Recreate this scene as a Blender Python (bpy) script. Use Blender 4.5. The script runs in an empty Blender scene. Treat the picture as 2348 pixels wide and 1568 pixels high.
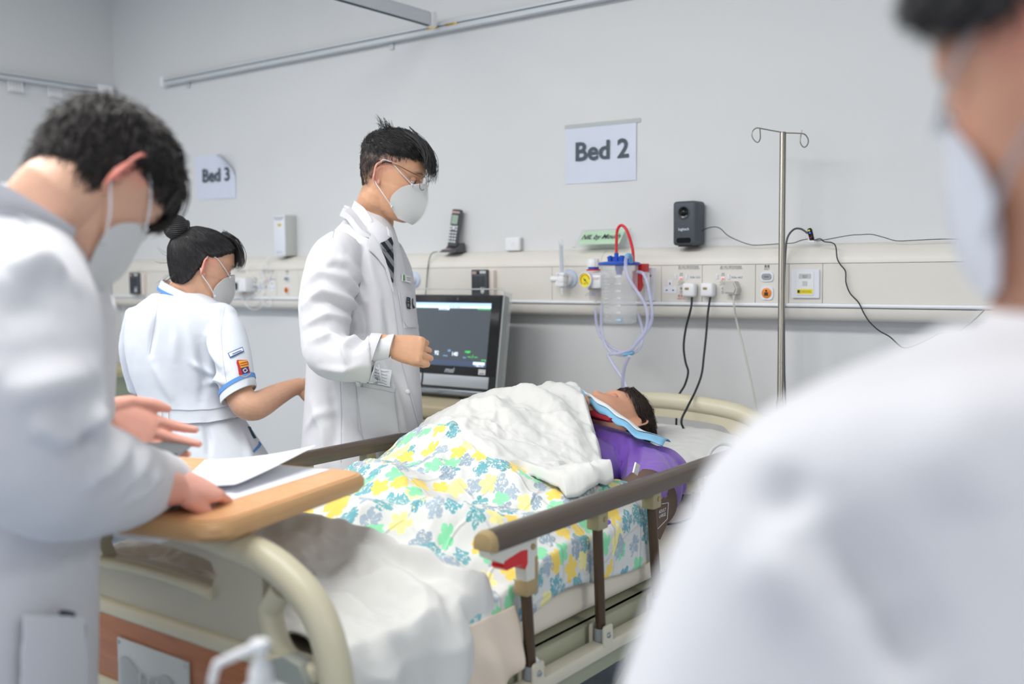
import bpy, bmesh, math, random
import numpy as np
from mathutils import Vector, Matrix
from mathutils.bvhtree import BVHTree
rnd = random.Random(7)
rng = np.random.default_rng(7)
scene = bpy.context.scene
COL = scene.collection
pi = math.pi

# ------------------------------------------------------------------ camera
CH = 1.35                                   # camera height
WY = 3.134                                  # back wall plane
F_PX, PW, PH = 2339.33, 2348, 1568
def _cam_axes(yaw=math.radians(36.849), pitch=math.radians(3.8748), roll=math.radians(-0.4548)):
    cy, sy, cp, sp, cr, sr = math.cos(yaw), math.sin(yaw), math.cos(pitch), math.sin(pitch), math.cos(roll), math.sin(roll)
    F = np.array([-sy, cy, 0]); R = np.array([cy, sy, 0]); U = np.array([0, 0, 1.0])
    F, U = F*cp - U*sp, U*cp + F*sp
    R, U = R*cr + U*sr, U*cr - R*sr
    return R, U, F
CR, CU, CF = _cam_axes()
CAM = np.array([0, 0, CH])
cam_d = bpy.data.cameras.new('camera'); cam = bpy.data.objects.new('camera', cam_d); COL.objects.link(cam)
cam.matrix_world = Matrix(((CR[0], CU[0], -CF[0], 0), (CR[1], CU[1], -CF[1], 0), (CR[2], CU[2], -CF[2], CH), (0, 0, 0, 1)))
cam_d.sensor_width = 36; cam_d.lens = 36*F_PX/PW; cam_d.clip_start = 0.02
cam_d.dof.use_dof = True; cam_d.dof.focus_distance = 2.65; cam_d.dof.aperture_fstop = 2.0
scene.camera = cam

# ------------------------------------------------------------------ world, light, exposure
scene.view_settings.view_transform = 'Standard'; scene.view_settings.look = 'None'
scene.view_settings.gamma = 1; scene.view_settings.use_curve_mapping = False
scene.view_settings.exposure = 0.17
world = bpy.data.worlds.new('world'); scene.world = world; world.use_nodes = True
world.node_tree.nodes['Background'].inputs[0].default_value = (0.75, 0.82, 0.95, 1)
world.node_tree.nodes['Background'].inputs[1].default_value = 0.3
CEIL = 2.95
def area(name, loc, size, power, col, aim=None):
    d = bpy.data.lights.new(name, 'AREA'); d.shape = 'RECTANGLE'; d.size, d.size_y = size; d.energy = power; d.color = col
    o = bpy.data.objects.new(name, d); COL.objects.link(o); o.location = loc
    v = (Vector(aim)-Vector(loc)) if aim else Vector((0, 0, -1))
    o.rotation_euler = v.to_track_quat('-Z', 'Y').to_euler()
    return o
LAMPS = [(-4.3, .8, 12), (-2.95, .8, 26), (-1.6, .7, 31), (2.0, .8, 30), (-4.3, -1.5, 6), (-2.95, -1.5, 9), (-1.6, -1.5, 10), (2.0, -1.5, 9)]
for x, y, watt in LAMPS:
    area('ceiling_lamp_light', (x, y, CEIL-0.06), (1.15, 0.55), watt, (1.0, 0.985, 0.955))
area('window_light', (3.1, 1.3, 1.6), (3.0, 1.8), 5, (0.97, 0.985, 1.0), (-2.0, 1.6, 1.1))
area('front_fill_light', (-1.0, -3.1, 1.5), (5.5, 1.6), 34, (0.95, 0.97, 1.0), (-2.0, 1.4, .9))  # added fill from behind the camera, lifts the lower wall; no window there

# ------------------------------------------------------------------ pixel rays
def ray(x, y): return CF + CR*(x-PW/2)/F_PX + CU*(PH/2-y)/F_PX
def at(x, y, d): return CAM + ray(x, y)*d                       # depth along the optical axis
def onY(x, y, Y): r = ray(x, y); return CAM + r*(Y/r[1])
def onX(x, y, X): r = ray(x, y); return CAM + r*(X/r[0])
def onZ(x, y, Z): r = ray(x, y); return CAM + r*((Z-CH)/r[2])
def mpp(d): return d/F_PX                                       # metres per pixel

# ------------------------------------------------------------------ materials
def srgb(c):
    if isinstance(c, str):
        c = [int(c[i:i+2], 16) for i in (0, 2, 4)]
    c = [v/255 for v in c]
    return tuple(v/12.92 if v <= .04045 else ((v+.055)/1.055)**2.4 for v in c)
_M = {}
class NT:
    def __init__(s, m): s.t = m.node_tree; s.n = s.t.nodes; s.l = s.t.links
    def add(s, typ, **kw):
        n = s.n.new(typ)
        for k, v in kw.items():
            if k.startswith('i_'): n.inputs[k[2:].replace('_', ' ')].default_value = v
            elif k[0] == 'I' and k[1:].isdigit(): n.inputs[int(k[1:])].default_value = v
            else: setattr(n, k, v)
        return n
    def link(s, a, b): s.l.new(a, b)
def mat(name, col, rough=.5, metal=0, var=0, vscale=8, bump=0, bscale=40, sss=0, trans=0, ior=1.45, alpha=1, spec=.5, coat=0, emit=0, sheen=0, attr=None, stretch=None):
    if name in _M: return _M[name]
    m = bpy.data.materials.new(name); m.use_nodes = True; _M[name] = m
    t = NT(m); b = t.n['Principled BSDF']; c = srgb(col)
    b.inputs['Base Color'].default_value = (*c, 1); b.inputs['Roughness'].default_value = rough; b.inputs['Metallic'].default_value = metal
    b.inputs['IOR'].default_value = ior; b.inputs['Alpha'].default_value = alpha; b.inputs['Transmission Weight'].default_value = trans
    b.inputs['Specular IOR Level'].default_value = spec; b.inputs['Coat Weight'].default_value = coat; b.inputs['Sheen Weight'].default_value = sheen
    if sss:
        b.inputs['Subsurface Weight'].default_value = sss; b.inputs['Subsurface Radius'].default_value = (1, .35, .2); b.inputs['Subsurface Scale'].default_value = .006
    if emit:
        b.inputs['Emission Color'].default_value = (*c, 1); b.inputs['Emission Strength'].default_value = emit
    tc = t.add('ShaderNodeTexCoord')
    vec = tc.outputs['Object']
    if stretch:
        mp = t.add('ShaderNodeMapping'); mp.inputs['Scale'].default_value = stretch; t.link(vec, mp.inputs[0]); vec = mp.outputs[0]
    src = None
    if attr:
        a = t.add('ShaderNodeAttribute'); a.attribute_name = attr; src = a.outputs['Color']
    if var:
        nz = t.add('ShaderNodeTexNoise', i_Scale=vscale, i_Detail=5.0); t.link(vec, nz.inputs['Vector'])
        mr = t.add('ShaderNodeMapRange', I1=.3, I2=.7, I3=1-var, I4=1+var*.5); t.link(nz.outputs[0], mr.inputs[0])
        mx = t.add('ShaderNodeMix', data_type='RGBA', blend_type='MULTIPLY'); mx.inputs[0].default_value = 1
        mx.inputs[6].default_value = (*c, 1)
        if src: t.link(src, mx.inputs[6])
        cc = t.add('ShaderNodeCombineColor'); [t.link(mr.outputs[0], cc.inputs[i]) for i in range(3)]
        t.link(cc.outputs[0], mx.inputs[7]); src = mx.outputs[2]
    if src: t.link(src, b.inputs['Base Color'])
    if bump:
        nb = t.add('ShaderNodeTexNoise', i_Scale=bscale, i_Detail=4.0); t.link(vec, nb.inputs['Vector'])
        bp = t.add('ShaderNodeBump', i_Strength=bump, i_Distance=.004); t.link(nb.outputs[0], bp.inputs['Height']); t.link(bp.outputs[0], b.inputs['Normal'])
    return m
mat('wall_paint', 'DBDCDD', .55, var=.02, vscale=1.5, bump=.05, bscale=120)
mat('ceiling_paint', 'E4E6E6', .8, var=.02, vscale=2)
mat('floor_vinyl', '97A5B6', .35, var=.12, vscale=30)
mat('trunk_cream', 'E2DED6', .4, var=.015, vscale=4)
mat('trunk_white', 'EDF0F4', .3, var=.01)
mat('white_plastic', 'EDEEF0', .35, var=.015)
mat('plate_white', 'E6E9F0', .35, var=.01)
mat('grey_plastic', '9DA3A8', .45, var=.05)
mat('pale_grey_plastic', 'C9CBC8', .45, var=.03)
mat('dark_grey_plastic', '4A5058', .5, var=.08, vscale=60)
mat('black_plastic', '16181B', .35, var=.1)
mat('black_gloss', '0B0D10', .14, spec=.35)
mat('black_rubber', '23282C', .55, var=.1)
mat('aluminium', 'D2D6DA', .45, .1, var=.03, stretch=(1, 1, 30))
mat('dark_slot', '4E5A60', .7, var=.1)
mat('chrome', 'C9C8C4', .16, 1, var=.05)
mat('steel', '8E8A82', .3, .9, var=.08, vscale=3)
mat('screw', 'B0B4B8', .3, 1, var=.1)
mat('red_plastic', 'D21F26', .35, var=.05)
mat('orange', 'F28A22', .4, var=.03)
mat('blue_plastic', '1F55C0', .35, var=.06)
mat('cyan_plastic', '7FC3E6', .35, var=.04, alpha=.85)
mat('yellow', 'F4E23A', .5, var=.02)
mat('print_grey', '8D9296', .7, var=.02)
mat('print_dark', '34393E', .7, var=.02)
mat('print_sign', '4C5A63', .6, var=.06, vscale=60)
mat('print_red', 'C8584E', .7, var=.02)
mat('print_blue', '4B6FA8', .7, var=.02)
mat('print_white', 'F4F6FA', .5, var=.01)
mat('paper', 'D6DCEC', .5, var=.02, vscale=12)
mat('paper_white', 'EDF0F8', .55, var=.015, vscale=12)
mat('paper_green', 'CFEFCC', .5, var=.03)
mat('tape', 'D5DAD8', .2, var=.02, alpha=.6)
mat('clear_acrylic', 'F4F8F8', .05, trans=.92, ior=1.2, alpha=.55)
mat('clear_tube', 'D3D6F4', .15, var=.03, alpha=.52, spec=.7)
mat('clear_jar', 'F4F6F8', .12, alpha=.3, spec=.7, var=.02)
mat('pale_blue', 'C9D6EA', .5, var=.02)
mat('led_red', 'FF5A4E', .4, emit=.8)
mat('led_blue', '2F6BFF', .4, emit=1.5)

# ------------------------------------------------------------------ geometry toolkit
def V(*a): return np.array(a[0] if len(a) == 1 else a, float)
def unit(v): v = V(v); return v/(np.linalg.norm(v)+1e-12)
def rotm(axis, ang): return np.array(Matrix.Rotation(ang, 3, Vector(axis)))
def frame(n, up=(0, 0, 1)):
    n = unit(n); x = np.cross(up, n)
    if np.linalg.norm(x) < 1e-6: x = np.cross((0, 1, 0), n)
    x = unit(x); return np.array([x, np.cross(n, x), n])          # rows: x, y, n
def spline(pts, n):
    P = [V(p) for p in pts]; P = np.array([2*P[0]-P[1]]+P+[2*P[-1]-P[-2]])
    m = len(P)-3; out = []
    for t in np.linspace(0, m, n):
        i = min(int(t), m-1); u = t-i; a, b, c, d = P[i:i+4]
        out.append(.5*((2*b)+(-a+c)*u+(2*a-5*b+4*c-d)*u*u+(-a+3*b-3*c+d)*u**3))
    return np.array(out)
class MB:
    def __init__(s): s.v = []; s.f = []; s.n = 0; s.mi = []; s.cur = 0
    def raw(s, v, f):
        v = np.asarray(v, float).reshape(-1, 3); s.v.append(v)
        s.f += [tuple(int(i)+s.n for i in q) for q in f]; s.mi += [s.cur]*len(f); s.n += len(v); return s
    def box(s, c, size, R=None, bev=0, seg=2):
        h = V(size)/2; v = np.array([(x, y, z) for x in (-1, 1) for y in (-1, 1) for z in (-1, 1)])*h
        f = [(0, 1, 3, 2), (4, 6, 7, 5), (0, 4, 5, 1), (2, 3, 7, 6), (0, 2, 6, 4), (1, 5, 7, 3)]
        if bev:
            bm = bmesh.new(); vs = [bm.verts.new(p) for p in v]; [bm.faces.new([vs[i] for i in q]) for q in f]
            bmesh.ops.bevel(bm, geom=bm.edges[:], offset=min(bev, h.min()*.98), segments=seg, profile=.5, affect='EDGES', clamp_overlap=True)
            bm.verts.index_update(); v = np.array([x.co for x in bm.verts]); f = [[x.index for x in q.verts] for q in bm.faces]; bm.free()
        if R is not None: v = v@np.asarray(R)                    # R rows = local axes in world
        return s.raw(v+V(c), f)
    def span(s, a, b, bev=0, seg=2):
        a, b = V(a), V(b); return s.box((a+b)/2, np.abs(b-a), None, bev, seg)
    def rings(s, R, caps=True, closed=False):
        R = np.asarray(R); n, m = R.shape[:2]; f = []
        for i in range(n if closed else n-1):
            for j in range(m):
                k = (j+1) % m; i2 = (i+1) % n
                f.append((i*m+j, i*m+k, i2*m+k, i2*m+j))
        if caps and not closed: f += [tuple(range(m))[::-1], tuple((n-1)*m+j for j in range(m))]
        return s.raw(R.reshape(-1, 3), f)
    def tube(s, pts, r, seg=8, caps=True, up=None, n=None, flat=None, closed=False):
        P = spline(pts, n) if n else np.array([V(p) for p in pts]); N = len(P)
        r = np.full(N, r) if np.isscalar(r) else np.interp(np.linspace(0, 1, N), np.linspace(0, 1, len(r)), r)
        T = np.gradient(P, axis=0) if not closed else np.roll(P, -1, 0)-np.roll(P, 1, 0); T /= np.linalg.norm(T, axis=1)[:, None]+1e-12
        x = unit(np.cross(T[0], up if up is not None else ((0, 0, 1) if abs(T[0][2]) < .9 else (1, 0, 0)))); out = []
        fl = 1 if flat is None else flat
        for i in range(N):
            if up is not None: x = unit(np.cross(T[i], up))
            else: x = unit(x-T[i]*(x@T[i]))
            y = np.cross(T[i], x); a = np.linspace(0, 2*pi, seg, endpoint=False)
            out.append(P[i]+r[i]*(np.cos(a)[:, None]*x+np.sin(a)[:, None]*y*fl))
        return s.rings(out, caps, closed)
    def cyl(s, a, b, r, seg=20, r2=None):
        a, b = V(a), V(b); X = frame(b-a); t = np.linspace(0, 2*pi, seg, endpoint=False)
        c = np.cos(t)[:, None]*X[0]+np.sin(t)[:, None]*X[1]
        return s.rings([a+r*c, b+(r if r2 is None else r2)*c])
    def lathe(s, o, axis, prof, seg=24, caps=True):
        o = V(o); X = frame(axis); t = np.linspace(0, 2*pi, seg, endpoint=False)
        c = np.cos(t)[:, None]*X[0]+np.sin(t)[:, None]*X[1]
        return s.rings([o+X[2]*h+r*c for r, h in prof], caps)
    def ball(s, c, r, R=None, nu=16, nv=10):
        r = np.full(3, r) if np.isscalar(r) else V(r); t = np.linspace(0, 2*pi, nu, endpoint=False); out = []
        for k in range(nv+1):
            p = pi*k/nv; p = min(max(p, .02), pi-.02)
            q = np.stack([np.sin(p)*np.cos(t), np.sin(p)*np.sin(t), np.full(nu, np.cos(p))], 1)*r
            out.append(q if R is None else q@np.asarray(R))
        return s.rings(np.array(out)[::-1]+V(c))
    def prism(s, poly, o, ux, uy, th):
        ux, uy = unit(ux), unit(uy); n = np.cross(ux, uy); p = np.array(poly); q = V(o)+p[:, :1]*ux+p[:, 1:]*uy; k = len(p)
        f = [tuple(range(k))[::-1], tuple(range(k, 2*k))]+[(i, (i+1) % k, k+(i+1) % k, k+i) for i in range(k)]
        return s.raw(np.vstack([q, q+n*th]), f)
    def grid(s, G, wrap=False):
        G = np.asarray(G); n, m = G.shape[:2]; f = []
        for i in range(n-1):
            for j in range(m if wrap else m-1):
                k = (j+1) % m; f.append((i*m+j, i*m+k, (i+1)*m+k, (i+1)*m+j))
        return s.raw(G.reshape(-1, 3), f)
    def slab(s, G, th, n=None):                                  # a grid given thickness along its normals (away from n side)
        G = np.asarray(G, float); a = np.gradient(G, axis=0); b = np.gradient(G, axis=1); N = np.cross(a, b); N /= np.linalg.norm(N, axis=2)[..., None]+1e-12
        if n is not None and (N*V(n)).sum() < 0: N = -N; flip = True
        else: flip = False
        B = G-N*th; n_, m_ = G.shape[:2]; f = []
        for i in range(n_-1):
            for j in range(m_-1):
                q = (i*m_+j, i*m_+j+1, (i+1)*m_+j+1, (i+1)*m_+j)[::-1 if flip else 1]; f.append(q); f.append(tuple(x+n_*m_ for x in q[::-1]))
        bd = [(0, j) for j in range(m_)]+[(i, m_-1) for i in range(1, n_)]+[(n_-1, j) for j in range(m_-2, -1, -1)]+[(i, 0) for i in range(n_-2, 0, -1)]
        id_ = [i*m_+j for i, j in bd]
        for a_, b_ in zip(id_, id_[1:]+id_[:1]): f.append((a_, a_+n_*m_, b_+n_*m_, b_) if not flip else (b_, b_+n_*m_, a_+n_*m_, a_))
        return s.raw(np.vstack([G.reshape(-1, 3), B.reshape(-1, 3)]), f)
ORI = {}
def new_obj(name, me, parent=None, origin=None):
    o = bpy.data.objects.new(name, me); COL.objects.link(o)
    if parent is not None: o.parent = parent; ORI[o.name] = ORI[parent.name]
    else: ORI[o.name] = V(origin if origin is not None else (0, 0, 0)); o.location = ORI[o.name]
    return o
def tag(o, label=None, cat=None, group=None, kind=None):
    for k, v in (('label', label), ('category', cat), ('group', group), ('kind', kind)):
        if v: o[k] = v
    return o
def thing(name, label, cat, loc, group=None):
    o = new_obj(name, None, None, loc); o.empty_display_size = .1
    return tag(o, label, cat, group)
def obj(name, mb, m, parent=None, label=None, cat=None, group=None, kind=None, smooth=40, origin=None, fixn=True):
    v = np.vstack(mb.v)
    if parent is None and origin is None:
        lo, hi = v.min(0), v.max(0); origin = ((lo[0]+hi[0])/2, (lo[1]+hi[1])/2, lo[2])
    me = bpy.data.meshes.new(name); org = ORI[parent.name] if parent is not None else V(origin)
    me.from_pydata((v-org).tolist(), [], mb.f)
    ms = m if isinstance(m, (list, tuple)) else [m]
    for x in ms: me.materials.append(_M[x] if isinstance(x, str) else x)
    if len(ms) > 1: me.polygons.foreach_set('material_index', mb.mi)
    if fixn:
        bm = bmesh.new(); bm.from_mesh(me); bmesh.ops.recalc_face_normals(bm, faces=bm.faces[:]); bm.to_mesh(me); bm.free()
    if smooth:
        me.polygons.foreach_set('use_smooth', [True]*len(me.polygons))
        if smooth < 180: me.set_sharp_from_angle(angle=math.radians(smooth))
    o = new_obj(name, me, parent, origin)
    return tag(o, label, cat, group, kind)
def copy_tree(root, loc, rz=0, label=None):
    def cp(o, par):
        c = o.copy(); COL.objects.link(c); c.parent = par
        for ch in list(o.children): cp(ch, c)
        return c
    c = cp(root, None); c.location = loc; c.rotation_euler = (0, 0, rz); ORI[c.name] = V(loc)
    if label: c['label'] = label
    return c
_FONT = None
def text(name, body, size, o, ux, uy, m, parent=None, width=None, bold=0, center=True, lift=.0004, shear=0, **kw):
    cu = bpy.data.curves.new(name, 'FONT'); cu.body = body; cu.size = size; cu.extrude = 0; cu.offset = bold; cu.shear = shear
    cu.align_x = 'CENTER' if center else 'LEFT'; cu.align_y = 'CENTER'; cu.resolution_u = 3
    t = bpy.data.objects.new(name, cu); COL.objects.link(t)
    dg = bpy.context.evaluated_depsgraph_get(); me = bpy.data.meshes.new_from_object(t.evaluated_get(dg))
    bpy.data.objects.remove(t); bpy.data.curves.remove(cu)
    if not len(me.vertices): return None
    v = np.empty(len(me.vertices)*3); me.vertices.foreach_get('co', v); v = v.reshape(-1, 3)
    if width: v[:, 0] *= width/max(1e-6, np.ptp(v[:, 0]))
    ux, uy = unit(ux), unit(uy); nn = np.cross(ux, uy)
    w = V(o)+v[:, :1]*ux+v[:, 1:2]*uy+nn*lift
    org = ORI[parent.name] if parent is not None else V(o)
    me.vertices.foreach_set('co', (w-org).ravel()); me.materials.clear(); me.materials.append(_M[m]); me.name = name; me.update()
    ob = new_obj(name, me, parent, o if parent is None else None)
    return tag(ob, **kw)
UX, UY, UZ = V(1, 0, 0), V(0, 1, 0), V(0, 0, 1)
def wtext(name, body, size, x, y, Y, m, parent, **kw):           # lettering facing the room on a plane parallel to the back wall
    return text(name, body, size, onY(x, y, Y), UX, UZ, m, parent, **kw)
def rrect(w, h, r, n=5):
    out = []
    for cx, cy, a0 in ((w/2-r, h/2-r, 0), (-w/2+r, h/2-r, 90), (-w/2+r, -h/2+r, 180), (w/2-r, -h/2+r, 270)):
        for k in range(n+1):
            a = math.radians(a0+90*k/n); out.append((cx+r*math.cos(a), cy+r*math.sin(a)))
    return out
def plate(mb, c, w, h, th, r, front=-1):                         # rounded plate parallel to the back wall, front towards the room
    return mb.prism(rrect(w, h, r), V(c)+V(0, th if False else 0, 0), UX, UZ, th)
# ------------------------------------------------------------------ the setting
XL, XR, YB = -4.972, 3.2, -3.2
def struct(name, mb, m): return obj(name, mb, m, kind='structure', smooth=30)
struct('floor', MB().span((XL-.1, YB-.1, -.1), (XR+.1, WY+.1, 0)), 'floor_vinyl')
struct('wall_back', MB().span((XL-.1, WY, 0), (XR+.1, WY+.1, CEIL)), 'wall_paint')
struct('wall_left', MB().span((XL-.1, YB, 0), (XL, WY, CEIL)), 'wall_paint')
struct('wall_right', MB().span((XR, YB, 0), (XR+.1, WY, CEIL)), 'wall_paint')
struct('wall_front', MB().span((XL, YB-.1, 0), (XR, YB, CEIL)), 'wall_paint')
struct('ceiling', MB().span((XL-.1, YB-.1, CEIL), (XR+.1, WY+.1, CEIL+.1)), 'ceiling_paint')

# bed-head trunking along the back wall
TF = WY-.072                                                     # its front face
tz = lambda px, py, Y=TF: onY(px, py, Y)[2]
z_top, z_u, z_l, z_b = 1.433, tz(1400, 609.3), tz(1400, 698.8), onY(1400, 725.5, WY-.03)[2]
z_s = tz(1400, 690)
TX0, TX1 = XL+.035, 2.6
trunk = thing('bedhead_trunking', 'long cream service trunking with rounded top and bottom covers fixed along the back wall', 'trunking', (-1.2, WY-.036, z_b))
def arc(p0, p1, bul, n=8):
    p0, p1 = V(p0), V(p1); d = p1-p0; nrm = V(-d[1], d[0]); return [p0+d*t+nrm*bul*4*t*(1-t) for t in np.linspace(0, 1, n)]
def extr(mb, prof, x0, x1):                                      # closed (y, z) profile run along X
    return mb.rings([[(x, p[0], p[1]) for p in prof] for x in (x0, x1)])
def cover(x0, x1):
    up = [(WY-.0005, z_top)]+[(WY-.072*math.sin(a), z_u+(z_top-z_u)*(.86*math.cos(a)+.14*(1-a/(pi/2))) ) for a in np.linspace(.12, pi/2, 10)]+[(TF, z_u+.001), (WY-.0005, z_u+.001)]
    return up
G = .0007
xs = [onY(x, 600, TF)[0] for x in (314, 1377)]
for a, b in zip([TX0]+xs, xs+[TX1]): obj('top_cover', extr(MB(), cover(a, b), a+G, b-G), 'trunk_cream', trunk)
dn = [(WY-.0005, z_b), (WY-.05, z_b+.004)]+[(WY-.05-.022*math.sin(a), z_b+.004+(z_l-.0012-z_b-.004)*(1-math.cos(a))) for a in np.linspace(.15, pi/2, 9)]+[(WY-.0005, z_l-.0012)]
xs2 = [onY(x, 700, TF)[0] for x in (316, 1490)]
for a, b in zip([TX0]+xs2, xs2+[TX1]): obj('bottom_cover', extr(MB(), dn, a+G, b-G), 'trunk_cream', trunk)
bu = [(TF+.006, z_l+.0005)]+[(TF+.002-.008*math.sin(a), z_l+.0005+(z_s-z_l)*(1-math.cos(a))/2) for a in np.linspace(0, pi, 9)]+[(TF+.006, z_s)]
obj('bumper_strip', extr(MB(), bu, TX0, TX1), 'trunk_white', trunk)
fx = [onY(x, 650, TF)[0] for x in (257.5, 540, 634, 685, 1266, 1516.5, 1610, 1732, 1808.7, 1886)]
for a, b in zip([TX0]+fx[1:], fx[1:]+[TX1]):
    obj('front_panel', MB().span((a+G, TF, z_s+.0004), (b-G, WY-.0005, z_u-.0012), .0006, 1), 'trunk_cream', trunk)
obj('end_cap', MB().span((TX0-.006, TF+.004, z_b+.03), (TX0, WY-.0005, z_u-.004), .002), 'trunk_cream', trunk)

# curtain tracks
def track(name, label, a, b, n, brackets, z0=0):
    """aluminium channel between a and b; n points out of the wall"""
    a, b, n = V(a), V(b), V(n); d = unit(b-a); t = thing(name, label, 'curtain track', (a+b)/2)
    X = np.array([d, n, UZ]); L = np.linalg.norm(b-a); c = (a+b)/2
    obj('upper_lip', MB().box(c+n*.02+UZ*.011, (L, .032, .014), X, .002), 'aluminium', t)
    obj('lower_lip', MB().box(c+n*.02-UZ*.0095, (L, .032, .019), X, .002), 'aluminium', t)
    obj('slot', MB().box(c+n*.014+UZ*.002, (L, .03, .007), X), 'dark_slot', t)
    for s in brackets:
        p = a+d*s; br = obj('bracket', MB().box(p-UZ*.031+n*.004, (.022, .006, .026), X, .001), 'aluminium', t)
        obj('screw', MB().cyl(p-UZ*.031+n*.006, p-UZ*.031+n*.009, .0035, 10), 'screw', br)
    return t
zt = 2.315
p0 = onY(381, 193, WY-.02); 
t1 = track('curtain_track', 'long aluminium curtain track screwed high along the back wall', (p0[0], WY-.002, zt), (2.4, WY-.002, zt), -UY, (.16, 1.53, 3.3, 5))
obj('end_cap', MB().box((p0[0]-.012, WY-.02, zt), (.026, .042, .048), None, .003), 'white_plastic', t1)
xr_ = -2.674
t2 = thing('curtain_rail', 'pale curtain rail running out from the back wall track across the room', 'curtain track', (xr_, 1.4, zt+.02))
obj('rail_channel', MB().box((xr_, 1.05, zt+.022), (.03, 3.98, .05), None, .003), 'aluminium', t2)
obj('rail_slot', MB().box((xr_, 1.05, zt-.004), (.012, 3.98, .004)), 'dark_slot', t2)
obj('end_cap', MB().box((xr_, WY-.075, zt+.022), (.036, .03, .056), None, .003), 'white_plastic', t2)
mat('brass', 'C9A85A', .3, 1, var=.1)
for q in (-.03, .07): obj('roller_hook', MB().box((xr_+q, WY-.036, zt+.001), (.06, .008, .008), None, .001), 'brass', t2)
t3 = track('curtain_track', 'short aluminium curtain track on the left side wall ending at the corner', (XL+.002, -1.2, zt+.005), (XL+.002, 3.02, zt+.005), UX, (3.86, 2.0))
obj('end_cap', MB().box((XL+.022, 3.06, zt+.005), (.042, .08, .05), None, .003), 'white_plastic', t3)
for px, py in ((34, 195), (125, 208)):
    p = onX(px, py, XL+.02); h = thing('curtain_hook_cluster', 'bunch of white curtain hooks under the track, '+('farther from' if px < 80 else 'closer to')+' the room corner', 'curtain hooks', p)
    for k in range(5):
        q = p+UY*(k-2)*.016
        obj('hook', MB().tube([q+UZ*.035, q+UZ*.005+UX*.004, q-UZ*.028, q-UZ*.03+UX*.012, q-UZ*.012+UX*.014], .003, 6, n=12), 'white_plastic', h)

# ceiling panels (above the frame)
for x, y, watt in LAMPS:
    t = thing('ceiling_light', 'flush white ceiling light panel '+('in the front row, ' if y > 0 else 'in the row behind the viewer, ')+('nearest the left side wall' if x < -4 else 'before the monitor' if x < -2 else 'before the drip pole' if x < 0 else 'towards the window wall'), 'light', (x, y, CEIL-.03), 'ceiling light panels')
    obj('frame', MB().span((x-.62, y-.32, CEIL-.03), (x+.62, y-.29, CEIL)).span((x-.62, y+.29, CEIL-.03), (x+.62, y+.32, CEIL)).span((x-.62, y-.29, CEIL-.03), (x-.59, y+.29, CEIL)).span((x+.59, y-.29, CEIL-.03), (x+.62, y+.29, CEIL)), 'white_plastic', t)
    obj('diffuser', MB().span((x-.59, y-.29, CEIL-.012), (x+.59, y+.29, CEIL-.002)), mat('diffuser', 'FFFFFF', .5, emit=2.0), t)
# ------------------------------------------------------------------ things on the back wall and the trunking
mat('brown_dark', '5A4038', .4)
def fq(x, y): return onY(x, y, TF)                               # point on the trunking's front face
def on_face(px0, py0, px1, py1): a, b = fq(px0, py0), fq(px1, py1); return (a+b)/2, abs(b[0]-a[0]), abs(b[2]-a[2])
def fplate(mb, x, y, w, h, th, r, Y=TF): c = onY(x, y, Y); return mb.prism(rrect(w, h, r), c, UX, UZ, th) if False else mb.prism(rrect(w, h, r), c+V(0, -th, 0)*0, UX, UZ, th)
# prism extrudes along ux x uz = -Y, i.e. out into the room
def disc(mb, c, r, th, seg=28): return mb.cyl(c, V(c)-UY*th, r, seg)

# paper signs
def sign(name, label, quad, words, size, xy, curl=None, wd=None):
    """a sheet taped to the wall; quad: pixel corners TL, TR, BR, BL"""
    P = [onY(x, y, WY-.002) for x, y in quad]; c = sum(P)/4; t = thing(name, label, 'sign', c)
    n = 12; G = np.array([[(P[0]*(1-u)+P[1]*u)*(1-v)+(P[3]*(1-u)+P[2]*u)*v for u in np.linspace(0, 1, n)] for v in np.linspace(0, 1, n)])
    for i in range(n):
        for j in range(n):
            u, v = j/(n-1), i/(n-1); G[i, j] += -UY*(.0012*math.sin(7*u+3*v)*(.3+v)+.0012)
            if curl: k = max(0, (u-.55)/.45+(.5-v)/.5-.8); G[i, j] += -UY*.055*k**2-UX*.035*k**2-UZ*.012*k**2
    obj('sheet', MB().slab(G, .0006, -UY), 'paper', t, fixn=False)
    X = unit(P[1]+P[2]-P[0]-P[3]); up = unit(np.cross(V(0, -1, 0), X))
    if np.dot(up, UZ) < 0: up = -up
    text('lettering', words, size, onY(*xy, WY-(.0085 if curl else .0068)), X, up, 'print_sign', t, width=wd, bold=.0022)
    return t, P
s2, P2 = sign('paper_sign', 'white paper sign reading Bed 2 taped above the trunking', [(1298, 288.7), (1459.4, 273), (1458.9, 412.8), (1297.3, 422.5)], 'Bed 2', .092, (1378.5, 346), wd=.222)
obj('tape_strip', MB().slab(np.array([[P2[0]*(1-u)+P2[1]*u+UZ*h-UY*.0025+UX*(.02*u-.004) for u in (0, .5, 1)] for h in (.003, -.012)]), .0003, -UY), 'tape', s2, fixn=False)
s3, P3 = sign('paper_sign', 'white paper sign reading Bed 3 with its upper corner peeling off the wall', [(447.6, 358.5), (540.5, 349), (540.8, 454), (453.5, 458.5)], 'Bed 3', .088, (494.5, 402.5), curl=1, wd=.208)

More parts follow.
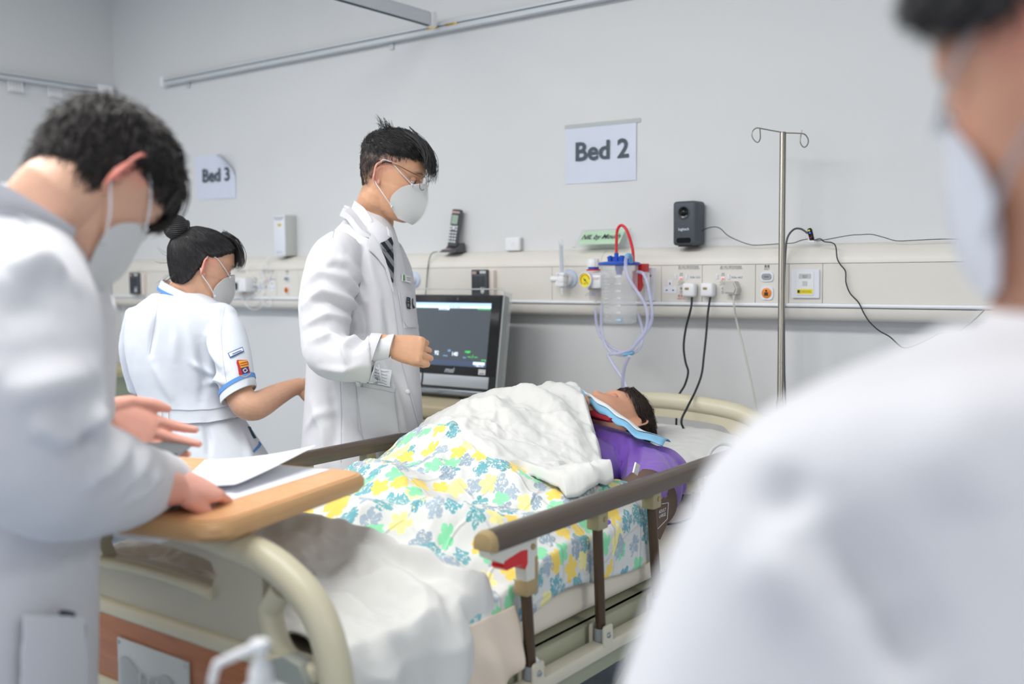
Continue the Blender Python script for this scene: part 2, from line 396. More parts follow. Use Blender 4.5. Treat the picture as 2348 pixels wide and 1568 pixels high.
# oxygen flowmeter
def outlet_disc(t, x, y, r):
    return obj('wall_collar', MB().lathe(onY(x, y, TF), -UY, [(r, 0), (r, .003), (r*.93, .006), (r*.6, .007)], 32), 'pale_blue', t)
t = thing('oxygen_flowmeter', 'white oxygen flowmeter with upright clear graduated tube plugged into the trunking', 'medical gas valve', fq(1307, 639))
outlet_disc(t, 1307, 639, .0335)
kb = fq(1305, 640); ax = V(-.0, -1, 0)
obj('outlet_knob', MB().lathe(kb, ax, [(.023, .004), (.024, .02), (.021, .03), (.012, .032)], 28), 'white_plastic', t)
bd = onY(1289, 640, TF-.05)
obj('valve_body', MB().cyl(kb-UY*.03, bd, .011, 18).box(bd, (.03, .028, .03), None, .006).box(bd-UZ*.016, (.026, .024, .022), None, .004).box(bd-UZ*.016-UX*.016, (.016, .02, .02), None, .003).box(bd+UZ*.017, (.036, .03, .012), None, .003), 'white_plastic', t)
obj('flow_knob', MB().lathe(bd-UX*.012, -UX+UY*-.25, [(.009, 0), (.011, .006), (.0115, .026), (.01, .031), (.004, .032)], 16), 'white_plastic', t)
tb = bd+UZ*.02; tt = onY(1286, 548, TF-.05); 
obj('flow_tube', MB().tube([tb, tb*.5+tt*.5, tt-UZ*.006, tt], [.0095, .009, .009, .003], 16), 'clear_jar', t)
obj('scale_tube', MB().cyl(tb, tt-UZ*.02, .005, 12), 'pale_blue', t)
for k in range(14): obj('scale_mark', MB().box(tb+(tt-tb)*(.07+k*.063)-UY*.0056, (.0085, .0006, .0012)), 'print_dark', t)
obj('nozzle', MB().lathe(bd-UZ*.027, -UZ, [(.005, 0), (.0035, .006), (.0048, .008), (.0034, .013), (.0045, .015), (.003, .02), (.004, .022), (.0025, .028)], 12), 'white_plastic', t)
text('print', 'O2', .007, bd+V(-.006, -.0155, .017), UX, UZ, 'print_blue', t)

# vacuum regulator with yellow gauge
rg = onY(1375, 640, TF-.07)
t = thing('vacuum_regulator', 'white suction regulator with round yellow gauge, red ring and ribbed top knob', 'medical gas valve', rg)
ga = onY(1343, 642, TF-.11); gx = unit(V(-.06, -1, 0)); gc = ga
obj('regulator_body', MB().tube([ga-gx*.006, ga-gx*.03, rg+UY*.03, rg+UY*.065], [.024, .027, .028, .02], 24).box(rg+V(.002, -.012, -.008), (.05, .05, .05), None, .012), 'white_plastic', t)
g = obj('gauge_case', MB().lathe(gc-gx*.008, gx, [(.026, 0), (.0275, .004), (.0275, .013), (.0245, .0145), (.024, .011)], 36), 'plate_white', t)
fr = frame(gx, UZ); gX, gY = unit(np.cross(UZ, gx)), UZ
obj('gauge_face', MB().cyl(gc+gx*.002, gc+gx*.0035, .0235, 32), 'yellow', t)
ring = []
for a in np.linspace(math.radians(150), math.radians(30), 9): ring.append(gc+gx*.004+gX*.0185*math.cos(a)+gY*.0185*math.sin(a))
obj('gauge_arc', MB().tube([gc+gx*.0038+(gX*math.cos(a)+gY*math.sin(a))*.018 for a in np.linspace(math.radians(230), math.radians(10), 20)], .0022, 6, flat=.3), 'red_plastic', t)
obj('gauge_needle', MB().tube([gc+gx*.0045-gX*.006+gY*.006, gc+gx*.0045+gX*.013-gY*.013], [.0012, .0007], 5).cyl(gc+gx*.003, gc+gx*.006, .003, 10), 'print_dark', t)
text('gauge_print', 'kPa', .007, gc+gx*.0042-gY*.012, gX, gY, 'print_dark', t)
kn = onY(1361, 618, TF-.06)
obj('red_ring', MB().cyl(kn-UZ*.004, kn+UZ*.001, .0245, 28), 'red_plastic', t)
obj('blue_band', MB().cyl(kn+UZ*.001, kn+UZ*.009, .0185, 24), 'blue_plastic', t)
rk = MB(); rr = []
for h, r in ((.009, .021), (.012, .022), (.03, .0205), (.036, .018), (.038, .012)):
    a = np.linspace(0, 2*pi, 48, endpoint=False); q = r*(1+.035*np.sign(np.sin(a*12))); rr.append(np.stack([kn[0]+q*np.cos(a), kn[1]+q*np.sin(a), np.full(48, kn[2]+h)], 1))
obj('top_knob', rk.rings(rr), 'white_plastic', t)
jr = onY(1365, 664, TF-.06)
obj('jar_collar', MB().cyl(jr+UZ*.006, jr, .0255, 24), 'grey_plastic', t)
obj('trap_jar', MB().lathe(jr, -UZ, [(.0235, 0), (.0225, .028), (.019, .034), (.006, .036)], 24), 'clear_jar', t)
obj('trap_filter', MB().lathe(jr, -UZ, [(.018, .002), (.0175, .026), (.014, .029)], 20), mat('filter_pink', 'E6D8D4', .7), t)
obj('jar_nipple', MB().cyl(jr-UZ*.035, jr-UZ*.048, .0045, 12), 'clear_jar', t)
text('jar_print', 'MUST CLEAN\nOR DISCONNECT', .0065, jr-UZ*.016-UY*.0242, UX, UZ, 'print_blue', t)
text('body_print', 'HIGH VACUUM\nSUCTION', .0048, rg+V(.006, -.0375, .002), UX, UZ, 'print_red', t)
text('body_print', 'MAX', .005, rg+V(-.012, -.0375, -.026), UX, UZ, 'print_blue', t)

# suction canister
cY = 2.93
cc = onY(1420, 606, cY); cr_ = .0625
can = thing('suction_canister', 'clear suction canister with blue lid hanging in front of the trunking', 'canister', onY(1420, 742, cY))
zt_, zb_ = cc[2], onY(1420, 741, cY)[2]
def cring(z): return V(cc[0], cY, z)
obj('jar', MB().lathe(cring(zb_), UZ, [(.01, .004), (cr_*.85, 0), (cr_*.92, .006), (cr_*.93, .012), (cr_, zt_-zb_-.004)], 44), 'clear_jar', can)
obj('lid', MB().lathe(cring(zt_-.003), UZ, [(cr_+.004, 0), (cr_+.0075, .002), (cr_+.0075, .007), (cr_+.002, .01), (cr_*.75, .0125), (.01, .013)], 44), 'blue_plastic', can)
obj('dip_tube', MB().cyl(cring(zt_), cring(zt_-.022), .014, 18).cyl(cring(zt_-.02), cring(zt_-.034), .010, 18), 'blue_plastic', can)
obj('float_valve', MB().lathe(cring(zb_+.004), UZ, [(.014, 0), (.014, .01), (.008, .014)], 16), 'cyan_plastic', can)
ports = [(1413.4, 588, .012), (1399.5, 601, .0095), (1426, 598, .0125), (1440, 596, .011)]
for k, (x, y, r) in enumerate(ports):
    p = onY(x, y, cY-.005+.012*(k % 2)); b = V(p[0], p[1], zt_+.006)
    obj('lid_port', MB().cyl(b, b+UZ*.016, r, 18).cyl(b+UZ*.015, b+UZ*.02, r*1.12, 18).cyl(b+UZ*.02, b+UZ*(.032 if k == 0 else .023), r*.6, 14), 'blue_plastic', can)
for k in range(15):
    z = zb_+.012+k*.0118; L = .026 if k % 2 == 0 else .016
    a = np.linspace(0, L/cr_, 5); R0 = cr_*(.93+.07*(z-zb_)/(zt_-zb_))+.0006
    th0 = math.radians(248)
    obj('scale_mark', MB().tube([V(cc[0]+R0*math.cos(th0+q), cY+R0*math.sin(th0+q), z) for q in a], .0007, 4), 'print_white', can)
for k, s in enumerate(('100', '300', '500', '700', '900', '1100', '1300')):
    z = zb_+.0135+k*.0236; th = math.radians(296); R0 = cr_*(.93+.07*(z-zb_)/(zt_-zb_))+.0016; nx = V(math.cos(th), math.sin(th), 0)
    text('scale_number', '~'+s, .009, V(cc[0], cY, z)+nx*R0, unit(np.cross(UZ, nx)), UZ, 'print_white', can, bold=.0002)
# red vacuum tube on the canister
rt = [(1413.4, 586), (1413.6, 552), (1415, 530), (1420, 519), (1427, 517), (1436, 526), (1445, 549), (1451, 575), (1452.5, 602)]
tag(obj('suction_tube', MB().tube([onY(x, y, cY-.004) for x, y in rt], .0049, 12, n=40), mat('red_tube', 'D8242C', .25, var=.04, coat=.3)), 'red rubber hose arching over the blue canister lid', 'tube')
# clear tubing loops
def s5(L): return [(1250+x/3.7333, 500+y/3.7333) for x, y in L]
tubing = thing('suction_tubing', 'clear lilac suction tubing looped under the canister and knotted above the patient', 'tube', onY(1420, 800, cY))
A = s5([(715, 330), (692, 345), (690, 410), (705, 490), (760, 590), (830, 690), (868, 780), (876, 880), (850, 985), (790, 1060), (735, 1120), (640, 1155), (565, 1162)])
A2 = s5([(545, 1170), (545, 1190), (600, 1280), (660, 1370), (700, 1450), (703, 1505), (690, 1518), (672, 1500), (661, 1440), (668, 1340), (685, 1260), (720, 1180)])
B = s5([(432, 775), (436, 870), (460, 980), (520, 1065), (600, 1125), (670, 1150)])
Cc = s5([(482, 735), (478, 850), (487, 980), (515, 1085), (570, 1150), (640, 1174), (690, 1170)])
Dd = s5([(790, 458), (838, 475), (875, 550), (900, 680), (916, 800), (905, 900), (862, 975), (800, 1040), (755, 1105), (750, 1155)])
Ee = s5([(795, 820), (825, 920), (835, 1000), (822, 1085), (790, 1135), (755, 1155)])
def dv(L, y0, y1): return [onY(x, y, y0+(y1-y0)*k/(len(L)-1)) for k, (x, y) in enumerate(L)]
for L, y0, y1, r in ((A, cY-.075, cY-.075, .0058), (A2, cY-.078, 2.72, .0058), (B, TF-.06, cY-.06, .0052), (Cc, cY-.03, cY-.06, .0048), (Dd, cY, cY-.06, .0056), (Ee, cY+.05, cY-.055, .0052)):
    obj('hose', MB().tube(dv(L, y0, y1), r, 10, n=60), 'clear_tube', tubing)
ca, cb = onY(1429, 813.5, cY-.075), onY(1452, 808.5, cY-.065)
obj('hose_connector', MB().tube([ca, ca*.7+cb*.3, ca*.4+cb*.6, cb], [.0068, .0058, .0058, .0078], 12), 'cyan_plastic', tubing)
obj('elbow_connector', MB().tube([onY(1447, 600, cY-.03), onY(1446, 588, cY-.05), onY(1440, 585, cY-.07), onY(1435, 589, cY-.075)], .0075, 12, n=12), 'cyan_plastic', tubing)
# red holder bracket on its rail plate
t = thing('canister_bracket', 'red plastic canister bracket on a white rail plate with screws', 'bracket', fq(1490, 650))
c, w, h = on_face(1481, 614, 1503, 689)
obj('rail_plate', MB().prism(rrect(w, h, .003), c, UX, UZ, .008), 'plate_white', t)
for y in (632, 672): obj('screw', MB().lathe(onY(1491, y, TF-.008), -UY, [(.0048, 0), (.0042, .002), (.001, .0025)], 14), 'screw', t)
a = onY(1472, 614, TF-.05); obj('red_clamp', MB().box(a+V(0, 0, 0), (.028, .05, .028), None, .003).prism([(-.012, .0), (.012, 0), (.010, -.03), (.014, -.05), (.004, -.07), (-.014, -.062)], a+V(-.008, 0, -.01), UX, UZ, .028), 'red_plastic', t)
obj('white_lever', MB().prism([(0, 0), (.011, .002), (.011, -.036), (.004, -.036), (-.016, -.03), (-.016, -.024), (-.002, -.022)], onY(1483, 627, TF-.04), UX, UZ, .01), 'white_plastic', t)

# green NIL by Mouth card in a clear holder
b0, b1 = onY(1330, 567, WY-.062), onY(1426, 565.5, WY-.062); h0, h1 = onY(1339, 531, WY-.012), onY(1444, 527, WY-.012)
b1 = V(b1[0], b0[1], b0[2]); zl = max(b0[2], z_top-.004)
t = thing('bed_sign_card', 'green NIL by Mouth card leaning in a clear acrylic holder on the trunking', 'sign', (b0+b1)/2)
h0 = V(h0[0], WY-.012, h0[2]); h1 = V(h0[0]+np.linalg.norm(b1-b0), WY-.012, h0[2]); b0 = V(h0[0], b0[1], b0[2]); b1 = V(h1[0], b1[1], b0[2])
up = unit(h0-b0); nn = np.cross(UX, up)
def rect(mb, lo, hi, off, th): 
    L = np.linalg.norm(h0-b0); W_ = h1[0]-h0[0]
    return mb.prism([(lo[0]*W_, lo[1]*L), (hi[0]*W_, lo[1]*L), (hi[0]*W_, hi[1]*L), (lo[0]*W_, hi[1]*L)], b0+nn*off, UX, up, th)
obj('card', rect(MB(), (0, .14), (1, 1), .001, .0006), 'paper_green', t)
obj('holder', rect(MB(), (-.03, 0), (1.14, 1.06), .002, .0016).box((b0+b1)/2+V(.008, -.006, 0), (np.linalg.norm(b1-b0)*1.17, .02, .002)), 'clear_acrylic', t)
L = np.linalg.norm(h0-b0)
text('lettering', 'NIL by Mouth', .032, b0+up*L*.58+UX*(h1[0]-h0[0])*.5+nn*.004, UX, up, 'print_dark', t, width=(h1[0]-h0[0])*.92, shear=.25, bold=.0003)

# socket panels
def uk_socket(t, x, y, s=1):
    c = fq(x, y); w = .0245*s
    obj('socket_face', MB().prism([(-w, -.018), (w, -.018), (w, .004), (.009, .004), (.009, .026), (-.009, .026), (-.009, .004), (-w, .004)], c, UX, UZ, .0012), 'plate_white', t)
    m = MB().box(c+V(0, -.0013, .014), (.004, .001, .008)).box(c+V(-.012, -.0013, -.008), (.006, .001, .004)).box(c+V(.012, -.0013, -.008), (.006, .001, .004))
    for q, sz in ((V(0, -.0013, .014), (.004, .001, .008)), (V(-.012, -.0013, -.008), (.006, .001, .004)), (V(.012, -.0013, -.008), (.006, .001, .004))): obj('pin_slot', MB().box(c+q, sz), 'dark_grey_plastic', t)
def s6(x, y): return 1500+x/2.8507, 430+y/2.8507
def socket_panel(label, x0, x1, sw, ind, tst, sock, code, cx, ess, tint='print_grey'):
    c, w, h = on_face(s6(x0, 0)[0], 610, s6(x1, 0)[0], 692)
    t = thing('socket_panel', label, 'wall socket', c)
    wtext('print', '最少每三個月按鈕測試', .0085, *s6(cx, 519), TF-.0004, tint, t, width=.074)
    wtext('print', 'PRESS TO TEST AT LEAST QUARTERLY', .0062, *s6(cx+2, 531), TF-.0004, tint, t, width=.079)
    for x in sw:
        p = fq(*s6(x, 584)); X = np.array([UX, rotm(UX, .12)@UY, rotm(UX, .12)@UZ])
        obj('switch_rocker', MB().box(p-UY*.001, (.0085, .005, .017), X, .001), 'plate_white', t)
    p = fq(*s6(ind, 592)); r = obj('test_indicator', MB().box(p-UY*.001, (.014, .004, .009), None, .001), 'plate_white', t)
    obj('red_lamp', MB().box(p+V(.001, -.003, -.0015), (.008, .0015, .004)), 'led_red', r)
    wtext('print', '重置\nRESET', .0055, *s6(ind, 569), TF-.0004, tint, t); wtext('print', '如常一次\nRED NORMAL\n綠燈通電\nGREEN TRIPPED', .0042, *s6(ind, 624), TF-.0004, tint, t)
    p = fq(*s6(tst, 658)); obj('test_button', MB().lathe(p, -UY, [(.0046, 0), (.0046, .001), (.003, .0012), (.003, .003), (.001, .0032)], 16), 'grey_plastic', t)
    wtext('print', '測試\nTEST', .0055, *s6(tst, 685), TF-.0004, tint, t)
    for x in sock: uk_socket(t, *s6(x, 655))
    wtext('print', code, .009, *s6(ind+90, 587), TF-.0004, 'print_blue', t)
    if ess: wtext('print', '緊急電', .0095, *s6(tst+3, 710), TF-.0004, 'print_red', t); wtext('print', 'ESSENTIAL', .0068, *s6(tst+3, 727), TF-.0004, 'print_red', t)
    return t
socket_panel('emergency socket panel marked 3LBa-12L2 with one empty three pin socket', 47, 313, (141, 214), 178, 177, (104,), '3LBa-12L2', 225, 1)
socket_panel('socket panel marked 3LBa-16L2 with two switches and a test button', 313, 660, (411, 489), 451, 450, (), '3LBa-16L2', 502, 0)
# nurse call
def call_unit(label, x, yr, yo, sc, tx):
    t = thing('nurse_call_panel', label, 'call button', fq(x, (yr+yo)/2))
    w = .036*sc
    obj('reset_surround', MB().prism(rrect(w, .0265*sc, .009*sc), fq(x, yr), UX, UZ, .004), 'plate_white', t)
    b = obj('reset_button', MB().prism(rrect(w*.76, .0165*sc, .0078*sc), fq(x, yr)-UY*.004, UX, UZ, .0025), 'grey_plastic', t)
    text('lettering', 'reset', .0075, fq(x, yr)-UY*.0068, UX, UZ, 'print_dark', t)
    obj('call_surround', MB().prism(rrect(w, .037*sc, .011*sc), fq(x, yo), UX, UZ, .004), 'plate_white', t)
    obj('call_button', MB().lathe(fq(x, yo)-UY*.004, -UY, [(.0135*sc, 0), (.0135*sc, .002), (.012*sc, .003), (.002, .0034)], 32), 'orange', t)
    p = fq(x, yo)-UY*.0073
    obj('nurse_symbol', MB().cyl(p+UZ*.0055*sc, p+UZ*.0055*sc-UY*.0006, .0026*sc, 14).prism([(-.005*sc, .002*sc), (.005*sc, .002*sc), (.0055*sc, -.007*sc), (-.0055*sc, -.007*sc)], p, UX, UZ, .0006).prism([(-.0026*sc, .0085*sc), (.0026*sc, .0085*sc), (.0018*sc, .0065*sc), (-.0018*sc, .0065*sc)], p, UX, UZ, .0006), 'print_dark', t)
    wtext('print', '重置', .0095, *tx, TF-.0004, 'print_dark', t); wtext('print', 'RESET', .0075, tx[0], tx[1]+6, TF-.0004, 'print_grey', t)
    return t
call_unit('nurse call panel beside the pole, grey reset button over orange call button', *s6(738, 0)[:1], s6(0, 582)[1], s6(0, 689)[1], 1.18, s6(738, 516))
call_unit('nurse call panel behind the standing doctor with small grey reset and orange call button', 658.5, 639, 664.7, 1, (658.5, 623))
# data outlet
t = thing('data_outlet', 'square white data outlet plate with yellow asset sticker', 'wall socket', fq(*s6(993, 628)))
p = fq(*s6(993, 628)); obj('outer_plate', MB().prism(rrect(.087, .087, .003), p, UX, UZ, .008), 'plate_white', t)
obj('inner_plate', MB().prism(rrect(.055, .072, .003), p-UY*.008+UZ*.001, UX, UZ, .002), 'white_plastic', t)
obj('label_window', MB().prism(rrect(.038, .015, .001), p-UY*.010+UZ*.023, UX, UZ, .0008), 'pale_grey_plastic', t)
obj('jack_shutter', MB().prism(rrect(.015, .015, .001), p-UY*.010+UZ*.0005, UX, UZ, .001), 'pale_grey_plastic', t)
text('lettering', '3SF-D-32\n0704-0', .0045, p-UY*.0112+UZ*.022, UX, UZ, 'print_dark', t)
st = obj('asset_sticker', MB().prism(rrect(.05, .015, .0005), p-UY*.010-UZ*.024, UX, UZ, .0004), 'yellow', t)
text('lettering', 'For Hospital Simulation\nuse only. Do not connect', .0036, p-UY*.0106-UZ*.024+UX*.002, UX, UZ, 'print_dark', t)
obj('sticker_symbol', MB().prism(rrect(.007, .009, .001), p+V(-.0195, -.0106, -.024), UX, UZ, .0003), 'print_dark', t)
# plugs with leads
def cable(mb, pts, r, n=80, seg=8): return mb.tube(pts, r, seg, n=n)
def square_plug(label, x, y, lead, grp):
    p = fq(x, y); t = thing('power_plug', label, 'plug', p, grp)
    obj('plug_body', MB().box(p-UY*.016, (.046, .031, .047), None, .009, 3), 'white_plastic', t)
    f = obj('fuse_cover', MB().prism(rrect(.015, .0085, .003), p-UY*.0316+V(-.003, 0, .004), UX, UZ, .0008), mat('fuse_tan', 'B49A78', .5), t)
    text('lettering', '13A', .005, p-UY*.0326+V(-.003, 0, .004), UX, UZ, 'print_dark', t)
    obj('lead', cable(MB(), lead, .0036), 'black_rubber', t)
    return t
HB = 2.9
l1 = [onY(*s6(a, b), Y) for a, b, Y in ((247, 715, TF-.018), (240, 790, TF-.035), (207, 920, 3.04), (193, 1040, 3.04), (205, 1140, 3.04), (222, 1205, 3.04), (200, 1290, 3.04), (157, 1365, 3.03), (150, 1440, 3.02), (145, 1515, 3.02))]; l1 += [l1[-1]-UZ*.3, l1[-1]-UZ*.5+UX*.05]
l2 = [onY(*s6(a, b), Y) for a, b, Y in ((367, 715, TF-.018), (350, 830, TF-.04), (340, 960, 3.0), (325, 1100, 2.97), (310, 1220, 2.94), (270, 1330, 2.90), (215, 1440, 2.83), (178, 1528, 2.80))]; l2 += [l2[-1]+V(.01, .01, -.05), l2[-1]+V(.02, .02, -.2)]
square_plug('white square plug in the emergency socket panel with black lead running behind the headboard', *s6(247, 668), l1, None)
square_plug('white square plug in the middle of the panels with black lead over the headboard', *s6(366, 667), l2, None)
p = fq(*s6(522, 655)); t = thing('power_plug', 'pale grey three pin plug with ribbed neck and grey lead', 'plug', p)
obj('plug_body', MB().prism([(-.022, -.018), (.02, -.02), (.025, -.002), (.014, .021), (-.012, .022), (-.025, .002)], p, UX, UZ, .03), mat('plug_grey', 'C6C4BE', .45, var=.03), t)
obj('plug_front', MB().prism([(-.017, -.014), (.015, -.015), (.019, -.002), (.011, .016), (-.009, .017), (-.019, .002)], p-UY*.03, UX, UZ, .004), 'plug_grey', t)
l3 = [onY(*s6(a, b), Y) for a, b, Y in ((522, 695, TF-.018), (522, 760, TF-.04), (540, 880, 3.04), (580, 1030, 3.03), (620, 1200, 3.02), (650, 1340, 3.01), (680, 1510, 3.0), (690, 1600, 3.0))]; l3 += [l3[-1]-UZ*.25]
obj('strain_relief', MB().lathe(l3[0], l3[1]-l3[0], [(.006, 0), (.0072, .003), (.005, .005), (.0068, .008), (.0048, .010), (.0062, .013), (.0044, .015), (.0056, .018), (.004, .02), (.0048, .024)], 14), 'plug_grey', t)
obj('lead', cable(MB(), l3, .0032), 'plug_grey', t)
# black desktop speaker on the trunking
a, b = onY(1541.5, 562, WY-.085), onY(1594, 562, WY-.085); w = b[0]-a[0]; hgt = onY(1567, 459.5, WY-.085)[2]-onY(1567, 561.5, WY-.085)[2]
sp = thing('desk_speaker', 'dark grey desktop speaker standing on the trunking', 'speaker', ((a[0]+b[0])/2, WY-.05, z_top))
sc_ = V((a[0]+b[0])/2, WY-.085, z_top+hgt/2+.003)
obj('cabinet', MB().box(sc_+UY*.038, (w, .076, hgt), None, .011, 3), 'dark_grey_plastic', sp)
dc = sc_+UZ*hgt*.24
obj('driver_surround', MB().lathe(dc+UY*.004, -UY, [(.0235, 0), (.0235, .005), (.02, .007), (.0175, .0055)], 32), 'dark_grey_plastic', sp)
obj('driver_cone', MB().lathe(dc, -UY, [(.0185, .0), (.018, .003), (.0125, .0015), (.011, .003), (.008, .006), (.002, .0075)], 32), 'black_gloss', sp)
for k in range(7): a_ = math.radians(205+k*22); obj('driver_glint', MB().box(dc+V(.0145*math.cos(a_), -.0042, .0145*math.sin(a_)*.8), (.003, .001, .0045)), 'pale_grey_plastic', sp) if False else None
obj('bass_port', MB().prism(rrect(w*.62, .0165, .007), sc_-UZ*hgt*.385-UY*.0002, UX, UZ, .0008), 'black_gloss', sp)
text('lettering', 'logitech', .0125, sc_-UZ*hgt*.135, UX, UZ, 'paper', sp, lift=.0006, bold=.0002)
obj('foot', MB().box(V(sc_[0], WY-.05, z_top+.0015), (w*.6, .05, .004)), 'black_plastic', sp)
def c6(L, Y, dy=0): return [onY(*s6(x, y), Y) for x, y in L]
spl = c6([(312, 283), (340, 268), (395, 257), (435, 270), (480, 312), (545, 345), (632, 374), (700, 375), (840, 366), (910, 362), (960, 345), (1003, 336)], WY-.055)
tag(obj('speaker_cable', cable(MB(), spl, .0014, 90, 6), 'black_rubber'), 'thin black cable from the desk speaker lying along the trunking top', 'cable')
spl = c6([(1003, 343), (975, 352), (930, 362), (922, 358), (960, 343)], WY-.06)
# small black microphone receiver
d0, d1 = onY(*s6(1013, 262), WY-.05), onY(*s6(1034, 350), WY-.058)
mic = thing('clip_microphone', 'small black cylindrical device with blue light standing on the trunking', 'microphone', d1)
ax = unit(d0-d1); obj('barrel', MB().lathe(d1, ax, [(.004, 0), (.0075, .002), (.0075, .02), (.0078, .0205), (.0078, .036), (.006, .041), (.002, .042)], 20), 'black_gloss', mic)
obj('yellow_mark', MB().box(d1+ax*.035-UY*.008, (.007, .0012, .005)), 'yellow', mic)
obj('blue_light', MB().ball(d1+ax*.027-UY*.0075+UX*.001, .0022, None, 10, 6), 'led_blue', mic)
obj('red_button', MB().cyl(d1+ax*.012-UY*.0072, d1+ax*.012-UY*.0085, .0022, 12), 'red_plastic', mic)
obj('base', MB().box(d1-UZ*.001, (.02, .02, .006), None, .001), 'white_plastic', mic)
obj('lead', cable(MB(), c6([(1003, 300), (985, 285), (958, 270), (920, 270), (886, 300), (866, 350), (858, 450), (851, 600), (848, 760), (850, 1000), (853, 1250), (862, 1450), (870, 1600)], WY-.085), .0031, 90), mat('lead_grey', '4C5058', .5), mic)
tag(obj('thin_cable', cable(MB(), c6([(1030, 352), (1090, 345), (1150, 335), (1280, 312), (1350, 308), (1420, 306), (1500, 325), (1585, 348), (1700, 345), (1870, 337), (2100, 336)], WY-.05), .0013, 80, 6), 'black_rubber'), 'thin dark cable lying on the trunking away from the small black device', 'cable')
tag(obj('thin_cable', cable(MB(), c6([(1045, 345), (1085, 335), (1112, 353), (1160, 360), (1186, 383), (1196, 460), (1216, 502), (1250, 547), (1254, 620), (1280, 690), (1335, 750), (1370, 820), (1410, 880), (1470, 935), (1540, 975), (1600, 1030), (1640, 1049), (1700, 1035), (1800, 990), (1870, 955), (1980, 947), (2030, 915), (2090, 868), (2160, 800)], TF-.012), .0019, 140, 6), 'black_rubber'), 'black cable sagging in a loop below the trunking at the far end', 'cable')

# cordless phone on its dock
a, b = onY(1003, 577, TF+.005), onY(1057, 577, TF+.005)
dk = V((a[0]+b[0])/2, WY-.04, z_top); ph = thing('cordless_phone', 'grey cordless phone standing in its charging dock on the trunking', 'phone', dk)
obj('dock', MB().rings([[dk+V(x*w_, y, z) for x, y in ((-1, -.036), (1, -.036), (1, .03), (-1, .03))] for z, w_ in ((0, .042), (.004, .043))]).prism([(-.033, .004), (.028, .004), (.028, .036), (.012, .036), (-.004, .016), (-.033, .009)], dk-UX*.036, UY, UZ, .072), mat('phone_grey', '55565A', .4, var=.06), ph)
obj('dock_label', MB().box(dk+V(-.004, -.026, .0118), (.03, .012, .001), np.array([UX, rotm(UX, .25)@UY, rotm(UX, .25)@UZ])), mat('rose_label', 'B89A96', .4), ph)
X = np.array([unit(V(.985, .1, .12)), V(0, 0, 0), V(0, 0, 0)]); up = unit(V(.10, .12, 1)); X[0] = unit(X[0]-up*(X[0]@up)); X[2] = up; X[1] = np.cross(up, X[0])
hc = dk+V(.004, .008, .094)+up*.0
hs = obj('handset', MB().box(hc, (.046, .022, .15), X, .009, 3), 'phone_grey', ph)
def ho(u, v, d=0): return hc+X[0]*u+X[2]*v-X[1]*(.0112+d)
obj('screen_bezel', MB().box(ho(0, .042), (.036, .001, .06), X), 'black_plastic', ph)
obj('screen', MB().box(ho(0, .033, .0006), (.029, .001, .036), X), mat('phone_lcd', '9DB3A6', .2), ph)
obj('earpiece_band', MB().box(ho(0, .062, .0004), (.036, .001, .009), X), 'rose_label', ph)
obj('navigation_pad', MB().box(ho(0, 0, .001), (.013, .002, .016), X, .002), 'aluminium', ph)
for s in (-1, 1):
    for v in (.005, -.006): obj('soft_key', MB().box(ho(s*.0135, v, .001), (.009, .002, .008), X, .001), 'aluminium', ph)
for r in range(4):
    for c_ in range(3): obj('key', MB().box(ho((c_-1)*.0125, -.019-r*.0118, .001), (.0095, .002, .0075), X, .0025), 'aluminium', ph)
obj('lead', cable(MB(), [onY(x, y, Y) for x, y, Y in ((1003, 577, WY-.03), (992, 580, TF-.004), (985, 592, TF-.004), (981, 615, TF-.005), (978, 650, TF-.012), (974, 700, TF-.02), (972, 760, 3.05))], .0019, 40, 6), mat('lead_green', '3C4A46', .5), ph)
# small white wall box
t = thing('sensor_box', 'small square white sensor box standing on the trunking', 'sensor', onY(1176, 574, WY-.02))
a, b = onY(1157, 574, WY-.028), onY(1190, 574, WY-.028); c = (a+b)/2; w = b[0]-a[0]; sh = .052
obj('cover', MB().box(V(c[0], WY-.019, z_top+sh/2), (w, .016, sh), None, .006, 3), 'white_plastic', t)
obj('back_plate', MB().box(V(c[0], WY-.005, z_top+sh/2), (w, .01, sh), None, .004, 2), 'pale_grey_plastic', t)
obj('dial', MB().cyl(V(c[0]+.004, WY-.027, z_top+sh*.48), V(c[0]+.004, WY-.0278, z_top+sh*.48), .009, 20), 'plate_white', t)
# white router box
r0, r1 = onY(630.5, 587, TF+.005), onY(655.6, 587, TF+.005); w = (r1[0]-r0[0]); rt_ = onY(642, 497, TF+.005)[2]
t = thing('router_box', 'tall white router box labelled 3-3 standing on the trunking', 'router', ((r0[0]+r1[0])/2, WY-.035, z_top))
cc_ = V((r0[0]+r1[0])/2, WY-.035, (z_top+rt_)/2+.004); hgt = rt_-z_top+.006
obj('case', MB().box(cc_+UY*.002, (w, .066, hgt), None, .002), 'pale_grey_plastic', t)
obj('front_cover', MB().box(cc_-UY*.033, (w*.99, .004, hgt*.99), None, .001), 'plate_white', t)
p = cc_-UY*.0352
text('lettering', 'WiFi/Simulate-003\nPW:1234567S', .0085, p+UZ*hgt*.42-UX*.002, UX, UZ, 'print_dark', t, width=w*.9)
obj('number_label', MB().box(p+UZ*hgt*.26+UX*.002-UY*.0002, (w*.5, .0008, .0155)), mat('label_cream', 'F0E6B4', .6), t)
text('lettering', '3-3', .013, p+UZ*hgt*.26+UX*.002-UY*.0008, UX, UZ, 'print_dark', t, bold=.0004)
text('lettering', 'LINKSYS', .0095, p-UZ*hgt*.41-UX*.004, UX, UZ, 'print_grey', t, width=w*.55)

